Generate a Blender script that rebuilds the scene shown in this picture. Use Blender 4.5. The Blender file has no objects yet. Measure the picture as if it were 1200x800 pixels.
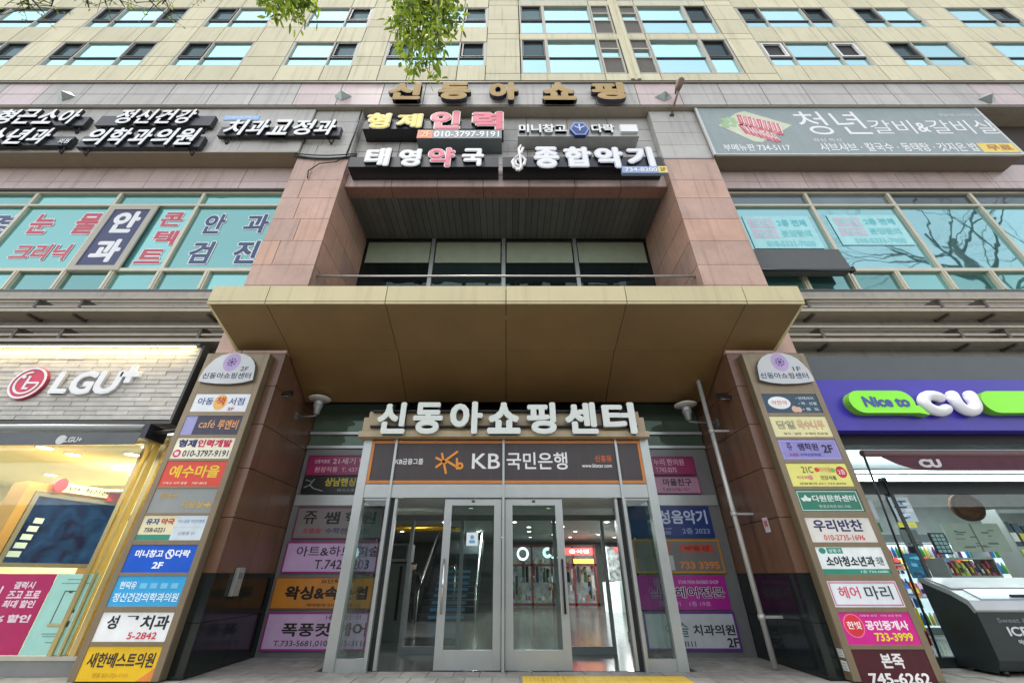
import bpy, math, random
from mathutils import Vector, Matrix
from mathutils.geometry import tessellate_polygon
random.seed(7)
R = math.radians
SC = bpy.context.scene
COL = SC.collection
# ------------------------------------------------------------------ camera, sky, sun, exposure
F, PITCH, CX, CY, CAMH = 465.0, R(30.5), 593.0, 400.0, 1.3
cam = bpy.data.objects.new('camera', bpy.data.cameras.new('camera'))
COL.objects.link(cam)
cam.location = (0, 0, CAMH)
cam.rotation_euler = (R(90) + PITCH, 0, 0)
cam.data.sensor_width = 36
cam.data.lens = F / 1200 * 36
cam.data.shift_x = 7 / 1200
cam.data.clip_start = 0.05
cam.data.clip_end = 3000
SC.camera = cam
SUN_EL, SUN_AZ = 77, -62            # azimuth measured from behind the camera, negative = left
w = bpy.data.worlds.new('World'); SC.world = w; w.use_nodes = True
nt = w.node_tree
bg = nt.nodes['Background']; bg.inputs[1].default_value = 0.15
sky = nt.nodes.new('ShaderNodeTexSky'); sky.sky_type = 'NISHITA'; sky.sun_disc = False
sky.sun_elevation = R(SUN_EL); sky.sun_rotation = R(180 - SUN_AZ)
sky.dust_density = 0.4; sky.air_density = 1.0; sky.ozone_density = 1.0; sky.altitude = 0
oc = nt.nodes.new('ShaderNodeHueSaturation'); oc.inputs['Saturation'].default_value = 0.25   # overcast: a paler sky
nt.links.new(sky.outputs[0], oc.inputs['Color']); nt.links.new(oc.outputs[0], bg.inputs[0])
sl = bpy.data.lights.new('sun', 'SUN'); sl.energy = 1.5; sl.angle = R(16); sl.color = (1, .965, .9)
so = bpy.data.objects.new('sun', sl); COL.objects.link(so)
so.rotation_euler = (R(90 - SUN_EL), 0, R(SUN_AZ)); so.location = (-20, -40, 60)
SC.view_settings.view_transform = 'Standard'; SC.view_settings.look = 'None'
SC.view_settings.exposure = 1.3; SC.view_settings.gamma = 1
SC.view_settings.use_curve_mapping = False
SC.render.engine = 'CYCLES'
SC.cycles.use_denoising = True
SC.cycles.max_bounces = 8; SC.cycles.transparent_max_bounces = 12

# ------------------------------------------------------------------ measuring helpers
CP, SP = math.cos(PITCH), math.sin(PITCH)
def Zp(py, Y):
    v = (CY - py) / F
    return CAMH + Y * (SP + v * CP) / (CP - v * SP)
def Xp(px, py, Y):
    v = (CY - py) / F
    return (px - CX) / F * Y / (CP - v * SP)
def rect(px0, px1, pt, pb, Y, ref=None):
    r = (pt + pb) / 2 if ref is None else ref
    return Xp(px0, r, Y), Xp(px1, r, Y), Zp(pb, Y), Zp(pt, Y)

# ------------------------------------------------------------------ materials
MATS = {}
def srgb(h):
    if isinstance(h, str):
        c = [int(h[i:i+2], 16) / 255 for i in (0, 2, 4)]
    else: c = h
    return tuple((x / 12.92 if x <= .04045 else ((x + .055) / 1.055) ** 2.4) for x in c)
def mat(name, col, rough=.5, metal=0.0, var=.08, scale=3.0, island=0.0, bump=0.0, bscale=60, streak=0.0,
        streakcol=(.08, .07, .06), emit=None, estr=0, spec=.5, coat=0):
    if name in MATS: return MATS[name]
    m = bpy.data.materials.new(name); m.use_nodes = True; MATS[name] = m
    n = m.node_tree.nodes; L = m.node_tree.links
    b = n['Principled BSDF']
    b.inputs['Roughness'].default_value = rough
    b.inputs['Metallic'].default_value = metal
    b.inputs['Specular IOR Level'].default_value = spec
    b.inputs['Coat Weight'].default_value = coat
    base = n.new('ShaderNodeRGB'); base.outputs[0].default_value = (*col, 1)
    out = base.outputs[0]
    tc = n.new('ShaderNodeTexCoord')
    hsv = n.new('ShaderNodeHueSaturation'); L.new(out, hsv.inputs['Color'])
    nz = n.new('ShaderNodeTexNoise'); nz.inputs['Scale'].default_value = scale; nz.inputs['Detail'].default_value = 6
    L.new(tc.outputs['Object'], nz.inputs['Vector'])
    mr = n.new('ShaderNodeMapRange'); mr.inputs[1].default_value = .25; mr.inputs[2].default_value = .75
    mr.inputs[3].default_value = 1 - var; mr.inputs[4].default_value = 1 + var
    L.new(nz.outputs[0], mr.inputs[0])
    val = mr.outputs[0]
    if island:
        g = n.new('ShaderNodeNewGeometry')
        m2 = n.new('ShaderNodeMapRange'); m2.inputs[3].default_value = 1 - island; m2.inputs[4].default_value = 1 + island
        L.new(g.outputs['Random Per Island'], m2.inputs[0])
        mu = n.new('ShaderNodeMath'); mu.operation = 'MULTIPLY'
        L.new(val, mu.inputs[0]); L.new(m2.outputs[0], mu.inputs[1]); val = mu.outputs[0]
    L.new(val, hsv.inputs['Value']); out = hsv.outputs[0]
    if streak:
        mp = n.new('ShaderNodeMapping'); mp.inputs['Scale'].default_value = (5, 5, .25)
        L.new(tc.outputs['Object'], mp.inputs['Vector'])
        n2 = n.new('ShaderNodeTexNoise'); n2.inputs['Scale'].default_value = 1.6; n2.inputs['Detail'].default_value = 5
        L.new(mp.outputs[0], n2.inputs['Vector'])
        m3 = n.new('ShaderNodeMapRange'); m3.inputs[1].default_value = .52; m3.inputs[2].default_value = .75
        m3.inputs[3].default_value = 0; m3.inputs[4].default_value = streak
        L.new(n2.outputs[0], m3.inputs[0])
        mx = n.new('ShaderNodeMixRGB'); mx.inputs[2].default_value = (*streakcol, 1)
        L.new(m3.outputs[0], mx.inputs[0]); L.new(out, mx.inputs[1]); out = mx.outputs[0]
    L.new(out, b.inputs['Base Color'])
    if bump:
        bn = n.new('ShaderNodeTexNoise'); bn.inputs['Scale'].default_value = bscale; bn.inputs['Detail'].default_value = 3
        L.new(tc.outputs['Object'], bn.inputs['Vector'])
        bp = n.new('ShaderNodeBump'); bp.inputs['Strength'].default_value = bump; bp.inputs['Distance'].default_value = .02
        L.new(bn.outputs[0], bp.inputs['Height']); L.new(bp.outputs[0], b.inputs['Normal'])
    if emit is not None:
        b.inputs['Emission Color'].default_value = (*emit, 1); b.inputs['Emission Strength'].default_value = estr
    return m
def C(h, rough=.45, emit=0):
    k = 'paint_%s_%s_%s' % (h, rough, emit)
    c = srgb(h)
    return mat(k, c, rough, var=.09, scale=3.5, streak=.10, streakcol=(.16, .15, .13), emit=c if emit else None, estr=emit)
def stone(name, col, dark, speck=.35, rough=.3, island=.07, blot=.1, spec=.5, warm=None):
    m = bpy.data.materials.new(name); m.use_nodes = True; MATS[name] = m
    n = m.node_tree.nodes; L = m.node_tree.links; b = n['Principled BSDF']
    tc = n.new('ShaderNodeTexCoord')
    a = n.new('ShaderNodeTexNoise'); a.inputs['Scale'].default_value = 70; a.inputs['Detail'].default_value = 4
    L.new(tc.outputs['Object'], a.inputs['Vector'])
    r = n.new('ShaderNodeMapRange'); r.inputs[1].default_value = .4; r.inputs[2].default_value = .66; r.inputs[4].default_value = speck
    L.new(a.outputs[0], r.inputs[0])
    mx = n.new('ShaderNodeMixRGB'); mx.inputs[1].default_value = (*col, 1); mx.inputs[2].default_value = (*dark, 1)
    L.new(r.outputs[0], mx.inputs[0]); out = mx.outputs[0]
    n2 = n.new('ShaderNodeTexNoise'); n2.inputs['Scale'].default_value = 1.1; n2.inputs['Detail'].default_value = 7
    n2.inputs['Roughness'].default_value = .65
    L.new(tc.outputs['Object'], n2.inputs['Vector'])
    if warm:
        g0 = n.new('ShaderNodeNewGeometry')
        pw = n.new('ShaderNodeMapRange'); pw.inputs[1].default_value = .5; pw.inputs[2].default_value = 1; pw.inputs[4].default_value = .7
        L.new(g0.outputs['Random Per Island'], pw.inputs[0])
        mw = n.new('ShaderNodeMixRGB'); mw.inputs[2].default_value = (*warm, 1)
        L.new(pw.outputs[0], mw.inputs[0]); L.new(out, mw.inputs[1]); out = mw.outputs[0]
    m1 = n.new('ShaderNodeMapRange'); m1.inputs[1].default_value = .25; m1.inputs[2].default_value = .75
    m1.inputs[3].default_value = 1 - blot; m1.inputs[4].default_value = 1 + blot
    L.new(n2.outputs[0], m1.inputs[0])
    g = n.new('ShaderNodeNewGeometry')
    m2 = n.new('ShaderNodeMapRange'); m2.inputs[3].default_value = 1 - island; m2.inputs[4].default_value = 1 + island
    L.new(g.outputs['Random Per Island'], m2.inputs[0])
    mu = n.new('ShaderNodeMath'); mu.operation = 'MULTIPLY'; L.new(m1.outputs[0], mu.inputs[0]); L.new(m2.outputs[0], mu.inputs[1])
    h = n.new('ShaderNodeHueSaturation'); L.new(out, h.inputs['Color']); L.new(mu.outputs[0], h.inputs['Value'])
    # rain streaks
    mp = n.new('ShaderNodeMapping'); mp.inputs['Scale'].default_value = (4, 4, .2)
    L.new(tc.outputs['Object'], mp.inputs['Vector'])
    n3 = n.new('ShaderNodeTexNoise'); n3.inputs['Scale'].default_value = 2; n3.inputs['Detail'].default_value = 5
    L.new(mp.outputs[0], n3.inputs['Vector'])
    m3 = n.new('ShaderNodeMapRange'); m3.inputs[1].default_value = .53; m3.inputs[2].default_value = .8; m3.inputs[4].default_value = .45
    L.new(n3.outputs[0], m3.inputs[0])
    ms = n.new('ShaderNodeMixRGB'); ms.inputs[2].default_value = (*[c * .45 for c in dark], 1)
    L.new(m3.outputs[0], ms.inputs[0]); L.new(h.outputs[0], ms.inputs[1])
    L.new(ms.outputs[0], b.inputs['Base Color'])
    b.inputs['Roughness'].default_value = rough; b.inputs['Specular IOR Level'].default_value = spec
    return m
def coated_glass(name, tint, interior, refl=.75, rough=.025, wav=.02):
    """facade glass: a reflecting tinted coating over a dim interior"""
    m = bpy.data.materials.new(name); m.use_nodes = True; MATS[name] = m
    n = m.node_tree.nodes; L = m.node_tree.links
    n.remove(n['Principled BSDF'])
    d = n.new('ShaderNodeBsdfDiffuse')
    tc = n.new('ShaderNodeTexCoord')
    nz = n.new('ShaderNodeTexNoise'); nz.inputs['Scale'].default_value = .6; nz.inputs['Detail'].default_value = 3
    L.new(tc.outputs['Object'], nz.inputs['Vector'])
    g0 = n.new('ShaderNodeNewGeometry')
    mr = n.new('ShaderNodeMapRange'); mr.inputs[3].default_value = .65; mr.inputs[4].default_value = 1.35
    L.new(nz.outputs[0], mr.inputs[0])
    oj = n.new('ShaderNodeObjectInfo'); mj = n.new('ShaderNodeMapRange'); mj.inputs[3].default_value = .35; mj.inputs[4].default_value = 1.9
    L.new(oj.outputs['Random'], mj.inputs[0]); mk = n.new('ShaderNodeMath'); mk.operation = 'MULTIPLY'; L.new(mr.outputs[0], mk.inputs[0]); L.new(mj.outputs[0], mk.inputs[1]); mr = mk
    h = n.new('ShaderNodeHueSaturation'); h.inputs['Color'].default_value = (*interior, 1)
    L.new(mr.outputs[0], h.inputs['Value']); L.new(h.outputs[0], d.inputs[0])
    g = n.new('ShaderNodeBsdfGlossy'); g.inputs[0].default_value = (*tint, 1); g.inputs[1].default_value = rough
    bn = n.new('ShaderNodeTexNoise'); bn.inputs['Scale'].default_value = .9
    L.new(tc.outputs['Object'], bn.inputs['Vector'])
    bp = n.new('ShaderNodeBump'); bp.inputs['Strength'].default_value = wav; bp.inputs['Distance'].default_value = .5
    L.new(bn.outputs[0], bp.inputs['Height']); L.new(bp.outputs[0], g.inputs['Normal'])
    mx = n.new('ShaderNodeMixShader')
    oi = n.new('ShaderNodeObjectInfo'); mo = n.new('ShaderNodeMapRange'); mo.inputs[3].default_value = refl - .14; mo.inputs[4].default_value = min(1, refl + .06)
    L.new(oi.outputs['Random'], mo.inputs[0]); L.new(mo.outputs[0], mx.inputs[0])
    L.new(d.outputs[0], mx.inputs[1]); L.new(g.outputs[0], mx.inputs[2]); L.new(mx.outputs[0], n['Material Output'].inputs[0])
    return m
def clear_glass(name, tint=(.86, .93, .9), boost=1.0):
    m = bpy.data.materials.new(name); m.use_nodes = True; MATS[name] = m
    n = m.node_tree.nodes; L = m.node_tree.links
    n.remove(n['Principled BSDF'])
    t = n.new('ShaderNodeBsdfTransparent'); t.inputs[0].default_value = (*tint, 1)
    g = n.new('ShaderNodeBsdfGlossy'); g.inputs[1].default_value = .01; g.inputs[0].default_value = (.95, 1, .98, 1)
    f = n.new('ShaderNodeFresnel'); f.inputs[0].default_value = 1.5
    mu = n.new('ShaderNodeMath'); mu.operation = 'MULTIPLY'; mu.inputs[1].default_value = boost; mu.use_clamp = True
    L.new(f.outputs[0], mu.inputs[0])
    bk = n.new('ShaderNodeNewGeometry'); iv_ = n.new('ShaderNodeMath'); iv_.operation = 'SUBTRACT'; iv_.inputs[0].default_value = 1
    L.new(bk.outputs['Backfacing'], iv_.inputs[1]); m3 = n.new('ShaderNodeMath'); m3.operation = 'MULTIPLY'
    L.new(mu.outputs[0], m3.inputs[0]); L.new(iv_.outputs[0], m3.inputs[1])
    mx = n.new('ShaderNodeMixShader'); L.new(m3.outputs[0], mx.inputs[0]); L.new(t.outputs[0], mx.inputs[1]); L.new(g.outputs[0], mx.inputs[2])
    L.new(mx.outputs[0], n['Material Output'].inputs[0])
    return m
def emitter(name, col, s):
    if name in MATS: return MATS[name]
    return mat(name, col, .6, var=0, emit=col, estr=s)

yellow_clad = mat('tower_panel', (.65, .605, .43), .85, spec=.12, var=.05, scale=1.4, island=.075, streak=.4, streakcol=(.30, .27, .18))
clad_back = mat('panel_joint', (.10, .095, .07), .8)
pink_stone = stone('pink_granite', (.55, .365, .285), (.30, .17, .125), .65, .34, .08, .2, .5, warm=(.54, .30, .20))
pink_pale = stone('pale_pink_granite', (.60, .48, .45), (.33, .24, .22), .5, .3, .05, .1)
grey_stone = stone('grey_granite', (.52, .50, .465), (.29, .275, .25), .5, .6, .06, .12, .3)
brown_stone = stone('brown_granite', (.17, .088, .050), (.09, .042, .027), .6, .3, .1, .2)
black_stone = stone('black_granite', (.010, .015, .014), (.004, .006, .006), .5, .12, .1, .3, .5)
joint = mat('stone_joint', (.07, .055, .045), .9)
alu_beige = mat('beige_aluminium', (.56, .52, .40), .42, .25, var=.06)
alu_frame = mat('window_aluminium', (.46, .44, .37), .65, 0, var=.05, spec=.25)
dark_gasket = mat('dark_frame', (.05, .05, .05), .5)
white_frame = mat('white_frame', (.75, .75, .73), .4)
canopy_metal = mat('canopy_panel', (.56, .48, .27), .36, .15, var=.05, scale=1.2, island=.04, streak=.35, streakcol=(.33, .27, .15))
soffit_shaded_metal = mat('soffit_panel', (.165, .098, .034), .42, .2, var=.14, scale=1, island=.03)  # beige like the fascia, darkened in colour for the shade under the canopy
louvre_metal = mat('louvre_metal', (.36, .315, .245), .5, .1, var=.08, streak=.3, streakcol=(.15, .13, .1))
louvre_wall = mat('render_wall', (.36, .33, .28), .7, var=.1, streak=.3)
steel = mat('brushed_steel', (.42, .44, .42), .34, .55, var=.06)
steel_dark = mat('dull_steel', (.40, .41, .40), .4, .6, var=.08)
black_box = mat('black_powder_coat', (.014, .014, .018), .35)
grey_metal = mat('grey_metal', (.17, .18, .18), .45, .2)
slat_mat = mat('slat_ceiling', (.16, .165, .16), .5, .2, island=.15)
tower_glass = coated_glass('tower_glass', (.57, .89, .92), (.22, .28, .28), .84)
case_glass = coated_glass('casement_glass', (.16, .22, .23), (.10, .13, .13), .5)
podium_glass = coated_glass('podium_glass', (.29, .53, .50), (.10, .25, .24), .62, wav=.015)
podium_glass_bright = coated_glass('podium_glass_bright', (.37, .61, .62), (.12, .27, .28), .72, wav=.015)
podium_spandrel = coated_glass('podium_spandrel_glass', (.22, .27, .29), (.16, .19, .20), .5)
dim_glass = coated_glass('dim_glass', (.10, .13, .12), (.02, .03, .03), .5)
blind_mat = mat('roller_blind', (.27, .31, .22), .8)
grille_mat = mat('grille', (.20, .185, .155), .6)
shop_glass = clear_glass('shop_glass', (.90, .95, .93), 1.0)
door_glass = clear_glass('door_glass', (.80, .88, .85), 1.5)
white_paint = mat('white_letter', (.80, .80, .79), .35, var=.02)
gold_letter = mat('gold_letter', (.46, .33, .16), .8, 0, spec=.1, var=.12, scale=2)
navy_side = mat('navy_return', (.035, .03, .06), .4)
black_mat = mat('black', (.01, .01, .01), .6)

# ------------------------------------------------------------------ mesh builder
class MB:
    def __init__(s): s.v = []; s.f = []; s.m = []; s.sm = []
    def face(s, pts, m=0, smooth=False):
        i = len(s.v); s.v += [tuple(p) for p in pts]; s.f.append(tuple(range(i, i + len(pts)))); s.m.append(m); s.sm.append(smooth)
    def box(s, x0, x1, y0, y1, z0, z1, m=0):
        if x0 > x1: x0, x1 = x1, x0
        if y0 > y1: y0, y1 = y1, y0
        if z0 > z1: z0, z1 = z1, z0
        i = len(s.v)
        s.v += [(x0,y0,z0),(x1,y0,z0),(x1,y1,z0),(x0,y1,z0),(x0,y0,z1),(x1,y0,z1),(x1,y1,z1),(x0,y1,z1)]
        for q in ((3,2,1,0),(4,5,6,7),(0,1,5,4),(1,2,6,5),(2,3,7,6),(3,0,4,7)):
            s.f.append(tuple(i + k for k in q)); s.m.append(m); s.sm.append(False)
    def hexa(s, p, m=0):
        """eight corners: bottom four ccw, top four"""
        i = len(s.v); s.v += [tuple(q) for q in p]
        for q in ((3,2,1,0),(4,5,6,7),(0,1,5,4),(1,2,6,5),(2,3,7,6),(3,0,4,7)):
            s.f.append(tuple(i + k for k in q)); s.m.append(m); s.sm.append(False)
    def frame(s, x0, x1, z0, z1, y0, y1, t, m=0):
        s.box(x0, x1, y0, y1, z0, z0 + t, m); s.box(x0, x1, y0, y1, z1 - t, z1, m)
        s.box(x0, x0 + t, y0, y1, z0 + t, z1 - t, m); s.box(x1 - t, x1, y0, y1, z0 + t, z1 - t, m)
    def prism(s, poly, y0, y1, m=0, side=None):
        """polygon in x,z extruded from y0 (front) to y1"""
        side = m if side is None else side
        n = len(poly); i = len(s.v)
        a = sum(poly[k][0] * poly[(k+1) % n][1] - poly[(k+1) % n][0] * poly[k][1] for k in range(n))
        if a < 0: poly = poly[::-1]
        s.v += [(x, y0, z) for x, z in poly] + [(x, y1, z) for x, z in poly]
        s.f.append(tuple(range(i, i + n))); s.m.append(m); s.sm.append(False)
        s.f.append(tuple(range(i + 2 * n - 1, i + n - 1, -1))); s.m.append(side); s.sm.append(False)
        for k in range(n):
            j = (k + 1) % n
            s.f.append((i + k, i + n + k, i + n + j, i + j)); s.m.append(side); s.sm.append(False)
    def tube(s, pts, r, n=8, m=0, closed=False, cap=True):
        pts = [Vector(p) for p in pts]; N = len(pts); base = len(s.v)
        rs = r if isinstance(r, (list, tuple)) else [r] * N
        up = None
        for k in range(N):
            if closed: t = pts[(k + 1) % N] - pts[k - 1]
            else: t = pts[min(k + 1, N - 1)] - pts[max(k - 1, 0)]
            if t.length < 1e-9: t = Vector((0, 0, 1))
            t.normalize()
            if up is None:
                up = Vector((0, 0, 1)) if abs(t.z) < .9 else Vector((1, 0, 0))
            a = t.cross(up)
            if a.length < 1e-6: a = t.orthogonal()
            a.normalize(); b = a.cross(t).normalized(); up = b
            for q in range(n):
                an = 2 * math.pi * q / n
                s.v.append(tuple(pts[k] + (a * math.cos(an) + b * math.sin(an)) * rs[k]))
        for k in range(N if closed else N - 1):
            k2 = (k + 1) % N
            for q in range(n):
                q2 = (q + 1) % n
                s.f.append((base + k * n + q, base + k2 * n + q, base + k2 * n + q2, base + k * n + q2)); s.m.append(m); s.sm.append(True)
        if cap and not closed:
            s.f.append(tuple(base + q for q in range(n))); s.m.append(m); s.sm.append(False)
            s.f.append(tuple(base + (N - 1) * n + q for q in range(n - 1, -1, -1))); s.m.append(m); s.sm.append(False)
    def cyl(s, p0, p1, r0, r1=None, n=20, m=0):
        s.tube([p0, p1], [r0, r0 if r1 is None else r1], n, m)
    def lathe(s, c, prof, n=24, m=0):
        """profile of (r, z) about the vertical through c"""
        base = len(s.v)
        for r, z in prof:
            for q in range(n):
                a = 2 * math.pi * q / n; s.v.append((c[0] + r * math.cos(a), c[1] + r * math.sin(a), c[2] + z))
        for k in range(len(prof) - 1):
            for q in range(n):
                q2 = (q + 1) % n
                s.f.append((base + k*n + q, base + k*n + q2, base + (k+1)*n + q2, base + (k+1)*n + q)); s.m.append(m); s.sm.append(True)
    def disc(s, cx, cz, y0, y1, rx, rz=None, n=36, m=0, side=None):
        rz = rx if rz is None else rz
        s.prism([(cx + rx * math.cos(2*math.pi*k/n), cz + rz * math.sin(2*math.pi*k/n)) for k in range(n)], y0, y1, m, side)
    def ring(s, cx, cz, y0, y1, r0, r1, a0=0, a1=360, n=40, m=0, q=1.0):
        for k in range(n):
            a = R(a0 + (a1 - a0) * k / n); b = R(a0 + (a1 - a0) * (k + 1) / n)
            P = [(cx + r0*math.cos(a), cz + q*r0*math.sin(a)), (cx + r1*math.cos(a), cz + q*r1*math.sin(a)),
                 (cx + r1*math.cos(b), cz + q*r1*math.sin(b)), (cx + r0*math.cos(b), cz + q*r0*math.sin(b))]
            s.prism(P, y0, y1, m)
    def stroke(s, pts, wd, y0, y1, m=0):
        """flat stroke of constant width along x,z points"""
        for (a, b) in zip(pts[:-1], pts[1:]):
            dx, dz = b[0]-a[0], b[1]-a[1]; l = math.hypot(dx, dz) or 1
            nx, nz = -dz/l*wd/2, dx/l*wd/2; ex, ez = dx/l*wd*.3, dz/l*wd*.3
            s.prism([(a[0]+nx-ex,a[1]+nz-ez),(a[0]-nx-ex,a[1]-nz-ez),(b[0]-nx+ex,b[1]-nz+ez),(b[0]+nx+ex,b[1]+nz+ez)], y0, y1, m)
    def text(s, t, x0, x1, z0, z1, y0, depth=.003, bold=.02, m=0, side=None, shear=0, pad=None):
        """lettering in x,z; bold = stroke growth in ems, made of shifted copies each a hair behind the last"""
        tris, cons, (bx0, bx1, by0, by1) = text_geo(t)
        side = m if side is None else side
        r = bold; pr = bold if pad is None else pad
        kx = (x1 - x0) / (bx1 - bx0 + 2*pr); kz = (z1 - z0) / (by1 - by0 + 2*pr)
        ox = x0 + pr*kx; oz = z0 + pr*kz
        nd = 1 if r <= 0 else (5 if r < .022 else 9)
        for k in range(nd):
            if k == 0: dx = dz = 0
            else:
                an = 2*math.pi*(k - .5)/(nd - 1); dx = r*math.cos(an); dz = r*math.sin(an)
            y = y0 + k * min(.0004, depth*.1)
            def P(p, yy): return (ox + (p[0] - bx0 + dx)*kx + shear*(p[1] - by0)*kz, yy, oz + (p[1] - by0 + dz)*kz)
            for tv, tf in tris:
                i = len(s.v); s.v += [P(p, y) for p in tv]
                for f in tf: s.f.append(tuple(i + q for q in f)); s.m.append(m); s.sm.append(False)
            if depth > .008:
                for c in cons:
                    i = len(s.v); n = len(c); s.v += [P(p, y) for p in c] + [P(p, y0 + depth) for p in c]
                    for q in range(n):
                        j = (q + 1) % n; s.f.append((i+q, i+n+q, i+n+j, i+j)); s.m.append(side); s.sm.append(False)
    def build(s, name, mats, parent=None, loc=None, **props):
        me = bpy.data.meshes.new(name)
        if parent is not None: off = ROOT[parent.name]
        else: off = Vector(loc) if loc is not None else Vector((0, 0, 0))
        me.from_pydata([(x - off[0], y - off[1], z - off[2]) for x, y, z in s.v], [], s.f)
        if not isinstance(mats, (list, tuple)): mats = [mats]
        for mm in mats: me.materials.append(mm)
        me.polygons.foreach_set('material_index', s.m)
        me.polygons.foreach_set('use_smooth', s.sm)
        me.update()
        o = bpy.data.objects.new(name, me); COL.objects.link(o)
        if parent is not None: o.parent = parent; ROOT[o.name] = off
        else: o.location = off; ROOT[o.name] = off
        for k, v in props.items(): o[k] = v
        return o
ROOT = {}
TG = {}
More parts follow.
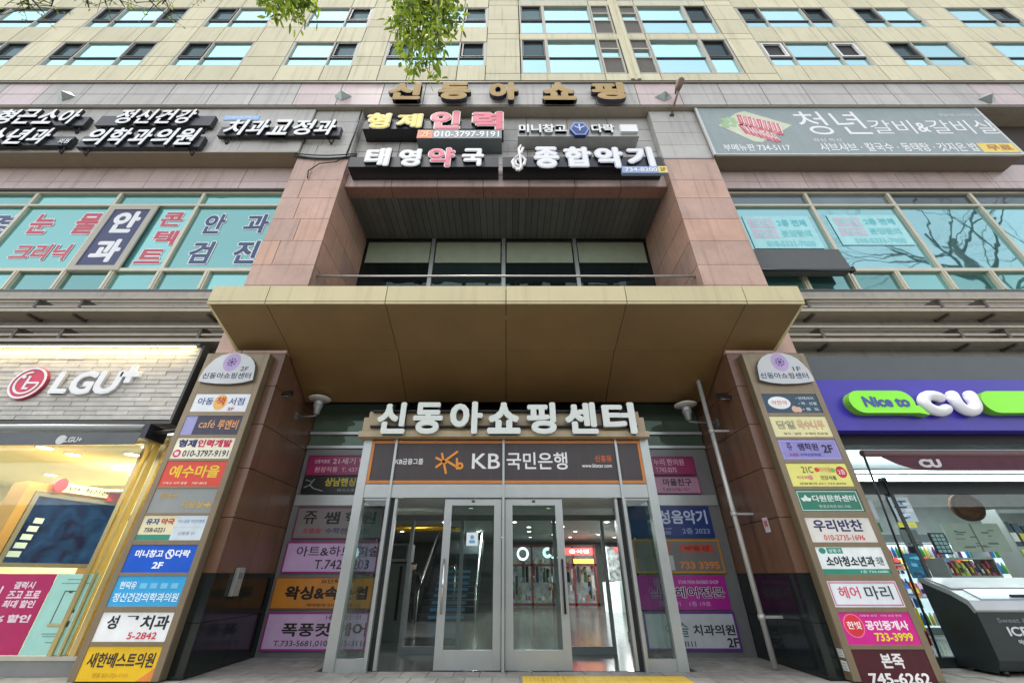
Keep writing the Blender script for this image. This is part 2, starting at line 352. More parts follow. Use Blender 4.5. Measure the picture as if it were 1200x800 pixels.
# GLYPHS-BEGIN outlines of the letters used below, two characters per number, in thousandths of an em
AL = '!#$%&()*+,-./0123456789:;<=>?@ABCDEFGHIJKLMNOPQRSTUVWXYZ[]^_`abcdefghijklmnopqrstuvwxyz{|}~'
GLYPH_SRC = """
"%t+0-W+Z-W+r/*+r0D*u0D*u/* )<-W)g-W)~/*)~0D)$0D)$/*
%*N.#*y.L*n.i*Q.t*).i)].L)@.#)5-W)@-;)]-0*)-;*Q-W*n .#+h-2+R,V*w,A*),V)7-2([.#(F.r([/M)7/c*)/M*w.r+R /-0+.=0+)C(F*3(F *L0*)Z/q)!/9(j.G)!-U)Z,z*L,e+>,z+v-U,/.G+v/9+>/q *L/;*u/0+5.p+@.G+5-{*u-_*L-S*#-_)d-{)X.G)d.p*#/0
&)s-y,7-f+n-K+E-/+#,*,7,s,t-?-S-L.7-7/&,X/]+_/q*^/])|/%)f..)q-P*1,v*W,F)_+h)%+#(m*3)))<)h(^*c(G+H(P,4(q-))R-x(P/?(P-l*:.?*w.f+X/#,7 ,H*;+t)m+C)P*m)F*C)P*$)k)t*3*%*d*N+3+4+a *k.7*u.X+3.p+Y.y,%.p,B.V,L.2,E-l,+-G+N,z+1-?*u-h
(%U*A+&*Q,y+%.[+w0.+A0.*5.^)M,u)5+&)M)5*5&L+A$|+w$|+%&N*Q)1
)%U*6+&*%)1)Q&N(]$|)6$|*B&L+*)5+B+&+*,u*B.^)60.(]0.)Q.[*%,y
+)I+:.|+:,o)-,o)-+x+:+x+:)k,1)k,1+x.>+x.>,o,1,o,1.|
,$G)0&5)r&W*=(0*J(k*A)B*))e)_)q)@)j)+)T)!)7))(v):(c)T(Z)V(3)J&g)0&H
-%U+Z+J(y+J(y*H+Z*H
.$G)c)e)D)]).)F)%)().(f)D(O)c(G*$(O*;(f*C)(*;)F*$)]
0(P-`,9-C.;,R/Z+90+)|/Z)/.;(o,9)/*7)|(t+9(G,R(t-C*7 ,X,9,I*f+{)i+9)I*S)i*)*f)v,9*)-i*S.f+9/)+{.f,I-i
1(P+l/~*e/~*e(P+l(P
2(P-[)R*h)R,,+8,q,U-*-h,k.|+~/l*l0+*50#)[/j)$/E)$.$)Z.]*3.z*e/%+E.q+p.D,!-]+z-)+j,W+N,$*c*s)j)a(s(W(s(P-[(P
3(P)F.h)r.y*;/%*`/)+C.y+l.T+{-z+l-D+>,~*N,r*N+s+D+g+v+<,**[+x)}+Q)W*s)I*@)O)i)a)5)~)5(o)g(Y*;(L*l(G,$(c,q)O-1*a-&+I,c,(,*,L,],s,y-H-%./,i/2+~/q*o0+*>0()p/z)F/j
4(P,s0+,H0+([+L([*{+l*{+l(P,s(P,s*{-a*{-a+x,s+x +j.(+l.(+l+x*(+x
5(P,y/~)Z/~)Z,++$,/+w+],8*j,$*++M)Z*b)I*/)O)X)`)&)|)&(r)`(Y*9(K*r(G,.(e,~)U-?*l,},%,&,u*X-0*X/$,y/$
6(P+}0+*B.])@,w(}+()=)`*/(g+G(G,Q(d->)R-Z*^-A+i,X,T+Q,o+&,k*`,`*A,R*o-V+].Q,]/; *,+H*R+_*t+j+=+m+x+_,D+9,S*_,E*!+{)W+A)I*Z)`*.*B
7(P-t/~)%/~)%.|,<.|)S(n*O(G
8(P-^*R-R+9-3+r,Y,@-.,l-J-B-S-w-8/%,L/m+@0+*0/m)A/&)$-y)/-@)J,k)w,@)@+q(|+:(q*S)2)K*%(b+;(G,N(b-@)K ,L-y,=-E+s,|+<,n*b,}*;-F*,-{*:.T*a.x+>/)+u.w,>.R ,V*Z,H*$+|)X+9)I*V)W*,)~)x*Z*++7*U+^+;+l+y+^,G+7
9(P*U(G,-)i-3+Q-V-C-:.i,H/f+30+)|/i)3.y(u-s)3,i)y+}+#+b+I+f+n+o,3,!+j+%+!**)u)4 )|-t*/.P*V.w+5/)+p.t,<.F,L-e,K-B,G--+~,t+Y,h+9,d*Y,s*0-=
A*A,N0%+e0%(P(P)Y(P*T*d-f*d.f(P/o(P ,*.F-=+a*{+a
B)4)@(P+u(P-G(n.6)V.M*P.9+H-],*,`,L,`,N-?,r-b-F-m.*-V.~,n/d+P/~)@/~ *G/$+F/$,2.t,W.P,c-},R-?+~,w+-,k*G,k *G+n+c+n,]+`-3+:-C*_-7*+,f)_+h)M*G)M
C*k/d/N.i/o-w0$-/0++#/W)V.3)$,/)L*M*j)#-)(G./(O/#(e/k)(/k*8.w)j.%)O-2)F+X)h*R*h*/,8*S-d+X.f-./,-|/#.n.i/d.@
D+9)A(P,:(P.F)&/h*I08,9/n.!.Q/H,9/~)A/~ *H/$,)/$-l.^.l-]/.,9.u+--})},.)M*H)M
E(P-W/~)@/~)@(P-a(P-a)M*G)M*G+l-M+l-M,i*G,i*G/$-W/$
F(0-A/~)A/~)A(P*H(P*H+}-A+}-A,z*H,z*H/$-A/$
G+//u,4-E,4-E+7.n+7.n)b.>)S-h)J-4)F+Z)h*U*h*1,8*T-c+W.e-&/,-z/#.q.j/g.D/g/L.e/p-u0%-)0++#/W)X.4)&,5)W*8*}(u-%(G.#(M.y(`/u)#
H+#/a/~.Y/~.Y,f*G,f*G/~)@/~)@(P*G(P*G+i.Y+i.Y(P/a(P
I$h*H/~)A/~)A(P*H(P
J$h*H/~)A/~)A(f);&i(x&3(+%~&n%~(#$~(B$|)U%=*6&1*H(H
K*6+],K.u/~-U/~*G,V*G/~)@/~)@(P*G(P*G,5.6(P/c(P
L(F*F/~)?/~)?(P-j(P-j)M*F)M
M+X0=/~/=/~,l,w*?/~)>/~)>(P*E(P*E.A*G.A,d+J,t+J/4.A/6.A/6(P0=(P
N+X0:/~/9/~/9*4*2/~)?/~)?(P*@(P*@.;/A(P0:(P
O,&(~,9)O*B*s(z,~(G/2(z0V*B1&,90U.2/1/U-#0+*u/U)P.2 *,,9*O-e+R.f-#/,.R.f/U-e/y,9/U*j.R)i-#)F+R)i*O*j
P(Z);/~);(P*B(P*B+g+M+g,u,$-e,j-~-p-g.x,z/c+Z/~ *B/$+Z/$,E.q,j.I,t-t,e-9,;,q+V,d*B,d
Q,&/V)60`*S1),70T.5/0/W-.0+*|/Y)R.9(~,9)G*R*P)6,/(P-8&k.L&9/n%|0k&x0h&{/~&t/,((-z(O -*/,.V.e/X-b/{,6/X*m.X)k-,)F+J)k*J*o*,,8*E-N+?.Z
R)^)B/~)B(P*I(P*I+h*s+h+H+_,$+2,r*%-q(P//(P.d)*-W*p-&+S,K,(-.,O-U-,-c-u-G/#,T/g+8/~ *I/)+-/)+{.y,J.T,X-y,M-B,#,u+-,e*I,e
S(%,t/V,B/r+k0%+60+*#/p)7/1(y.+)j,T+B+R,3*?,&)t+_)R*{)D*9)O)W)r(}*L(})+)[(d*?(N+*(G,1(`,v)E-3*J,B,1*j-/)y.8*+.c*Q/#+./.+`/(,:.n,t.B
T)^.z/~(b/~(b/$+</$+<(P,C(P,C/$.z/$
U*k/[/~.T/~.T+].Q*}.D*J.))~-^)b-()M,?)F+c)L+1)a*c*$*J*F*=*r*9+V*9/~)2/~)2+A)])`*j(d,=(G.0(k/:)p/[+K
V)^///~.)/~+o*f)W/~(P/~+g(J+{(J
W.L3y/~2s/~0o*o.g/~-e/~+^*o)W/~(P/~+S(J+g(J.7.V0b(J0u(J
X*k0&/~.h/~,H-/*(/~(h/~+h,E(R(P)o(P,H+Y.{(P0:(P-(,E
Y)^+m-H)l/~(P/~+<,M+<(P,C(P,C,L///~-p/~
Z*,-K/$(a(P/J(P/J)M*`)M/J/~(|/~(|/$
]%`(_%)+6%)+6/~(_/~(_/-*1/-*1%z(_%z
_(P(J&a(J&..(&..(&a
a&c-#)E,m)8,])0,P)-,G)/,A)6,?)D,?+v,),o+J-C*R-S)r-L)@-8(t,r(t+l)E,:)v,R*K,Z*y,R+8,8+A+g+A+N*M+2)a*q)&*F(k)Z(y)#)C(W)~(G*K(L*t([+@(v+M([+d(L,)(G,C(J,^(U-#(k +A)P+()<*j)/*N)+*-)3)r)I)j)k)~*<*U*^+A*y
b(P*./~)0/~)0(j)c(W*@(K*}(G,G(e->)]-[+)-B,A,X-6+O-S+#-O*U-A*.-* *.,0*Q,K*s,Z+9,_+|,J,K+p,[*x,I*++u)S+-)@*l)B*K)G*.)N
c&n,n-4,D-D+v-O+F-S*+-5)9,=(z*s);)X*0(e+L(G+~(K,Q(T,x(b,x)_,M)M,%)C+[)@*g)R*1**)z*{*0+p*`,I+L,]+s,X,?,K,n,0
d(Z-L/~,N/~,N-A,,-K+j-Q+K-S*2-6)>,C(}+*)<)d*,(n+E(P-L(P ,N)@+O)@*Y)S*.*-)}*y*3+p*f,J+V,_+s,],2,W,N,M
e(;-?)x,g)Z,2)G+X)A*j)P*6)~)x*n-G*n-/,A,F-8+:-S*&-6)9,B(z+$)7)g*%(j+B(G,+(M,e(_-?(} )z+M*4,.*],T+<,b+t,S,;,-,J+M
f$h+h/~*}0+*F/{)w/[)W/4)D.Z)=-l)=-J(Y-J(Y,U)=,U)=(P*;(P*;,U+1,U+1-J*;-J*;-v*D.U*b.}+?/.+Z/++h/%
g&c-.-J++-J)y-7)5,^(y+f(|+F)(+*)5*m)I*V)c*C*$*3*$*1)Z)~)B)h)9)L)>)9)M)%)g(o)%(T(](+(P&M(l%c)Y%2*j$|,$%1,o%c-,&T,|(/,Q(Z+a(w*p),*B)?*2)U*T)u+C*(,2*O,F*k,V+3,]+Y,X+},I,?,-,a-.,a +h+e+]+8+>*w*m*l*=*v)y+7)n+c)z,0*>,M*l,X+;,M+[,1 ,1&M+~&*+S%p*l%h*&%p)W&+)I&Q)V&u){(1*T(:+8(4+s&z
h(P*0/~)2/~)2(P*0(P*0,%*W,L*|,b+E,h+u,Y,7,4,B+U,B(P-@(P-@+R-,,^,Q-?+^-S+,-K*Y-4*2,k*0,k
i$G*4-J)6-J)6(P*4(P *=.x*6/7*!/J)d/Q)H/J)5/7)..x)5.])H.I)d.B*!.I*6.]
j$G*0-J)2-J)2&j))&=(n%x(J%c)2$|)d%E*%%|*0&q *9.x*2/7){/J)`/Q)D/J)1/7)*.x)1.])D.I)`.B){.I*2.]
k(;-U-J,F-J*5+#,a(P-~(P+K+# *1/~)3/~)3(P*1(P
l$G*4/~)6/~)6(P*4(P
m+N)0-J)0(P*.(P*.,**Q,L*v,_+C,d+m,X,.,6,9+V,9(P-7(P-7,*-Y,H-|,].@,d.p,W/5,3/B+U/B(P0@(P0@+Y0.,[/U-=.b-S.%-H-P-+-%,^,_-/,0-J+V-S+,-L*[-5*.,k*.-J
n(P*0-J)2-J)2(P*0(P*0,%*W,L*|,b+E,h+u,Y,7,4,B+U,B(P-@(P-@+T-+,`,O-?+^-S+,-K*Y-4*2,k*0,k
o))+P-S*2-4)9,>(u+#)8)`*0(g+P(G,u(f-o)^.2+#-n,?,t-5 +O,_,C,J,z+r-2+!,{**,E)O+O)<*_)P*+*,)u+#*,+r*`,J
p(P*,([*L(P*j(I++(G,F(f-;)Z-Y*x-<,>,A-0*n-J).-J).$|*,$| *,,U*~,U+t,D,I+m,Y*y,F**+p)P+$)<*e)>*H)E*,)P
q(P,F$|-D$|-D-J+V-J)r,{)*+x(u*x)7)Z*,(f+G(G+c(I,%(N,F(W ,F,U,F)K,*)@+j)9+M)7*_)L*,*))u*y*/+q*g,F+P,U
r&C):-J):(P*8(P*8+**G+q*o,F+J,Y+d,S,$,D,B,-,r,{,M-<,*-M+b-S+7-H*g-!*:,>*8,>*8-J
s&8,(-.+U-C+)-O*Z-S)h-D)3,v(},4)W+/*c*K+=)n+4)R*x)A*V):*-)@)V)T(z)v(z(q)T(X*+(K*`(G+P(X,*)+,=)q,3*?+o*h+3+8*O+`*,+})},7*(,L*=,[*],a+%,[+R,L,(,1
t%`*A.L(P,`(P,U)C,U)C)z)S)0*)(Z*{(G+A(K+i(V,0(f,0)^+i)K+F)@+%)<*f)B*L)W*A*$*A,U+u,U+u-J*A-J
u(P->(P->-J,@-J,@)v+|)R+W)=+0)6*X)B*9)d*/*>*/-J)1-J)1*D)E)>)|(]*r(G+D(O+s(g,@).,@(P
v&n*i(G++(G-;-J,7-J*x*G)Y-J(S-J
w*v,n-J,+-J*p*K)T-J(P-J*c(G+!(G,L+q-w(G.7(G0G-J/C-J.)*K
x(P-q-J,Y-J+4+g)f-J(P-J*W+!(P(P)f(P+4*;,g(P-~(P+n+!
y&n-?-J,6-J*y*_)Z-J(P-J*H)U(f$|)n$|
z&X,y-J(f-J(f,U+8,U([(P,z(P,z)E*?)E
·$r)x,z)Y,r)C,[);,=)C+{)Y+e)x+]*:+e*P+{*X,=*P,[*:,r
é(;-?)x,g)Z,2)G+X)A*j)P*6)~)x*n-G*n-/,A,F-8+:-S*&-6)9,B(z+$)7)g*%(j+B(G,+(M,e(_-?(} )z+M*4,.*],T+<,b+t,S,;,-,J+M +:/b*R.)+..),C/b
•%t*K-Z)i-I);,x)*,9);+V)i+)*K*t+.+)+[+V+m,9+[,x+.-I
ㄱ-,*M/3*M.J/g.J/g)~0^)~0^/3
간-,/p1X/p*@0i*@0i-m27-m27.W0i.W0i1X )M0n)M0(-,0(,P.K+--/)(,4)K+L+w,a-R.O.+0n *V+(*V&r14&r14(Z+N(Z+N+(
갈-,/q1X/q,S0i,S0i.Y27.Y27/D0i/D0i1X )P1,)P0C-)0C,Q.x+0-l)(-%)H,<+v-<-Q.u.*1, *N&g1-&g1-(N+D(N+D)Z0i)Z0i,**L,**L+B/r+B/r*?*N*?
갓-,0,1Y0,*~1#*~1#.(27.(27.n1#.n1#1Y )R0n)R0)--0),R.M+/-1)(,8)K+P+y,c-T.P.,0n -?+e-?+=,p)|+^(})~(I*D&c+j(0,z(v-i)x.W(v/g(21/&e1Q(K/s)!.a)}.6+=.6+e
강-,-^+R+x+=*m*[*G)X*m(U+x&u-^&`/C&u0N(U0s)X0N*[/C+= -^*l.t*_/c*8/})X/c(z.t(S-^(F,G(S+X(z+>)X+X*8,G*_ /q1X/q+^0i+^0i.:27.:27/#0i/#0i1X )O0q)O0,-*0,,O.R+--9)(,B)J+Z+w,k-Q.U.)0q
개-,.F1@.F(//9(//9,p0X,p0X&^1M&^1M1X0X1X0X-X/9-X/91@ )J0>)J/U,G/U+|-Y*v+r)&*I)W)j+l+Z,{-o-=0>
갤-,.E1F.E,V/9,V/9.Y0U.Y0U,O1I,O1I1W0U1W0U/A/9/A/91F )S0})S08,G08+x.p*p-c)/,q)V,3+^-?,w.w-B0} *t&j1m&j1m(Q+k(Q+k)]1I)]1I,%*r,%*r+>0S+>0S*@*t*@
건-,.1.R.1-i0?-i0?*817*8171W0?1W0?.R )c0n)c0(-60(,X.H+5-))5,-)X+E,%,]-].N.50n *y*}*y&r1N&r1N(Z+r(Z+r*}
검-,*n+O*n&k17&k17+O 0@*i0@(R+d(R+d*i )`0y)`05-105,V._+4-I)1,U)S+p+~,|-W.b./0y .1/$.1.;0?.;0?+w17+w171W0?1W0?/$
경-,-~+R,9+=+,*]*c)Z+,(W,9&w-~&b/f&w0s(W1<)Z0s*]/f+= -~*l/:*_0**90E)Z0*(|/:(V-~(I,e(V+u(|+Y)Z+u*9,e*_ )b0p)b0+-30+,X.R+7-9)3,C)U+]+M,J,v-V-o/#0?/#0?-b-e-b-e,y0?,y0?+]17+]171W0?1W0?/h.(/h.10M.20p
고-,*!0X*!/p0&/p0%.A/y,r/a+-0Y+!0q,n0z.?0{0X ,T-B,T)l)&)l)&)%2$)%2$)l-K)l-K-B
공-,-P+?+`++*N*M*&)N*N(P+`&t-P&`/A&t0S(P0{)N0S*M/A++ -P*Z.r*N/g**0()N/g(u.r(Q-P(E,0(Q+;(u*z)N+;**,0*N *-1**-0B/}0B/|/M/v.^/e-d0Z-Z0m.V0s/J0t1* ,g.s,g,{)(,{)(,62#,62#,{-^,{-^.s
과-,)P0P)P/h-Z/h-Y.n-Q-Y-@,+.7,#.I-a.P.~.Q0P )()n*|)p-*)z/5*4/0*s.,*i+z*]+z-_+&-_+&*Z(z*W /h1X/h&^0`&^0`,_29,_29-J0`-J0`1X
교-,)}0X)}/p0*/p0).7/},m/f+30]+*0t,j0|.50}0X -d-)-d)l,1)l,1-)+9-)+9)l)&)l)&)%2$)%2$)l.Z)l.Z-)
구-,)&,a)&+w-(+w-(&]-|&]-|+w2$+w2$,a0W,a0j-}0p/+0q0y*20y*205/z05/y/+/r-}/^,a
국-,)}+!)}*;0%*;0%&^0z&^0z+!-~+!-~,n2(,n2(-V0^-V0n._0t/X0u1-*41-*40D/~0D/}/W/w._/f-V)&-V)&,n-*,n-*+!
규-,)&,Z)&+r+D+r+D&_,<&_,<+r.i+r.i&_/`&_/`+r2$+r2$,Z0Q,Z0d.&0k/70l0z*40z*405/v05/u/7/m.%/X,Z
그-,)&)q)&)+2$)+2$)q *$0S*$/k/x/k/w.5/m,_/S*l0L*c0e,]0n.40o0S
근-,)&-#)&,;2(,;2(-#0^-#0n.:0t/?0u0~*40~*409/~09/}/?/w.;/e-# *8+1*8&s14&s14([+/([+/+1
금-,*1+>*1&j0x&j0x+> 0$*W0$(R+&(R+&*W )&-G)&,_2(,_2(-G0[-G0n.S0t/P0u1(*41(*40?/~0?/}/O/v.S/d-G
기-,0=1X0=&^15&^151X )]0Q)]/j-C/j,j-V+G+d)2*8)_)P,A+G-n-j.<0Q
꽃-,-_15-_0L0.0L0,/o0#/$/q.&0f-y0x/.1!0+1#15 -</%-<-A)(-A)(,X2#,X2#-A.3-A.3/% )o15)o0L+z0L+v/p+j/(+O.*,E-y,d/0,n0-,p15 -),7-)+6*6+6*6*P-(*P,S)T+C(m)n(F*0&c+T((,e(b-S)U.B(b/R((0w&c19(F/c(m.S)T-~*P0p*P0p+6-}+6-},7
나-,/j1X/j&_0b&_0b,r2;,r2;-[0b-[0b1X )K*2+h*5-@*B.{*Z.q+E-=+-+l*|*B*x*B0Z)K0Z
남-,*P+I*P&k0i&k0i+I /s*c/s(R+F(R+F*c /q1W/q+{0i+{0i.T28.T28/>0i/>0i1W )R,e+l,h-A,u.z-1.p-w->-`+p-R*J-N*J1*)R1*
냉-,.1+H,F+3+9*T*p)S+9(S,F&u.1&`/x&u1)(S1N)S1)*T/x+3 .1*b/K*T0;*10V)S0;(w/K(S.1(F,s(S,%(w+g)S,%*1,s*T .@1F.@+x/3+x/3.80U.80U+V1I+V1I1W0U1W0U.~/3.~/31F )S,M+@,O,O,X-g,j-^-S,R-C+M-:*K-7*K0k)S0k
너-,-<.?-<-V0@-V0@&]18&]181X0@1X0@.? )X*%+u*)-E*5.v*K.l+5-C*|+z*q*P*m*P0N)X0N
널-,)],r+y,u-H-#.w-9.k.!-F-k+~-`*S-]*S1-)]1- 0?1X0?/y-P/y-P/40?/40?,K17,K171X *q&j1V&j1V(R+h(R+h)X17)X17+}*o+}*o+90?+90?*=*q*=
년-,-P.F-P-_0?-_0?*617*6171W0?1W0?0=-P0=-P/U0?/U0?.F *r*q*r&r1O&r1O(Z+j(Z+j*q )]+c+m+f-8+o.i,(.`,n-8,Z+s,O*S,L*S0r)]0r
노-,*00g*0,@-*,@-*)a)&)a)&(x2((x2()a-~)a-~,@1$,@1$-)+)-)+)0g
누-,*51**5-P1#-P1#.9+-.9+-1* )&,#)&+:-(+:-(&^-|&^-|+:2(+:2(,#
눈-,*<16*<-p1#-p1#.W+3.W+316 )&,a)&+y-1+y-1)u.()u.(+y2%+y2%,a *4*i*4&r1*&r1*(Z++(Z++*i
뉴-,*41**4-O0|-O0|.8+,.8+,1* )&,()&+?+D+?+D&^,<&^,<+?.l+?.l&^/d&^/d+?2$+?2$,(
니-,0<1X0<&^13&^131X )a*5*O*5,)*9-a*G/D*b/9+L-^+4,++%*W*~*W0Z)a0Z
닉-,*U+A*U*W0<*W0<&]14&]14+A 0<1W0<+p14+p141W )`,[*M,[,%,`-^,m/@-*/4-p-Z-W,)-J*W-F*W1$)`1$
다-,/j1X/j&]0b&]0b,v2?,v2?-`0b-`0b1X )N0[)N*-+{*/-N*8.{*K.q+7-J+#+~*w*E*t*E/s.*/s.*0[
단-,/q1X/q*F0i*F0i-t28-t28.^0i.^0i1X )Q0f)Q,0,+,2-U,<.v,O.l-8-R-%,/,x*H,v*H/}-u/}-u0f *W+-*W&r15&r15(Z+N(Z+N+-
담-,*R+J*R&k0i&k0i+J /r*c/r(R+H(R+H*c /q1X/q+{0i+{0i.G27.G27/10i/10i1X )Q0w)Q,R,+,T-U,^.v,r.l-Y-R-G,/->*H-;*H03-s03-s0w
대-,.C1D.C(1/5(1/5,q0Z,q0Z&^1N&^1N1X0Z1X0Z-Y/5-Y/51D )G0E)G*++G*-,W*5-f*F-^+0,Y*|+R*u*?*r*?/]-+/]-+0E
댄-,)O0[)O,%+M,(,^,0-n,A-g-*,`,u+X,n*F,k*F/t-:/t-:0[ .C1F.C*Q/6*Q/6-~0U-~0U*51I*51I1W0U1W0U.g/6.g/61F *y+)*y&r1e&r1e(Z+q(Z+q+)
덕-,*X+.*X*F0?*F0?&^17&^17+. )X0u)X,,,(,.-L,7.h,J._-2-J,|,-,s*O,q*O00.-00.-0u -S/#-S.;0?.;0?+^17+^171X0?1X0?/#
데-,0Z1X0Z&^1O&^1O1X .Z1C.Z-l,N-l,N-%.Z-%.Z(1/M(1/M1C )I0D)I*%+L*(,[*/-f*@-^+*,[*v+V*o*?*l*?/[-0/[-00D
도-,*40k*4,5-*,5-*)_)&)_)&(u2((u2()_-})_-},51#,51#,y+,,y+,0%0w0%0w0k
독-,*&*x*&*40$*40$&V0x&V0x*x *313*3-n-*-n-*,])&,])&+u2$+u2$,]-~,]-~-n1!-n1!.V++.V++0K0w0K0w13
동-,-S+8+d+$*S*H*.)K*S(N+d&r-S&_/C&r0R(N0x)K0R*H/C+$ -S*R.r*F/e*$0#)K/e(r.r(O-S(D,4(O+B(r+&)K+B*$,4*F *31.*3-o-+-o-+,b)&,b)&+z2%+z2%,b-},b-}-o0}-o0}.V+*.V+*0G0w0G0w1.
등-,)&,r)&,,2%,,2%,r -S+9+d+%*S*I*.)L*S(O+d&s-S&`/C&s0R(O0x)L0R*I/C+% -S*S.r*G/e*%0#)L/e(s.r(P-S(E,4(P+B(s+&)L+B*%,4*G *314*3-l0}-l0}.T+*.T+*0K0w0K0w14
락-,*>+#*>*;/q*;/q&_0i&_0i+# )L0~)L09-%09-%.z)N.z)N,(+z,*-M,4.},F.u-/-J,y+},p*E,n*E.8-x.8-x0~ /q1W/q+T0i+T0i.<28.<28/%0i/%0i1W
러-,.I-j.I-#0?-#0?&]16&]161X0?1X0?-j )F0`)F/w,y/w,y-x)I-x)I*#+n*%-<*0.e*B.^+,-;*v+s*m*@*k*@-3-o-3-o0`
럭-,*W*y*W*50?*50?&]17&]17*y .L/4.L.K0?.K0?+P17+P171W0?1W0?/4 )K0})K08,z08,z.w)M.w)M,!+m,$-:,,.f,=._-&-9,r+s,k*D,i*D.5-p.5-p0}
력-,*W*y*W*40?*40?&]17&]17*y )K0})K09,n09,n.s)M.s)M+w+s+x-4,!.E,1.=,v-2,h+y,a*D,_*D.2-e.2-e0} .E.&.E->0?->0?+M17+M171W0?1W0?0,.E0,.E/D0?/D0?.&
령-,-{+:,3+%+&*H*^)I+&(J,3&m-{&X/f&m0s(J1;)I0s*H/f+% -{*T/9*H0)*$0D)I0)(n/9(J-{(>,`(J+p(n+U)I+p*$,`*H )K1$)K0<,n0<,n.y)M.y)M+}+s+~-4,).E,7.=,|-2,n+y,h*D,f*D.7-e.7-e1$ .F.!.F-:0?-:0?+K17+K171W0?1W0?0$.F0$.F/<0?/<0?.!
로-,*2+O-*+O-*)])&)])&(s2((s2()]-})]-}+O12+O12,8+),8+)-p0y-p0y0q*00q*00,0%0,0%.V*2.V
료-,*2+P+V+P+V)])&)])&(s2((s2()]/])]/]+P12+P12,9+),9+)-p0y-p0y0q*00q*00,0%0,0%.W*2.W ,L)],L+P.g+P.g)]
루-,*0,W13,W13-@+(-@+(.X0{.X0{14*-14*-0L0%0L0%/=*0/= )%+U)%*m-)*m-)&]-}&]-}*m2&*m2&+U
룹-,*8+=*8&j0u&j0u+=/~+=/~*5+/*5+/+= +/)Q/~)Q/~(O+/(O )%,`)%+x-*+x-**d-}*d-}+x2&+x2&,` *5-L1,-L1,.1+,.1+,/,0u/,0u1E*31E*30a/~0a/~/j*5/j
리-,0=1X0=&]14&]141X )Y0`)Y/w-;/w-;-q)[-q)[*%,,*)-f*2/K*G/C+0-c*y,.*o*T*l*T--.4--.40`
린-,0<1W0<*:13*:131W *d*o*d&r1M&r1M(Z+[(Z+[*o )T0s)T0/-10/-1.c)V.c)V+a,-+c-_+l/4,!/+,h-[,T,/,K*L,I*L-~.&-~.&0s
림-,0<1W0<+b14+b141W *j+0*j&j14&j14+0 0>*H0>(R+`(R+`*H )T0})T09-109-1.})V.})V,1,),3-[,</4,N/*-7-W-$,*,y*L,w*L.;.&.;.&0}
마-,)K0X)K*2.!*2.!0X -,/r-,*v*A*v*A/r /j1X/j&^0b&^0b,q2?,q2?-[0b-[0b1X
매-,)G0J)G*?-4*?-40J ,A/d,A+%*:+%*:/d .H1E.H(0/<(0/<,u0[,u0[&^1P&^1P1X0[1X0[-_/<-_/<1E
맨-,)O0X)O,*-@,*-@0X ,M/s,M,l*B,l*B/s .I1F.I*R/<*R/<-u0U-u0U*31I*31I1W0U1W0U._/<._/<1F *y+**y&r1e&r1e(Z+q(Z+q+*
메-,,A/d,A+%*:+%*:/d 0[1X0[&^1P&^1P1X .^1E.^-p-4-p-40J)G0J)G*?-4*?-4-+.^-+.^(0/Q(0/Q1E
면-,-0/}-0,l*G,l*G/} .%/*0?/*0?-d.%-d 0?1W0?/p.%/p.%0e)Q0e)Q,).%,).%,{0?,{0?*@17*@171W *p*|*p&r1L&r1L(Z+h(Z+h*|
무-,*41%*4-10u-10u1% /~0>/~-t+*-t+*0> )%+n)%+)-)+)-)&_-|&_-|+)2&+)2&+n
문-,*51-*5-]0s-]0s1- /}0F/}.C++.C++0F )%,Q)%+i-1+i-1)h.()h.(+i2&+i2&,Q *3*d*3&r1&&r1&(Z++(Z++*d
물-,*61:*6.70r.70r1: /{0S/{.z+,.z+,0S *1&h12&h12(M+&(M+&)L0s)L0s+c-}+c-},`2$,`2$-G)&-G)&,`-),`-)+c*/+c*/*~/}*~/}*.*1*.
미-,)Z0Z)Z*/.3*/.30Z ->/t->*s*Q*s*Q/t 0;1X0;&]13&]131X
민-,)V0e)V,+.5,+.50e -?/}-?,o*L,o*L/} 0<1W0<*J14*J141W *m+-*m&|1P&|1P(e+e(e+e+-
반-,)L0r)L+z.(+z.(0r-10r-1/5*C/5*C0r *C.O-1.O-1,b*C,b /q1W/q*<0i*<0i-n27-n27.W0i.W0i1W *W*}*W&r15&r15(Z+N(Z+N*}
발-,)L12)L,p.(,p.(12-112-1/h*C/h*C12 *C/%-1/%-1-W*C-W /q1X/q,L0i,L0i.c27.c27/K0i/K0i1X *N&h1-&h1-(O+D(O+D)V0i)V0i+}*L+}*L+:/r+:/r*9*N*9
밥-,)L1*)L,V.(,V.(1*-11*-1/]*C/]*C1* *C.v-1.v-1->*C-> *P+`*P&j0i&j0i+`/q+`/q*N+G*N+G+` +G)h/q)h/q(R+G(R /q1X/q,.0i,.0i.S27.S27/>0i/>0i1X
베-,*;-K,D-K,D*u*;*u 0[1X0[&^1P&^1P1X .^1D.^-n-5-n-50Z,D0Z,D.3*;.3*;0Z)G0Z)G*/-5*/-5-(.^-(.^(//Q(//Q1D
벽-,*K.^-..^-.,}*K,} *X+0*X*G0?*G0?&^17&^17+0 .$/90?/90?-|.$-| 0?1X0?/~.$/~.$0~-.0~-./D*K/D*K0~)S0~)S,8.$,8.$-70?-70?+a17+a171X
병-,*K.`-..`-.-$*K-$ -z+D,3+0+%*Q*^)Q+%(Q,3&t-z&`/e&t0r(Q1:)Q0r*Q/e+0 -z*_/8*R0(*.0C)Q0((u/8(Q-z(E,`(Q+p(u+T)Q+p*.,`*R .$/70?/70?-x.$-x 0?1X0?/{.$/{.$0|-.0|-./F*K/F*K0|)S0|)S,>.$,>.$-30?-30?+W17+W171X
본-,+//7/z/7/z-z+/-z )&,1)&+H2$+H2$,1-~,1-~-60q-60q14/z14/z/z+//z+/14*814*8-6-*-6-*,1 *5*[*5&r1$&r1$(Z+-(Z+-*[
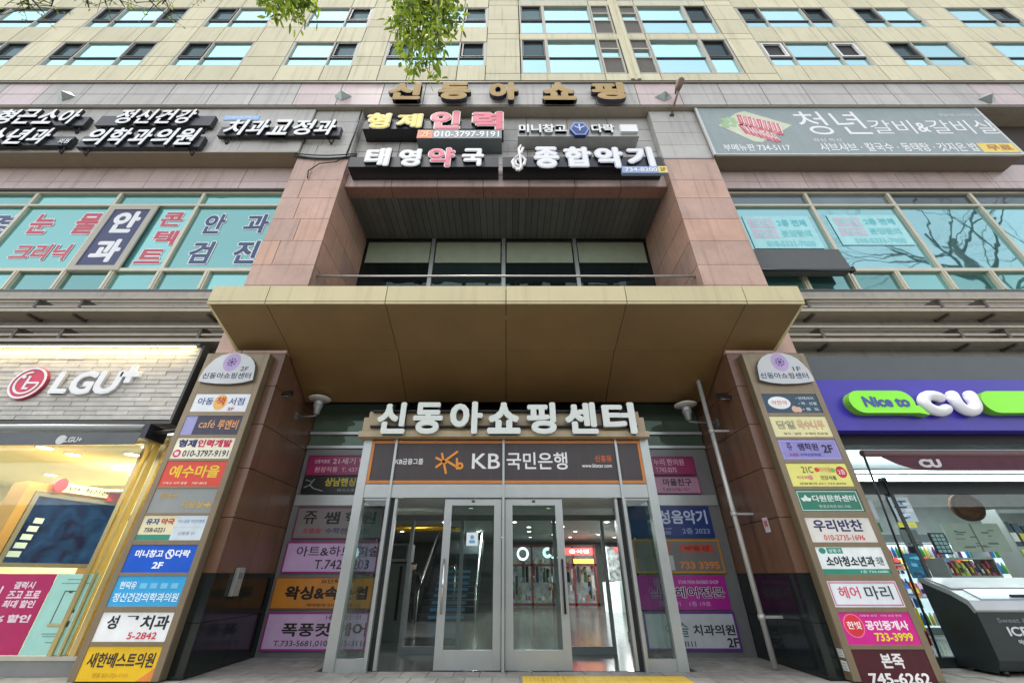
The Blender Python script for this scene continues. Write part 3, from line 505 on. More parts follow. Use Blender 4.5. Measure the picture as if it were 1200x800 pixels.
부-,*313*3,t0v,t0v13/~13/~/n+*/n+*13 +*/*/~/*/~-]+*-] )%+c)%*{-)*{-)&^-|&^-|*{2&*{2&+c
분-,*81;*8-=0q-=0q1;/z1;/z0!+/0!+/1; +//>/z/>/z.$+/.$ )%,A)%+Y-1+Y-1)a.()a.(+Y2&+Y2&,A *3*V*3&r1&&r1&(Z+*(Z+**V
브-,)&)e)&({2(({2()e *,0s*,+c0|+c0|0s0)0s0)/%+#/%+#0s +#.>0).>0),J+#,J
블-,*81H*8..0q..0q1H/z1H/z0N+/0N+/1H +//k/z/k/z.p+/.p )&-=)&,V2$,V2$-= *1&h12&h12(M+&(M+&)K0s)K0s+`*/+`*/*|/}*|/}*,*1*,
비-,0;1X0;&]13&]131X )Z0g)Z*$.=*$.=0g-F0g-F..*R..*R0g *R-G-F-G-F*k*R*k
빅-,)V0})V,<.6,<.60}-?0}-?/J*M/J*M0} *M.d-?.d-?-#*M-# *U+#*U*<0<*<0<&^14&^14+# 0<1X0<+W14+W141X
빛-,0<1X0<+o13+o131X )V12)V,e.6,e.612-?12-?/_*M/_*M12 *M.y-?.y-?-L*M-L -X,)-X+-*`+-*`*G-W*G-))O+r(g*;(A*X&_,$&~-6(Z.%)L.q(]0$(#1K&_1j(B04(i/!)P.Q*G1I*G1I+-.P+-.P,)
사-,+N0f+N.z+/-0*6+V(v*P)M)i*Q*U+C+b+y-(,R+j-B*d.B){.v*b-[+d,e-7,E.z,E0f /j1X/j&^0b&^0b,k2?,k2?-V0b-V0b1X
산-,+O0}+O/i+3.?*@-.)!,B)P+[*V,6+H-)+|./,T-2-C,G.E+r.p,X-V-@,c.I,F/f,F0} /q1X/q*90i*90i-j27-j27.T0i.T0i1X *X*z*X&r15&r15(Z+Q(Z+Q*z
살-,+N19+N0M+2/**>-|(~-8)K,P*S-)+E-u+z.x,Q.$-@->.A,m.m-Q-S.4,b/6,E0N,E19 /q1X/q,G0i,G0i.`27.`27/I0i/I0i1X *N&h1-&h1-(O+D(O+D)V0i)V0i+z*L+z*L+7/r+7/r*9*N*9
상-,-Y+=+q+)*e*L*@)N*e(P+q&s-Y&`/B&s0L(P0q)N0L*L/B+) -Y*V.r*J/a*(/{)N/a(t.r(R-Y(F,@(R+Q(t+7)N+Q*(,@*J +M1)+M0(+1.[*?-J)!,^)O+w*T,Q+E-D+y.J,P-O->,f.>,4.k,v-R-[,a.c,D/},D1) /q1X/q+U0i+U0i.927.927/#0i/#0i1X
새-,+/0_+/.h*s-(*-+U(y*M)R)l*H*T+,+V+W,j,%+`,b*f-T*&.+*i,|+j,:-4,#.m,#0_ .J1E.J(0/>(0/>,p0[,p0[&^1P&^1P1X0[1X0[-X/>-X/>1E
생-,.1+7,F+#+9*G*p)K+9(O,F&s.1&`/x&s1)(O1N)K1)*G/x+# .1*R/K*F0;*$0V)K0;(r/K(P.1(D,s(P,%(r+g)K,%*$,s*F +.0{+./]*s.P*2-J)&,_)T+z*I,P+,-:+W.1,$-C,b,c-S,7.#,x,x-Y,9.U,!/],!0{ .I1F.I+i/<+i/<.20U.20U+K1I+K1I1W0U1W0U.w/<.w/<1F
샤-,/j1X/j&^0b&^0b+D2;+D2;,/0b,/0b.>2;.>2;/)0b/)0b1X +N0f+N.z+/-0*6+U(v*M)O)g*Q*S+B+`+y-$,R+g-B*b.B)z.v*b-[+c,e-5,E.z,E0f
서-,0@1X0@.6.#.6.#-M0@-M0@&]17&]171X +Z0f+Z.z+;-/*C+U)%*N)Z)g*_*T+P+b,*-),`+i-P*b.T)w/+*_-k+`,s-4,S.z,S0f
선-,0?1W0?/9.0/9.0.O0?.O0?*017*0171W +T0}+T/i+7.>*D-+)(,=)T+V*Z,3+K-(,!.1,V-1-D,C.D+l.r,Q-Y-;,h.G,K/f,K0} *p*|*p&r1L&r1L(Z+h(Z+h*|
성-,-z+H,3+4+%*T*^)S+%(R,3&t-z&`/e&t0r(R1:)S0r*T/e+4 -z*b/8*T0(*10C)S0((w/8(S-z(F,`(S+p(w+T)S+p*1,`*T +U1$+U0!+9.V*D-F)%,Z)R+s*Z,M+L-A,$.H,X-M-E,c.F,2.t,t-Z-Z,i.d,L0%,L1$ .0/O.0.f0?.f0?+d17+d171X0?1X0?/O
세-,0[1X0[&^1P&^1P1X .Y1E.Y.$,{.$,{-;.Y-;.Y(0/L(0/L1E +-0_+-.h*q-(*,+V(y*M)Q)k*G*T+++X+V,n,#+b,a*e-R*!.%*d,x+i,8-5+~.k+~0_
센-,0U1X0U*.1I*.1I1X .Z1F.Z/*-)/*-).@.Z.@.Z*H/N*H/N1F *y+%*y&r1e&r1e(Z+q(Z+q+% +,0t+,/I*r.6*2-*)),9)W+U*J,/++,x+U-q+}-#,Z,@-I+m-x,Q,s-9,6.;+}/I+}0t
소-,-(,,-()b)&)b)&(y2((y2()b-{)b-{,, -$0w-$01,N.Z+.-G)G,g)l+}+=,R,Y-M-Q.g.I-M/f,R18+}1],g/v-G.T.Z-}01-}0w
속-,*&*t*&*10!*10!&^0w&^0w*t -*.--*,Y)&,Y)&+q2&+q2&,Y-},Y-}.- -)1J-)0},V/i+<.n)X.?)x-X+G.#,`.h-S/i.H.h/`.#1.-X1N.?/k.n.P/i-~0}-~1J
쇼-,)&)`)&(w2((w2()`/Y)`/Y+v.c+v.c)`,G)`,G+v+P+v+P)` -$0x-$02,M.`+,-P)E,s)h,-+;,],X-T-Q.k.J-U/h,^1;,-1^,s/w-P.T.`-}02-}0x
수-,-)18-)0a,U/D+8.C)Q-m)s-)+E-Q,`.?-U/F.K.?/f-Q17-)1X-m/r.C.T/E.#0a.#18 )&+~)&+8-)+8-)&^-|&^-|+82$+82$+~
술-,-)1S-)12,U0(+:/7)T.k)q.++C.L,^/--S0(.I/-/d.L17.+1S.k/n/7.R0(.!12.!1S *1&h12&h12(M+&(M+&)L0s)L0s+f-}+f-},d2$,d2$-K)&-K)&,d-),d-)+f*/+f*/+#/}+#/}*.*1*.
스-,)&)g)&(}2((}2()g -$0u-$0/,N.T+.-=)I,Y)o+p+?,I,Z-F-Q.c.I-F/d,H14+p1Z,Y/u-=.S.T-}0/-}0u
슬-,)&-H)&,`2$,`2$-H -)1Q-)10,U0#+:/3)T.f)q.%+D.H,_/*-S0$.I/*/d.H16.%1S.f/n/3.R0#.!10.!1Q *1&h12&h12(M+&(M+&)N0s)N0s+i*/+i*/+(/}+(/}*0*1*0
시-,0;1X0;&]13&]131X +`0f+`.z+>-,*B+R(~*M)U)d*^*P+R+^,/-%,h+e-[*^.a)v/7*]-t+^,y-2,W.z,W0f
식-,*U+,*U*C0<*C0<&^14&^14+, 0<1X0<+Z14+Z141X +]1-+]00+?.f*K-T)/,g)Y,#*a,[+R-N,,.U,c-U-S,h.X,4/%,w-g-`,s.k,U00,U1-
신-,0<1W0<*=14*=141W *m*{*m&r1P&r1P(Z+e(Z+e*{ +]1$+]0$+@.T*L-=)0,K)]+e*b,B+S-9,,.C,b-?-Q,O.U+v/$,]-f-I,s.Y,U0$,U1$
실-,0<1X0<,K13,K131X *l&h1S&h1S(O+a(O+a)T14)T14+y*i+y*i+60=+60=*8*l*8 +]1>+]0T+?/2*J.#)--:)W,S*_--+Q-z,,.~,c.$-T-9.Z,e/(-J-h.0,s/7,U0T,U1>
심-,0<1W0<+y14+y141W *j+D*j&j14&j14+D 0>*]0>(R+`(R+`*] +]14+]07+?.p*K-a).,v)W,3*`,i+R-[,,.`,c-b-T,v.Y,E/&-*-h-m,s.v,U07,U14
싱-,0<1W0<+_14+_141W -w+I,/+5*~*U*X)T*~(S,/&u-w&a/c&u0p(S19)T0p*U/c+5 -w*c/6*V0&*20B)T0&(x/6(S-w(G,[(S+k(x+O)T+k*2,[*V +]1/+]02+?.g*K-S)/,f)Y+~*a,Z+S-N,-.W,c-Y-T,m.Y,:/&,}-h-e,s.o,U02,U1/
쌤-,*k+;*k&j1Z&j1Z+; 0e*T0e(R+a(R+a*T 0h1X0h/)/]/)/]1G.k1G.k+m/]+m/].?0h.?0h+h1Z+h1Z1X ,P1#,P/w,K/(,7.++g-5+9.0+$/.*|/w*|1#*21#*2/w*(.u)`-k(r,t)A,7)t,f*=-C*U.(*m-@+4,_+g,-,=,^,a->,w.$-4-@-X,d./,7.Z,t-n-i-I.r-?/w-?1#
썹-,*l+f*l&j1D&j1D+f0M+f0M*P+c*P+c+f +c)i0M)i0M(R+c(R .w/T.w.l0L.l0L,51D,51D1X0L1X0L/T -71--707-0/?,s.B,>-L+f.C+K/B+D07+D1-*P1-*P07*C//)r.%({-0)M,O*--$*Y-f*w.Q+5-c+`,{,>,F,y,z-F-_-a.L-~-b.N-#/.,O/^-0.f-~.8/*.+07.+1-
아-,+b0n*F0F)Q/4)4-C)Q+Q*F*?+b)t,}*?-r+Q.3-C-r/4,}0F +b0!,S/a-,.h-?-C-,+z,S+$+b*c*p+$*;+z*(-C*;.h*p/a /j1X/j&^0b&^0b,q2?,q2?-[0b-[0b1X
악-,+n0~*N0c)V/r)7.^)V-H*N,X+n,=-1,X.)-H.H.^.)/r-10c +n06,c0#-?/M-S.^-?-m,c-:+n-(*y-:*A-m*-.^*A/M*y0# *>+7*>*N/q*N/q&]0i&]0i+7 /q1X/q+g0i+g0i.;27.;27/$0i/$0i1X
안-,+n0t*O0V)V/d)7.J)V-1*O,>+n+}-0,>.)-1.H.J.)/d-00V +n0+,c/t->/>-S.J->-W,c,~+n,k*z,~*B-W*-.J*B/>*z/t /q1X/q*;0i*;0i-m27-m27.V0i.V0i1X *W+#*W&r15&r15(Z+N(Z+N+#
앤-,+G0m*80P)K/^)0.F)K-/*8,=+G+},V,=-D-/-`.F-D/^,V0P +G0$,//n,^/8,o.F,^-T,/,{+G,h*`,{*1-T)|.F*1/8*`/n .J1F.J*M/=*M/=-x0U-x0U*-1I*-1I1W0U1W0U.b/=.b/=1F *y++*y&r1e&r1e(Z+q(Z+q++
약-,*>+6*>*M/q*M/q&^0i&^0i+6 +n0~*N0c)V/r)7.^)V-H*N,X+n,=-1,X.)-H.H.^.)/r-10c +n06,c0#-?/M-S.^-?-m,c-:+n-(*y-:*A-m*-.^*A/M*y0# /q1X/q+b0i+b0i-325-325-z0i-z0i/?25/?250)0i0)0i1X
양-,+n0~*N0c)V/s)7._)V-J*N,Z+n,?-1,Z.)-J.H._.)/s-10c +n07,c0$-?/M-S._-?-o,c-<+n-**y-<*A-o*-._*A/M*y0$ -Y+F+q+2*e*S*@)R*e(R+q&t-Y&`/A&t0L(R0q)R0L*S/A+2 -Y*_.r*R/a*//{)R/a(w.r(S-Y(G,@(S+Q(w+7)R+Q*/,@*R /q1X/q+c0i+c0i-725-725-}0i-}0i/B25/B250,0i0,0i1X
어-,+c0!,T/a-,.h-?-C-,+z,T+$+c*c*r+$*>+z*+-C*>.h*r/a 0@1X0@-l.1-l-i/G,v0K+c0n*H0F)T/4)7-C)T+Q*H*?+c)t,x*<-k+D.1-(0@-(0@&]17&]171X
업-,+i0C,]01-7/[-K.o-7.$,]-O+i-=*t-O*=.$*).o*=/[*t01 *r+h*r&j17&j17+h0?+h0?*Q+i*Q+i+h +i)k0?)k0?(R+i(R 0?1X0?/6.</6-p06,{0t+i1.*J0o)S0$)5.o)S-[*J,n+i,R,|,i-q-K.=.M0?.M0?,917,9171X
에-,0[1X0[&^1P&^1P1X +</v+{/X,H.b,V->,H+v+{+!+<*b*Z+!*2+v*#->*2.b*Z/X +<0h*20@)J//)2->)J+L*2*:+<)o,C*6-++=-G,|.^,|.^(0/Q(0/Q1E.^1E.^-e-G-e-)/B,B0E
연-,+i0/,[/w-7/A-K.L-7-W,[,~+i,j*u,~*=-W*).L*=/A*u/w 0?/<0?-_.4-_.>.3.>.g.:/#.3/< +i0z*K0])T/h)5.L)T-2*K,=+i+|,V,*-9,G-l,v0?,v0?*817*8171W0?1W0?0$-k0$-90R,U0p *t*~*t&r1P&r1P(Z+k(Z+k*~
영-,+i06,]0#-7/L-K.]-7-m,]-:+i-&*u-:*=-m*).]*=/L*u0# -z+M,3+8+&*X*^)V+&(T,3&u-z&`/e&u0q(T1:)V0q*X/e+8 -z*h/9*Z0)*50D)V0)(x/9(S-z(F,`(S+o(x+S)V+o*5,`*Z .3/H0?/H0?-r.4-r.>.D.>.v.:/1 0?1X0?00-i00-70Y,U0u+i0~*K0b)T/r)5.])T-G*K,W+i,;,U,D-7,`-i--0?--0?+d17+d171X
예-,0[1X0[&^1P&^1P1X +</v+|/X,H.b,W->,H+v+|+!+<*b*Y+!*1+v*!->*1.b*Y/X .`.J.`,1-@,1-@.J +<0h*20@)J//)2->)J+L*2*:+<)o,(*#,b*T-.+G.`+G.`(0/S(0/S1E.`1E.`/3-//3,b0%,(0V
왁-,*;*n*;**/p**/p&^0h&^0h*n ,&0],t0N-K0(-^/I-K.k,t.D,&.6+6.D*_.k*L/I*_0(+60N ,&1@*j1*)w0I)Y/I)q.Q*T-r+Y-S+Y,V)%,S)0+k+%+m-0+x/=,5/6,r-J,`,Q,Z,Q-T-U-s.9.R.P/I.30I-@1* /p1W/p+?0h+?0h.%25.%25.l0h.l0h1W
요-,-S08.z0!/w/D0;.G/w-J.z,l-S,V,-,l+1-J*m.G+1/D,-0! -S0{+`0^*G/h)x.G*+-W*T,t+:,C+:)a)&)a)&(w2((w2()a/p)a/p,D0T,u0~-W10.G0a/h/H0^ ,1)a,1,#,X+x-&+s-S+q.$+s.O+x.x,#.x)a
용-,-S+3+c*|*S*F*.)J*S(M+c&s-S&`/C&s0R(M0x)J0R*F/C*| -S*N.r*C/e)~0#)J/e(q.r(O-S(D,4(O+B(q+&)J+B)~,4*C -S0b.u0U/k020+/U/k.y.u.U-S.I,2.U+<.y*|/U+<02,20U -S1G+`13*M0U*%/U*3.y*Y.K+:.)+:,a)&,a)&+y2$+y2$,a/m,a/m.)0M.K0t.y1$/U0Y0U/G13 ,2,a,2-o,X-i.N-i.v-o.v,a
우-,-R14+d0x*O02*&/!*O-q+d-+-R,o/B-+0V-q1!/!0V02/B0x -R0L.r0</h/j0)/!/h.8.r-g-R-V,4-g+>.8*}/!+>/j,40< )%+u)%+/-)+/-)&^-|&^-|+/2&+/2&+u
움-,-S1G+a13*M0S*%/R*M.R+a-u-S-a/G-u0Y.R1$/R0Y0S/G13 -S0b.u0T/j000+/R/j.v.u.R-S.F,2.R+=.v*|/R+=00,20T 0%*?0%(R+%(R+%*? )&,w)&,2-*,2-*+&*0+&*0&j0x&j0x+&-}+&-},22$,22$,w
원-,,713*z0{*+0C)k/K*+.S*z-x,7-e-P-x.C.S.`/K.C0C-P0{ ,70P-%0D-Y0!-l/K-Y.u-%.S,7.G+G.S*p.u*^/K*p0!+G0D )-,8+r,<+r*D,j*D,j,A-a,G/M,[/G-<-6-++!-!(~,} .9+d.9+&0;+&0;*$13*$131W0;1W0;+d *G*i*G&r1I&r1I(Z+?(Z+?*i
유-,-R14+d0x*O02*&/#*O-s+d-.-R,r/B-.0V-s1!/#0V02/B0x -R0L.r0</h/k0)/#/h.:.r-j-R-Y,4-j+>.:*}/#+>/k,40< )%+x)%+3+C+3+C&^,=&^,=+3.j+3.j&^/c&^/c+32&+32&+x
육-,-S1C+a1.*M0N*%/L*M.I+a-j-S-T/F-j0Y.I1$/L0Y0N/F1. -S0].u0O/j0+0+/L/j.n.u.H-S.;,2.H+=.n*|/L+=0+,20O *&*n*&**0!**0!&^0w&^0w*n/_*n/_,(2$,(2$,l)&,l)&,(+H,(+H*n ,@,(.h,(.h*n,@*n
융-,-S*N.r*C/e)~0#)I/e(q.r(O-S(D,4(O+B(q+&)I+B)~,4*C -S1F+`12*M0S*%/R*M.R+`-u-S-a/G-u0Y.R1$/R0Y0S/G12 -S0`.u0S/j0/0+/R/j.v.u.R-S.F,2.R+=.v*|/R+=0/,20S )&,y)&,4+>,4+>*q*`*O*:*#*.)I*S(L+c&r-S&_/C&r0R(L0x)I0l*!0H*N/l*o/l,42$,42$,y ,6+*,6,4.t,4.t+*
은-,)&,C)&+[2$+[2$,C -S19+a1!*M0A*%/;*M.5+a-R-S-</F-R0Y.51$/;0Y0A/F1! -S0Q.u0C/j/x0+/;/j.Y.u.3-S.$,2.3+=.Y*|/;+=/x,20C *5*g*5&r1$&r1$(Z+-(Z+-*g
을-,-S1H+_16*L0]*%/c*L.h+_.2-S-|/H.20Z.h1$/c0Z0]/H16 -S0f.w0Z/k0:0+/c/k//.w.k-S.`,1.k+<//*}/c+<0:,10Z )&->)&,V2$,V2$-> *1&h12&h12(M+&(M+&)N0s)N0s+e*/+e*/+$/}+$/}*0*1*0
음-,-S1D+a1/*M0P*%/N*M.M+a-o-S-Z/G-o0Y.M1$/N0Y0P/G1/ -S0^.u0P/j0,0+/N/j.r.u.N-S.A,2.N+=.r*|/N+=0,,20P *0+&*0&j0x&j0x+& 0%*?0%(R+%(R+%*? )&,i)&,#2$,#2$,i
의-,,;0r*t0V)z/g)Y.R)z->*t,N,;,3-^,N.X->.x.R.X/g-^0V ,;0)-3/s-m/A.%.R-m-d-3-2,;,|+C-2*f-d*P.R*f/A+C/s 081X08&]10&]101X )7)m+4)o-F)y/`*9/X*w-B*b+-*X),*W
이-,0;1X0;&]13&]131X +y0n*]0F)g/4)H-C)g+Q*]*?+y)t-8*?..+Q.L-C../4-80F +y0!,l/a-D.h-W-C-D+z,l+$+y*c+*+$*P+z*=-C*P.h+*/a
인-,0<1W0<*@14*@141W +r0t*S0V)Z/d);.K)Z-2*S,?+r+~-4,?.--2.L.K.-/d-40V +r0+,f/t-A/>-V.K-A-X,f-!+r,l*~-!*F-X*1.K*F/>*~/t *m+(*m&r1P&r1P(Z+e(Z+e+(
일-,+p17*Q0y)Z02);/#)Z-s*Q-,+p,n-1-,.)-s.G/#.)02-10y +p0M,d0<->/j-R/#->.:,d-h+p-V*|-h*E.:*1/#*E/j*|0< 0<1X0<,P14,P141X *l&j1S&j1S(Q+a(Q+a)Y14)Y14,!*i,!*i+<0=+<0=*<*l*<
임-,0<1W0<+v14+v141W *j+D*j&j14&j14+D 0>*]0>(R+`(R+`*] +r1(*R0i)Z/z);.f)Z-R*R,d+r,H-5,d.--R.L.f.-/z-50i +r0=,g0+-B/T-V.f-B-x,g-E+r-3*}-E*E-x*1.f*E/T*}0+
자-,)80V)8/m+P/m+P.U+/,q*4+@(t*<)I)U*N*B+B+N+{,p,U+X-G*S.J)l.z*R-_+R,g,{,G.U,G/m.Y/m.Y0V /j1X/j&^0b&^0b,m2?,m2?-W0b-W0b1X
장-,-Y+@+q+,*e*O*@)P*e(Q+q&t-Y&`/B&t0L(Q0q)P0L*O/B+, -Y*Y.r*M/a*+/{)P/a(u.r(R-Y(F,@(R+Q(u+7)P+Q*+,@*M )<0q)<0,+P0,+P/d+3.C*?-8)!,O)M+i*U,A+G-1+|.5,S-=-B,V.E,(.m,j-T-M,d.O,H/e,H0,.Y0,.Y0q /q1X/q+Y0i+Y0i.>27.>27/(0i/(0i1X
적-,*X+,*X*C0?*C0?&^17&^17+, )D0v)D01+W01+W/i+:.I*E-<)*,R)U+l*],E+N-7,(.;,[-@-I,U.K,$.v,g-^-M,m.S,P/j,P01.a01.a0v 0?1X0?.~.D.~.D.80?.80?+^17+^171X
전-,0?1W0?.p.?.p.?.+0?.+0?*=17*=171W *t*y*t&r1P&r1P(Z+k(Z+k*y )D0j)D0$+W0$+W/T+:.3*E-&)*,=)U+U*],/+N,~,&.%,Z-+-I,@.K+k.v,Q-^-8,m.>,P/T,P0$.a0$.a0j
점-,*j+<*j&j17&j17+< 0A*U0A(R+a(R+a*U 0?1X0?/,.B/,.B.B0?.B0?+j17+j171X )D0z)D05+W05+W/p+:.O*E-B)*,X)U+r*],K+N-=,&.A,Z-F-I,[.K,*.v,m-^-T,m.Y,P/p,P05.a05.a0z
정-,-z+C,3+/+%*P*^)P+%(P,3&s-z&_/e&s0r(P1:)P0r*P/e+/ -z*^/8*Q0(*-0C)P0((t/8(P-z(D,`(P+p(t+T)P+p*-,`*Q 0?1X0?/!.C/!.C.90?.90?+`17+`171X )D0r)D0-+W0-+W/j+:.H*F-:)*,N)U+h*],B+N-5,(.;,[-@-J,V.K,$.v,h-^-N,m.T,P/k,P0-.a0-.a0r
제-,0Z1X0Z&^1N&^1N1X .[1C.[.#,}.#,}-;.[-;.[(1/N(1/N1C )50I)5/a+*/a+*.j*o,~*++J(x*?)O)]*E*H+)+O+S,i+~+X,_*Y-R)r.)*T,w+Z,5-*+{.j+{/a-g/a-g0I
종-,-S+++c*u*S*?*.)E*S(K+c&r-S&`/C&r0R(K0x)E0R*?/C*u -S*E.s*:/e)w0#)E/e(o.s(O-S(D,4(O+B(o+&)E+B)w,4*: )&,^)&+u2$+u2$,^-},^-}.&-*.&-*,^ )s1.)s0F,z0F,I/G+3.`)T.<)s-U+J-w,e.Z-S/V.D.Z/^-w15-U1S.</u.a._/G..0F160F161.
죽-,*&*s*&*.0!*.0!&^0w&^0w*s-}*s-},12&,12&,v)&,v)&,1-*,1-**s )s13)s0K,z0K,J/J+5.`)U.:)t-S+K-v,e.Z-S/W.D.Z/^-v14-S1S.:/s.`.^/J..0K160K1613
중-,-S*K.r*@/e)|0#)H/e(q.r(O-S(D,4(O+B(q+&)H+B)|,4*@ )&,y)&,4-*,4-*+0+O*u*N*>*.)H*S(L+c&s-S&`/C&s0R(L0x)H0W*>/V*u-}+0-},42$,42$,y )s1.)s0F,z0F,I/F+3._)U.:)s-S+J-v,e.X-S/U.D.X/^-v15-S1S.:/u._._/F..0F160F161.
쥬-,)&+})&+8+E+8+E&^,=&^,=+8.l+8.l&^/c&^/c+82$+82$+} )u0{)u08-$08,R.}+9.$)W-Q)x,k+H-7,a.!-S/(.G.!/`-711,k1P-Q/o.$.U.}.&081208120{
즈-,)&)e)&({2(({2()e )l0Y)l/q-)/q-)/I,R-y+2,k)O,2)r+J+B+{,_,s-U.,.M,u/j+~1;+N1^,5/x,n.V-z.#/I.#/q1=/q1=0Y
지-,0;1X0;&^13&^131X )D0V)D/m+a/m+a.U+?,p*D+?)&*<)W)U*^*A+S+M,0,o,j+U-_*R.g)l/9*R-v+N,{,v,Y.U,Y/m.w/m.w0V
직-,0<1X0<+W14+W141X *U+&*U*>0<*>0<&^14&^14+& )I0u)I00+c00+c/i+E.I*P-=)3,S)_+o*g,G+Y-7,3.:,i->-Z,T.`,#/.,f-n-J,y.O,[/i,[00.r00.r0u
진-,0<1W0<*>14*>141W )I0i)I0#+c0#+c/N+E./*P-!)3,9)_+S*g,,+Y,y,3-|,i-#-Z,:.`+f/.,K-n-0,y.5,[/N,[0#.r0#.r0i *m*}*m&r1P&r1P(Z+e(Z+e*}
찬-,+S1R+S08)@08)@/P+S/P+S/8+6-y*C,r)(,1)R+J*W+|+I,i+~-g,U,p-E,-.G+[.r,B-X-#,g.$,J/8,J/P.]/P.]08,K08,K1R /q1X/q*70i*70i-g27-g27.P0i.P0i1X *W*r*W&r15&r15(Z+N(Z+N*r
창-,-Y+9+p+%*e*I*@)L*e(O+p&t-Y&a/B&t0L(O0q)L0L*I/B+% -Y*S.r*H/a*%/{)L/a(s.r(Q-Y(E,@(Q+Q(s+7)L+Q*%,@*H +S1]+S0E)@0E)@/^+S/^+S/K+6.3*C-/)(,L)Q+g*W,;+I-&+~.$,V-1-G,M.J+~.r,e-X-B,g.=,J/K,J/^.]/^.]0E,K0E,K1] /q1X/q+P0i+P0i.:27.:27/#0i/#0i1X
책-,*i*{*i*60R*60R&^1I&^1I*{ +-1M+-0<)@0<)@/T+-/T+-/J*s.7*5-4).,M)V+k*K,@+--(+V-z,$-.,c,L-U+{-},_,w-@,7.=+}/J+}/T-g/T-g0<+}0<+}1M .J1G.J+T/>+T/>.30U.30U+O1I+O1I1W0U1W0U.x/>.x/>1G
청-,-z+>,3+++%*M*^)O+%(P,3&t-z&`/e&t0r(P1:)O0r*M/e++ -z*X/9*L0)**0C)O0)(u/9(Q-z(E,`(Q+p(u+T)O+p**,`*L +S1]+S0F)@0F)@/_+S/_+S/M+6.4*C-/)),J)Q+e*X,:+J-&,!.%,X-1-J,L.P+}.x,c-]-A,h.>,J/M,J/_.]/_.]0F,K0F,K1] 0?1X0?.h.@.h.@.!0?.!0?+V17+V171X
체-,0Z1X0Z&^1N&^1N1X .[1C.[-`-,-`-,,v.[,v.[(1/N(1/N1C +*17+*/h)8/h)8/!+*/!+*.R*o,u*-+J({*D)P)a*E*I+(+J+R,]+~+Q,a*W-U)u.)*W,x+W,5,{+z.R+z/!-j/!-j/h+z/h+z17
초-,-++v-+)_)&)_)&(u2((u2()_-~)_-~+v -+1E-+0#)t0#)t/;-*/;,X-t+?,q)T,<)u+V+H,#,a,k-T-r.H,k/a,#14+V1T,</j,q.P-t.!/;15/;150#-~0#-~1E
최-,081X08&]10&]101X )7)b+4)d-F)n/`*-/X*l.a*a,m*R,m,A+u,A+u*N),*K +u1Q+u0=)^0=)^/T+t/T+T.?*b-B)G,d)o,!*w,P+j-9,C.5,z->-m,X.u,,/?,n.$-I-0.D,m/T/+/T/+0=,m0=,m1Q
츠-,)&)a)&(w2((w2()a -+1C-+/~)t/~)t/9-*/9,Y-j+A,a)W,()y+@+J+n,b,^-T-j.G,^/_+n10+@1Q,(/h,a.O-j.!/915/915/~-~/~-~1C
층-,)&,T)&+l2$+l2$,T -S*{+c*j*S*6*.)?*S(H+c&q-S&`/D&q0R(H0x)?0R*6/D*j -S*;.s*1/e)o0#)?/e(l.s(M-S(C,4(M+B(l+&)?+B)o,4*1 )|0[)|/t-%/t,Q.x+<.9)V-t)q-3+G-O,a.)-S.w.F.)/`-O17-31P-t/k.9.U.x.$/t1-/t1-0[-}0[-}1Z-*1Z-*0[
치-,0;1X0;&^13&^131X +l1G+l/r)P/r)P/.+m/.+m.D+M,b*U+9)8*;)g)V*m*=+a+B,;,],t+H-h*J.m)g/?*K-}+E-&,h,d.D,d/..|/..|/r,d/r,d1G
친-,0<1W0<*814*8141W *m*w*m&r1P&r1P(Z+e(Z+e*w +g1S+g0:)O0:)O/R+g/R+g/;+I-z*U,s)9,0)c+J*j+}+[,j,5-k,l,q-_,-.e+Z/1,A-q-!,{.$,^/;,^/R.t/R.t0:,_0:,_1S
카-,)b0U)b/m-9/m-4/6-+.^,z.*)3-n)@-#,`-A+u,**f*{)/)})^)<,G+?-j-k.10U /j1X/j&_0b&_0b,l2;,l2;-U0b-U0b1X
칼-,)`10)`0I--0I-)0+,}/i,s/L)2/=)@.T,P.k+f.!*^-C)6,r)V,/,)-9-W.x.*10 /q1X/q,G0i,G0i.U27.U27/?0i/?0i1X *N&j1-&j1-(P+E(P+E)W0i)W0i+z*L+z*L+7/q+7/q*:*N*:
컬-,0?1X0?/5.3/5.3.L0?.L0?,K17,K171X )k1,)k0E-40E-00%,|/G)=/8)K.Q,[.h+r-|*j-@)@,o)`,-,4-6-`.s.01, *q&j1U&j1U(Q+g(Q+g)Y17)Y17+~*o+~*o+;0@+;0@*<*q*<
컷-,0?1W0?.^.4.^.4-u0?-u0?*h17*h171W -V+Z-V+;-+){+u(|*9(H*Z&b,#(/-4(t.#)v.o(u/~(01F&d1i(J0.(~.x)|.M+;.M+Z )h0s)h0.-50.-1/f-)/B,z.|):.m)H.(,Z.>+q-J*h,b)?,*)a+C,8,a-d.R.20s
콘-,*-1-*-0D0#0D0!/<)s/+*!.@/{.Y/w.-/g-&0^,|0p.70v/>0w1- ,c-h,c,?)(,?)(+W2#+W2#,?-Z,?-Z-h *4*f*4&l1/&l1/(T+,(T+,*f
크-,)&)k)&)$2$)$2$)k *.0W*./o0%/o0#-n)q-U)},m/}-./v,A/k+P/Y*Y0Q*Q0m,B0w-v0x0W
탕-,-Z+7+r+#*f*H*A)K*f(N+r&s-Z&`/C&s0N(N0s)K0N*H/C+# -Z*Q.s*E/b*#/|)K/b(r.s(P-Z(D,A(P+R(r+8)K+R*#,A*E /q1X/q+N0i+N0i.:27.:27/#0i/#0i1X )P0t)P,/,%,1-M,8.k,I.b-1-J,~,*,v*H,t*H.3-r.3-r.v*H.v*H00.%00.%0t
태-,)K0K)K*++P*-,a*4-l*C-d+-,a*{+Y*t*?*r*?-+-5-+-5-n*?-n*?/d-C/d-C0K .J1E.J(0/>(0/>,q0[,q0[&^1P&^1P1X0[1X0[-Y/>-Y/>1E
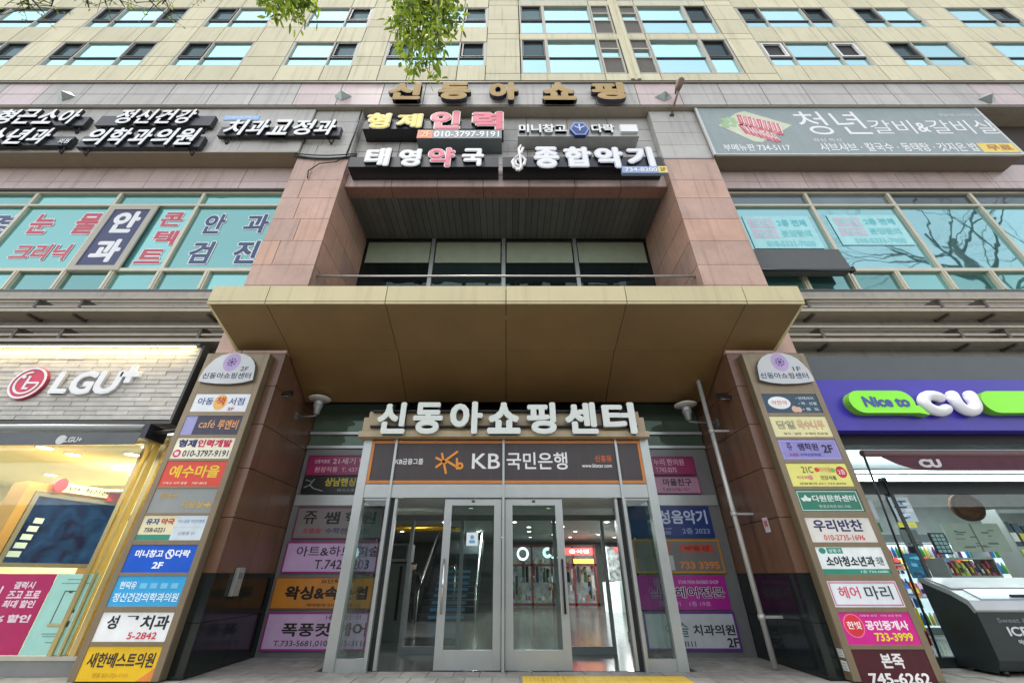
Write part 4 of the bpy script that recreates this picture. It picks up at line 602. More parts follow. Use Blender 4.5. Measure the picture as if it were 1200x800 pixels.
터-,.;-p.;-+0@-+0@&]17&]171X0@1X0@-p )Q0a)Q*#+{*%-G*/.l*@.c+)-F*t,#*l*H*j*H-0-`-0-`-t*H-t*H/x.,/x.,0a
테-,0Z1X0Z&^1O&^1O1X .Z1C.Z-n-3-n-3-).Z-).Z(1/M(1/M1C )I0F)I*$+J*&,W*--a*=-X+%,W*s+S*l*=*j*=,},^,},^-c*=-c*=/_-,/_-,0F
텍-,*f*{*f*60R*60R&^1I&^1I*{ 0U1W0U+J1I+J1I1W .]1D.].|-@.|-@.7.].7.]+Q/P+Q/P1D )P0s)P,$+S,&,b,.-l,=-c-$,b,r+],k*E,i*E.0,r.0,r.r*E.r*E0/-:0/-:0s
통-,-S*q+b*`*R*.*.):*R(E+b&p-S&`/E&p0S(E0x):0S*./E*` -S*1.t*(/f)h0#):/f(i.t(L-S(C,2(L+@(i+%):+@)h,2*( *71>*7-=-)-=-),@)%,@)%+X2$+X2$,@-},@-}-=0|-=0|.!+/.!+/.|0_.|0_/`+//`+/0W0w0W0w1>
트-,)&)b)&(x2((x2()b *50f*5+O1$+O1$,7+.,7+.-k0d-k0d.R+..R+./}0x/}0x0f
특-,)%,A)%+Y2$+Y2$,A *&*^*&)v/z)v/z&^0r&^0r*^ *71@*7-;0|-;0|-}+/-}+/.|0_.|0_/a+//a+/0Y0w0Y0w1@
판-,)3+g+&+i-.+r/4,+/.,j-a,^-a/v.`/v.`0_)B0_)B/v*A/v*A,Q)),P +6/v,l/v,l,X+6,S /q1W/q*:0i*:0i-l27-l27.V0i.V0i1W *W*z*W&r15&r15(Z+N(Z+N*z
퍼-,))*+*{*--&*7/.*L/)+.-^*~-^/l.i/l.i0T)<0T)</l*</l*<*s(|*r +2/l,i/l,i*z+2*u .I-p.I-+0@-+0@&^17&^171X0@1X0@-p
평-,-z+9,2+%+%*I*^)L+%(O,2&s-z&`/f&s0r(O1:)L0r*I/f+% -z*S/9*G0)*%0C)L0)(s/9(Q-z(E,_(Q+o(s+T)L+o*%,_*G 0?1X0?/m.a/m.a/)0?/)0?.$.a.$.a-<0?-<0?+L17+L171X )3,%*{,(,z,1.x,E.t-(-X,y-X0+.W0+.W0p)B0p)B0+*@0+*@,n)),m +60+,d0+,d,t+6,o
포-,)r,])r+v-)+v-))^)&)^)&(s2((s2()^-|)^-|+v14+v14,]/`,]/`/t16/t160])p0])p/t+E/t+E,] ,=/t.i/t.i,],=,]
폭-,*&*`*&)x0!)x0!&^0w&^0w*` )&,F)&+_2$+_2$,F-~,F-~-Y1/-Y1/.@/a.@/a0N120N1217)t17)t0N+E0N+E.@)w.@)w-Y-*-Y-*,F ,=0N.i0N.i.@,=.@
폰-,)&,5)&+M2$+M2$,5-~,5-~-H1/-H1/.//a.//a0F120F121/)t1/)t0F+E0F+E./)w./)w-H-*-H-*,5 ,=0F.i0F.i./,=./ *5*Y*5&r1$&r1$(Z+-(Z+-*Y
표-,)r,c)r+z+T+z+T)Y)&)Y)&(q2((q2()Y/Q)Y/Q+z14+z14,c/`,c/`/w16/w160`)p0`)p/w+E/w+E,c ,L)Y,L+z.Y+z.Y)Y ,=/w.i/w.i,c,=,c
품-,0%*10%(R+%(R+%*1 *0*t*0&j0x&j0x*t-}*t-},&2$,&2$,k)&,k)&,&-*,&-**t )w.L)w-d1/-d1/.L/a.L/a0R120R121;)t1;)t0R+E0R+E.L ,=0R.i0R.i.L,=.L
풍-,-S*C.r*8/d)u0!)C/d(n.r(N-S(C,4(N+B(n+&)C+B)u,4*8 )&,g)&,!-*,!-*+&+O*m*O*8*/)C*T(J+d&r-S&`/C&r0R(J0x)C0W*8/W*m-}+&-},!2$,!2$,g )w.G)w-_1/-_1/.G/a.G/a0M120M1216)t16)t0M+E0M+E.G ,=0M.i0M.i.G,=.G
프-,)&)b)&(w2((w2()b )r,F)r+_14+_14,F/`,F/`/p16/p160X)p0X)p/p+E/p+E,F ,=/p.i/p.i,F,=,F
핑-,0<1W0<+O14+O141W -w+;,.+(*~*K*X)N*~(P,.&s-w&`/d&s0q(P1:)N0q*K/d+( -w*U/7*I0&*(0B)N0&(t/7(Q-w(E,Z(Q+k(t+O)N+k*(,Z*I )@,5+3,7-;,@/D,V/>-9-p-,-p/}.o/}.o0f)O0f)O/}*M/}*M,|)6,{ +B/},{/},{-&,H-#+s,~+B,}
하-,+|.J*e./)r-A)T,0)r*z*e*1+|)r-6*1.)*z.F,0.)-A-6./ +|-a,j-N-?,y-R,0-?+C,j*n+|*[+2*n*[+C*H,0*[,y+2-N /k1X/k&^0b&^0b,g2?,g2?-P0b-P0b1X +P1M+P/~(~/~(~/9.q/9.q/~,H/~,H1M
학-,,!/<*h/()x.J)[-O)x,T*h+w,!+c-9+w.*,T.E-O.*.J-9/( ,!.W,l.K-@.(-Q-O-@,w,l,T,!,H+6,T*b,w*P-O*b.(+6.K *>*o*>**/q**/q&^0i&^0i*o +U1]+U0S))0S))/l.y/l.y0S,M0S,M1] /q1X/q+D0i+D0i.*27.*27.p0i.p0i1X
한-,,!/+*h.r)x.6)[-8)x,:*h+[,!+F-9+[.),:.E-8.).6-9.r ,!.E,l.8-@-p-Q-8-@,],l,9,!,,+6,9*b,]*P-8*b-p+6.8 /q1W/q*.0i*.0i-U27-U27.?0i.?0i1W +U1W+U0D))0D))/].y/].y0D,M0D,M1W *W*e*W&r15&r15(Z+N(Z+N*e
할-,,!/S*h/A)w.j)[-v)w-%*h,N,!,<-:,N.*-%.E-v.*.j-:/A ,!.r,l.g-@.H-Q-v-@-F,l-),!,z+6-)*b-F*P-v*b.H+6.g /q1[/q,.0i,.0i.M28.M28/70i/70i1[ *N&h1-&h1-(L+D(L+D)G0i)G0i+[*L+[*L*y/r*y/r*(*N*( +U1b+U0b))0b))/|.y/|.y0b,M0b,M1b
합-,*Q+D*Q&j0i&j0i+D/q+D/q*@+H*@+H+D +H)Z/q)Z/q(Q+H(Q ,!/D*h/0)w.U)[-])w,d*h,,,!+t-9,,.*,d.E-].*.U-9/0 ,!.a,l.T-@.3-Q-]-@-),l,d,!,W+6,d*b-)*P-]*b.3+6.T /q1X/q+m0i+m0i.<27.<27/&0i/&0i1X +U1a+U0V))0V))/o.y/o.y0V,M0V,M1a
행-,+R/1*I.z)b.C)H-L)b,U*I+|+R+i,]+|-D,U-^-L-D.C,].z +R.N,5.B,_-~,n-L,_,w,5,V+R,J*p,V*F,w*7-L*F-~*p.B .1+.,E*w+8*A*p)F+8(L,E&r.1&`/y&r1*(L1N)F1**A/y*w .1*I/L*>0<)z0V)F0<(p/L(O.1(D,r(O,$(p+g)F,$)z,r*> .I1F.I+_/<+_/<./0U./0U+>1I+>1I1X0U1X0U.t/<.t/<1F +)1Q+)0G(~0G(~/a.$/a.$0G+|0G+|1Q
헤-,0[1X0[&^1P&^1P1X +L.M*F.2)_-E)E,5)_+#*F*7+L)x,T*7-;+#-T,5-;-E,T.2 +L-c,.-P,W,|,g,5,W+I,.*u+L*c*l*u*B+I*3,5*B,|*l-P .h1D.h-g-^-g-^,}.h,}.h(//Z(//Z1D +$1@+$/t)$/t)$//-w//-w/t+x/t+x1@
헨-,0U1X0U*!1I*!1I1X +L/-*F.t)`.9)G-=)`,A*F+c+L+M,R+c-9,A-Q-=-9.9,R.t +L.H,-.;,T-t,c-=,T,c,-,?+L,2*l,?*D,c*6-=*D-t*l.; .f1G.f.M-`.M-`-e.f-e.f*6/Y*6/Y1G *y*c*y&r1e&r1e(Z+q(Z+q*c +!1P+!0C(~0C(~/[-w/[-w0C+v0C+v1P
현-,+s/+*d.q)w.4)]-4)w,4*d+S+s+=-&+S-p,4..-4-p.4-&.q +s.D,Y.6-+-m-;-4-+,V,Y,1+s,!+0,1*`,V*O-4*`-m+0.6 .],q.],-0?,-0?)~17)~171W0?1W0?.y.].y.].40?.40?,q +J1X+J0D)(0D)(/].]/].]0D,A0D,A1X *p*_*p&r1L&r1L(Z+h(Z+h*_
형-,+s/9*c/#)w.D)]-G)w,J*c+l+s+V-&+l-p,J..-G-p.D-&/# +s.T,Z.G-,.!-<-G-,,l,Z,G+s,:+0,G*`,l*O-G*`.!+0.G -|+(,4*r+(*<*_)C+((K,4&r-|&`/g&r0t(K1<)C0t*</g*r -|*B/8*80%)u0@)C0%(n/8(O-|(D,c(O+t(n+Y)C+t)u,c*8 0?1X0?/5.]/5.].L0?.L0?-;.[-;.[,R0?,R0?+217+2171X +J1a+J0O)(0O)(/h.]/h.]0O,A0O,A1a
호-,-S-~.j-q/W-L/r,o/W,5.j+m-S+`,<+m+O,5+5,o+O-L,<-q -*1I-*0.)O0.)O/E1V/E1V0.-}0.-}1I -S.e+l.O*a-q*<,o*[+s+W+7-**y-*)U)&)U)&(m2((m2()U-})U-}*y/N+70K+s0k,o0F-q/;.O
화-,,*.C,q.6-D-n-U-7-D,],q,9,*,,+>,9*k,]*Y-7*k-n+>.6 ,*/)*q.p*%.4)g-7)|,C*[+g+[+I+[*A(x*>)))S*|)U-+)`/;)y/5*Z.A*P,S*D,S+I-R+f.3,B.I-7...4->.p /l1X/l&^0d&^0d,Y2:,Y2:-D0d-D0d1X +[1V+[0E),0E),/^/%/^/%0E,S0E,S1V
환-,,+.s,r.i-D.L-T-}-D-Q,r-6,+-,+@-6*n-Q*^-}*n.L+@.i /p1X/p)m0h)m0h-C25-C25.-0h.-0h1X *M*@*M&r1,&r1,(Z+E(Z+E*@ ,+/Q*s/@*(.m)j-}*!-8*_,f+_,N+_+f(~+b),*z+#*}-1+,/?+F/9,%.D+w-M+o,U+j,U,N-T,g.3-9.H-}...m-?/@ +_1[+_0[)90[)9/x.z/x.z0[,U0[,U1[
휴-,-S/3+l.~*b.J*>-T*b,^+l,+-S+u/;,+0E,^0i-T0E.J/;.~ -S.O.j.E/T.(/n-T/T-$.j,d-S,Y,=,d+R-$+9-T+R.(,=.E )&+7)&*N+E*N+E&],=&],=*N.l*N.l&]/d&]/d*N2(*N2(+7 -*1^-*0O)R0O)R/h1Q/h1Q0O-}0O-}1^
흥-,-S*e+b*T*R*$*.)4*R(B+b&o-S&_/E&o0S(B0x)40S*$/E*T -S*&.s)z/e)_0!)4/e(e.s(J-S(A,4(J+B(e+()4+B)_,4)z -S/[+l/L*c.|*@.3*c-G+l,w-S,h/<,w0D-G0g.30D.|/</L -S.}.h.u/Q.[/j.3/Q-h.h-O-S-G,?-O+U-h+=.3+U.[,?.u )&,,)&+F2$+F2$,, -*1f-*0f)R0f)R0$1Q0$1Q0f-~0f-~1f
"""
# GLYPHS-END
_ai = {c: i for i, c in enumerate(AL)}
def _num(q): return [_ai[q[i]] * len(AL) + _ai[q[i+1]] for i in range(0, len(q), 2)]
GL_ = {}
for ln in GLYPH_SRC.strip('\n').split('\n'):
    parts = ln[3:].split(' ')
    cons = []
    for q in parts:
        n = _num(q); cons.append([(n[i]/1000 - .5, n[i+1]/1000 - .5) for i in range(0, len(n), 2)])
    GL_[ln[0]] = (_num(ln[1:3])[0] / 1000, cons)
def inside(p, c):
    r = False; n = len(c)
    for i in range(n):
        (x0, y0), (x1, y1) = c[i], c[i-1]
        if (y0 > p[1]) != (y1 > p[1]) and p[0] < (x1 - x0) * (p[1] - y0) / (y1 - y0) + x0: r = not r
    return r
def nest(cs):
    """outer outlines, each with the holes that lie directly in it"""
    con = [[j for j in range(len(cs)) if j != i and inside(cs[i][0], cs[j])] for i in range(len(cs))]
    out = {i: [cs[i]] for i in range(len(cs)) if len(con[i]) % 2 == 0}
    for i in range(len(cs)):
        if len(con[i]) % 2:
            par = max(con[i], key=lambda j: len(con[j]))
            if par in out: out[par].append(cs[i])
    return list(out.values())
def text_geo(t):
    if t in TG: return TG[t]
    pen = 0; tris = []; allc = []
    for ch in t:
        if ch not in GL_: pen += .26; continue
        adv, cons = GL_[ch]
        cs = [[(x + pen, y) for x, y in c] for c in cons]
        for grp in nest(cs):
            flat = [p for c in grp for p in c]
            tris.append((flat, tessellate_polygon([[Vector((x, y, 0)) for x, y in c] for c in grp])))
        allc += cs; pen += adv
    pts = [p for c in allc for p in c]
    bb = (min(p[0] for p in pts), max(p[0] for p in pts), min(p[1] for p in pts), max(p[1] for p in pts))
    TG[t] = (tris, allc, bb); return TG[t]
def thing(name, label, cat, loc=(0, 0, 0), group=None):
    o = bpy.data.objects.new(name, None); COL.objects.link(o); o.location = loc; o.empty_display_size = .2
    o['label'] = label; o['category'] = cat
    if group: o['group'] = group
    ROOT[o.name] = Vector(loc); return o
def tag(o, label, cat, group=None):
    o['label'] = label; o['category'] = cat
    if group: o['group'] = group
    return o
def bevel(o, wd=.006, seg=2):
    m = o.modifiers.new('bevel', 'BEVEL'); m.width = wd; m.segments = seg; m.limit_method = 'ANGLE'; m.angle_limit = R(40); return o

# ------------------------------------------------------------------ depths of the main planes
YP, YT, YF, YBAY, YG, YREC, YBACK, YPOR = 7.37, 7.45, 7.20, 7.60, 8.0, 9.73, 9.25, 7.97
XI, XO = 4.66, 6.165

# ------------------------------------------------------------------ ground
b = MB(); b.face([(-300, -300, -.16), (300, -300, -.16), (300, 300, -.16), (-300, 300, -.16)])
b.build('ground', mat('asphalt', (.05, .05, .05), .9, var=.2, scale=8, bump=.4), kind='structure')
b = MB(); b.box(-60, 60, -3.2, 0 + YPOR + .02, -.156, -.012)
b.build('pavement_base', mat('concrete_base', (.22, .21, .19), .9, var=.1), kind='structure')
b = MB()
random.seed(3)
y = 1.2
row = 0
while y < YBACK:
    x = -12 + (row % 2) * .2
    while x < 12:
        y1 = min(y + .4, YBACK)
        if not (abs(x + .2) < 2.95 and y1 > YPOR + .05):
            b.box(x + .006, x + .394, y + .006, y1 - .006, -.05, random.uniform(-.003, .003))
        x += .4
    y += .4; row += 1
b.build('pavement', mat('paving_slab', (.29, .275, .24), .75, var=.24, scale=5, island=.1, bump=.3, bscale=40), kind='structure')
b = MB(); b.box(-60, 60, -3.5, -3.2, -.156, .0)
b.build('kerb', mat('kerb_granite', (.35, .34, .33), .8, var=.1, scale=20), kind='structure')
b = MB()
x0 = Xp(612, 796, 7.5)
for i in range(8):
    for j in range(2):
        a = x0 + i * .302; c = 7.63 - j * .302
        b.box(a, a + .296, c - .296, c, -.02, .008)
        for p in range(5):
            for q in range(5):
                b.lathe((a + .03 + p * .059, c - .266 + q * .059, .008), [(.019, 0), (.014, .004), (0.001, .005)], 8)
b.build('tactile_paving', mat('tactile_yellow', (.62, .42, .05), .6, var=.12, island=.06), kind='structure')

# ------------------------------------------------------------------ the building
bld = thing('shopping_building', 'tall shopping building of yellow panels and pink granite over the glazed entrance', 'building', (0, 9, 0))
# --- tower cladding
zb = Zp(95.5, YT); z1 = Zp(78, YT); zt = Zp(67.5, YT); z2 = Zp(50, YT); FL = Zp(33, YT) - Zp(78, YT)
wins = [[-22.35,-21.25,-19.5,-18.45],[-17.3,-16.3,-14.55,-13.5],[-12.45,-11.4,-9.77],[-8.28,-6.66,-5.65],[-4.6,-3.55,-1.78,-.75],
        [9.8,10.82,12.6,13.65],[14.75,15.78,17.35],[18.75,20.4,21.45],[22.6,23.6,25.3,26.3]]
BAYX = (.53, 8.66)
NF = 3
cols = [-25.5, -24, -23.3]
for wn in wins: cols += wn
cols = sorted(cols + [28, BAYX[0], BAYX[1], 9.8 - .02])
cols = sorted(set(round(c, 3) for c in cols))
cols = [c for i, c in enumerate(cols) if i == 0 or c - cols[i-1] > .1]
def in_win(xm): return any(wn[0] < xm < wn[-1] for wn in wins)
back = MB(); pan = MB()
G = .017
def panel(x0, x1, za, zc): pan.box(x0 + G, x1 - G, YT - .03, YT, za + G, zc - G)
zbay0, zbay1 = Zp(87.3, YT), Zp(47, YT)      # tall bay windows
bflr = []
for k in range(NF):
    a, t_, c_, nx = z1 + k*FL, zt + k*FL, z2 + k*FL, z1 + (k+1)*FL
    for x0, x1 in zip(cols[:-1], cols[1:]):
        xm = (x0 + x1) / 2
        if BAYX[0] < xm < BAYX[1]: continue
        flank = (-.76 < xm < BAYX[0]) or (BAYX[1] < xm < 9.79)
        if flank:
            zz0, zz1 = zbay0 + k*FL, zbay1 + k*FL
            panel(x0, x1, zz0, t_); panel(x0, x1, t_, zz1); panel(x0, x1, zz1, zbay0 + (k+1)*FL)
            if k == 0: panel(x0, x1, zb, zz0)
            continue
        if not in_win(xm): panel(x0, x1, a, t_); panel(x0, x1, t_, c_)
        panel(x0, x1, c_, nx)
        if k == 0: panel(x0, x1, zb, a)
    # bay bands
    zz0, zz1, zn = zbay0 + k*FL, zbay1 + k*FL, zbay0 + (k+1)*FL
    if k == 0:
        for x0, x1 in ((.53, 3.56), (3.56, 5.54), (5.54, 8.66)): panel(x0, x1, zb, zz0)
    for x0, x1 in ((.53, 3.56), (3.56, 5.54), (5.54, 8.66)): panel(x0, x1, zz1, zn)
ztop = z1 + NF*FL
back.box(-25.6, 28.1, YT + .12, YT + .4, zb - .3, ztop + .1)
# joints backing behind panels only where there is no window: strips
for k in range(NF):
    a, c_, nx = z1 + k*FL, z2 + k*FL, z1 + (k+1)*FL
    segs = [-25.6] + [q for wn in wins[:5] for q in (wn[0], wn[-1])] + [BAYX[0]]
    for x0, x1 in zip(segs[0::2], segs[1::2]): back.box(x0, x1, YT, YT + .12, a, c_)
    segs = [BAYX[1]] + [q for wn in wins[5:] for q in (wn[0], wn[-1])] + [28.1]
    for x0, x1 in zip(segs[0::2], segs[1::2]): back.box(x0, x1, YT, YT + .12, a, c_)
    for x0, x1 in ((-25.6, BAYX[0]), (BAYX[1], 28.1)): back.box(x0, x1, YT, YT + .12, c_, nx - .001)
    back.box(BAYX[0], BAYX[1], YT, YT + .12, zbay1 + k*FL, zbay0 + (k+1)*FL - .001)
back.box(-25.6, BAYX[0], YT, YT + .12, zb - .3, z1 - .001); back.box(BAYX[1], 28.1, YT, YT + .12, zb - .3, z1 - .001)
back.box(BAYX[0], BAYX[1], YT, YT + .12, zb - .3, zbay0 - .001)
back.build('tower_wall', clad_back, bld)
pan.build('cladding', yellow_clad, bld)
# --- tower windows
def pane(parent, x0, x1, za, zc, m, y):
    q = MB(); q.box(x0, x1, y, y + .02, za, zc); return q.build('pane', m, parent)
def tower_window(xs, k, dark_white=False):
    a, t_, c_ = z1 + k*FL, zt + k*FL, z2 + k*FL
    f = MB(); e = .045
    f.box(xs[0], xs[-1], YT - .02, YT + .11, a, a + e); f.box(xs[0], xs[-1], YT - .02, YT + .11, c_ - e, c_)
    f.box(xs[0], xs[-1], YT + .0, YT + .1, t_ - .035, t_ + .035, 1)
    for i, x in enumerate(xs):
        d = e if i in (0, len(xs) - 1) else e * .5
        xa = x if i == 0 else (x - 2*d if i == len(xs) - 1 else x - 1.2*d)
        f.box(xa, xa + 2.2*d, YT - .018, YT + .1, a + e, c_ - e)
    for x0, x1 in zip(xs[:-1], xs[1:]):
        if x1 - x0 < 1.3:
            f.frame(x0 + .09, x1 - .09, t_ + .06, c_ - .07, YT - .012, YT + .06, .075 if dark_white else .05, 2 if dark_white else 1)
    wobj = f.build('window', [alu_frame, dark_gasket, white_frame], bld)
    for x0, x1 in zip(xs[:-1], xs[1:]):
        nar = x1 - x0 < 1.3
        pane(wobj, x0 + .02, x1 - .02, a + .02, t_ - .01, tower_glass, YT + .04)
        pane(wobj, x0 + .02, x1 - .02, t_ + .01, c_ - .02, (black_mat if dark_white else case_glass) if nar else tower_glass, YT + (.075 if nar else .04))
for k in range(NF):
    for i, wn in enumerate(wins): tower_window(wn, k, dark_white=(k == 0 and i == 5))
bay = [(.6, 1.52, 'c'), (1.6, 3.52, 'w'), (3.62, 4.34, 'g'), (4.84, 5.5, 'g'), (5.6, 7.54, 'w'), (7.62, 8.58, 'c')]
for k in range(NF):
    a, t_, c_ = zbay0 + k*FL, zt + k*FL, zbay1 + k*FL
    for x0, x1, ty in bay:
        f = MB(); f.frame(x0 - .04, x1 + .04, a, c_, YT - .03, YT + .1, .06)
        if ty != 'g':
            f.box(x0 + .02, x1 - .02, YT, YT + .1, t_ - .03, t_ + .03, 1)
            if ty == 'c': f.frame(x0 + .03, x1 - .03, t_ + .05, c_ - .08, YT - .012, YT + .06, .05, 1)
            wo = f.build('window', [alu_frame, dark_gasket], bld)
            pane(wo, x0 + .02, x1 - .02, a + .05, t_ - .01, tower_glass, YT + .04)
            pane(wo, x0 + .02, x1 - .02, t_ + .01, c_ - .05, case_glass if ty == 'c' else tower_glass, YT + .06)
        else:
            h = c_ - a
            for s0, s1 in ((.05, .43), (.74, .95)):
                n = int((s1 - s0) * h / .06)
                for q in range(n):
                    zz = a + s0*h + (q + .5) * (s1 - s0) * h / n
                    f.box(x0 + .02, x1 - .02, YT + .02, YT + .06, zz - .018, zz + .018, 2)
                f.box(x0 + .02, x1 - .02, YT + .065, YT + .09, a + s0*h, a + s1*h, 2)
            f.box(x0 + .02, x1 - .02, YT - .02, YT + .1, a + .44*h, a + .47*h); f.box(x0 + .02, x1 - .02, YT - .02, YT + .1, a + .70*h, a + .73*h)
            wo = f.build('window', [alu_frame, dark_gasket, grille_mat], bld)
            pane(wo, x0 + .02, x1 - .02, a + .47*h, a + .70*h, tower_glass, YT + .05)
f = MB()
f.box(4.42, 4.54, YT - .10, YT - .03, zb, ztop); f.box(4.66, 4.78, YT - .10, YT - .03, zb, ztop)
f.box(4.54, 4.66, YT - .06, YT - .02, zb, ztop)
f.build('bay_rib', yellow_clad, bld)

# --- frieze
zf0, zf1 = Zp(123, YF), Zp(98.5, YF)
zfm = Zp(110.5, YF)
fz = MB()
step = 1.415
x = -23.94
while x < 28:
    mi_ = 1 if (4.6 < abs(x + step/2 - 0) < 6.3 or 15.2 < abs(x + step/2) < 17) else 0
    fz.box(x + .012, x + step - .012, YF, YF + .2, zf0 + .012, zfm - .012, mi_)
    fz.box(x + .012, x + step - .012, YF, YF + .2, zfm + .012, zf1, mi_)
    x += step
fz.build('frieze', [grey_stone, pink_pale], bld)
b = MB(); b.box(-25, 28.2, YF + .008, YT + .4, zf0 + .002, zf1 - .01)
b.build('frieze_backing', joint, bld)
b = MB(); b.box(-25, 28.2, YF - .05, YF + .25, zf1 + .0, zf1 + .07); b.build('cornice', mat('cornice_metal', (.15, .14, .12), .5, .3), bld)
b = MB(); b.box(-25, 28.2, YF + .02, 8.2, zf0 - .06, zf0 - .001); b.build('frieze_soffit', mat('frieze_soffit', (.33, .29, .23), .6, streak=.2), bld)

# --- piers
zsplit = Zp(186, YP)
def pier(sx):
    core = MB(); core.box(sx * (XI + .03), sx * (XO - .03), YP + .03, YREC - .02, 1.0, zf0 - .08); core.build('pier_core', joint, bld)
    p = MB()
    def row(za, zc, mb):
        xm = sx * (XI + XO) / 2
        spl = random.random() < (.6 if sx < 0 else .15)
        xm = sx * (XI + random.choice((.75, .95, 1.05)))
        for xa, xb in (((sx * XI, xm), (xm, sx * XO)) if spl else ((sx * XI, sx * XO),)):
            xa, xb = min(xa, xb), max(xa, xb)
            mb.box(xa + (.008 if xa != sx*XI and xa != sx*XO else 0), xb - (.008 if xb != sx*XI and xb != sx*XO else 0), YP, YP + .06, za + .006, zc - .006)
        # reveal side slabs and outer side
        for ya, yb in ((YP + .065, 8.55), (8.55, YREC)):
            mb.box(sx * XI, sx * (XI + .04), ya + .005, yb - .006, za + .008, zc - .008)
        mb.box(sx * XO, sx * (XO - .04), YP + .065, 8.6, za + .008, zc - .008)
    zz = [5.35, 5.98, 6.62]
    zz += [Zp(v, YP) for v in (334, 310, 282, 256.5, 232, 211)] + [zsplit]
    zz = sorted(zz)
    for a, c_ in zip(zz[:-1], zz[1:]): row(a, c_, p)
    p.build('pier', pink_stone, bld)
    g = MB()
    zz = [zsplit + .1] + [Zp(v, YP) for v in (170, 155.5, 142.7)] + [zf0 - .07]
    for a, c_ in zip(zz[:-1], zz[1:]): row(a, c_, g)
    g.build('pier', grey_stone, bld)
    s = MB(); s.box(sx * (XI - .01), sx * (XO + .01), YP - .015, YP + .05, zsplit + .005, zsplit + .095); s.build('string_course', steel_dark, bld)
    # lower pier and entrance reveal
    q = MB()
    zz = [1.33, 2.16, 2.98, 3.80, 4.60, 5.35]
    for a, c_ in zip(zz[:-1], zz[1:]):
        q.box(sx * XI, sx * XO, YP, YP + .06, a + .006, c_ - .006)
        for ya, yb in ((YP + .065, 8.3), (8.3, YBACK + .1)):
            q.box(sx * XI, sx * (XI + .04), ya + .005, yb - .005, a + .006, c_ - .006)
    q.build('entrance_reveal', brown_stone, bld)
    q = MB(); zz = [0, .68, 1.33]
    for a, c_ in zip(zz[:-1], zz[1:]):
        q.box(sx * (XI - .012), sx * XO, YP - .012, YP + .05, a + .004, c_ - .004)
        for ya, yb in ((YP + .055, 8.3), (8.3, YBACK + .1)):
            q.box(sx * (XI - .012), sx * (XI + .03), ya + .004, yb - .004, a + .004, c_ - .004)
    q.build('granite_plinth', black_stone, bld)
    c0 = MB(); c0.box(sx * (XI + .032), sx * (XO - .01), YP + .062, 9.6, 0, 1.0); c0.build('pier_core', joint, bld)
pier(-1); pier(1)

# --- sign bay between the piers, recess above the canopy
zl = Zp(218.5, YBAY)
b = MB()
rows = [zl, Zp(205, YBAY), Zp(193, YBAY), Zp(178, YBAY), Zp(165, YBAY), Zp(152, YBAY), Zp(140, YBAY), zf0 - .07]
xs = [-XI + (2*XI) * i / 7 for i in range(8)]
bp_, bg_ = MB(), MB()
for i, (a, c_) in enumerate(zip(rows[:-1], rows[1:])):
    for x0, x1 in zip(xs[:-1], xs[1:]): (bp_ if i < 2 else bg_).box(x0 + .01, x1 - .01, YBAY, YBAY + .05, a + .01, c_ - .01)
bp_.build('bay_cladding', pink_pale, bld); bg_.build('bay_cladding', grey_stone, bld)
b.box(-XI, XI, YBAY + .012, 7.98, zl + .015, zf0 - .08); b.build('bay_wall', joint, bld)
b = MB()
for x0, x1 in zip(xs[:-1], xs[1:]): b.box(x0 + .008, x1 - .008, YBAY, 7.99, zl - .03, zl + .01)
b.build('lintel', stone('lintel_granite', (.34, .19, .15), (.2, .11, .09), .5, .35, .05), bld)
b = MB()
n = 46
for i in range(n):
    x0 = -XI + 2 * XI * i / n
    b.box(x0 + .007, x0 + 2*XI/n - .007, 7.99, YREC, zl + .03, zl + .05)
b.build('slat_ceiling', slat_mat, bld)
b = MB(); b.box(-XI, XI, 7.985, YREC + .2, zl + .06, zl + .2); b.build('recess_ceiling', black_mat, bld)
zr0 = 6.2
rc = MB()
mx = [-XI, Xp(503, 330, YREC), Xp(590, 330, YREC), Xp(678, 330, YREC), XI]
for x in mx[1:-1]: rc.box(x - .06, x + .06, YREC - .06, YREC + .06, zr0, zl + .03)
for z in (zl - .02, Zp(283, YREC)): rc.box(-XI, XI, YREC - .04, YREC + .05, z - .05, z + .05, 1)
win_r = rc.build('recess_window', [steel, dark_gasket], bld)
for x0, x1 in zip(mx[:-1], mx[1:]):
    pane(win_r, x0, x1, zr0, zl + .03, dim_glass, YREC + .02)
    q = MB(); q.box(x0 + .1, x1 - .1, YREC - .012, YREC + .006, Zp(308, YREC), Zp(284.5, YREC)); q.build('blind', blind_mat, win_r)
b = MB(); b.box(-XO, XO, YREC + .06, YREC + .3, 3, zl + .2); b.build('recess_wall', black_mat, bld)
b = MB(); b.tube([(-XI + .01, 7.6, Zp(323.5, 7.6)), (XI - .01, 7.6, Zp(323.5, 7.6))], .03, 10)
b.build('handrail', mat('rail_steel', (.6, .58, .54), .3, .6), bld)

# --- canopy
YC = 6.375
zc0, zc1 = 5.93, 6.36
cn = thing_part = MB()
cxs = [-5.93, -4.78, -2.4, 0.0, 2.4, 4.78, 5.93]
for x0, x1 in zip(cxs[:-1], cxs[1:]):
    cn.box(x0 + .008, x1 - .008, YC, YC + .05, zc0 + .06, zc1)
    cn.box(x0 + .008, x1 - .008, YC + .012, YC + .05, zc0, zc0 + .052)
for sx in (-1, 1):
    cn.hexa([(sx*5.93, YC+.055, zc0), (sx*5.88, YC+.055, zc0), (sx*5.68, YP, 5.40), (sx*5.74, YP, 5.40),
             (sx*5.93, YC+.055, zc1), (sx*5.88, YC+.055, zc1), (sx*5.68, YP, zc1), (sx*5.74, YP, zc1)])
cn.box(-5.92, 5.92, YC + .06, YC + .3, zc1 - .03, zc1 + .012)
can = cn.build('canopy', canopy_metal, bld)
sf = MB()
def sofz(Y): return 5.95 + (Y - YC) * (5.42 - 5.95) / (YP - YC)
YS1 = 8.62
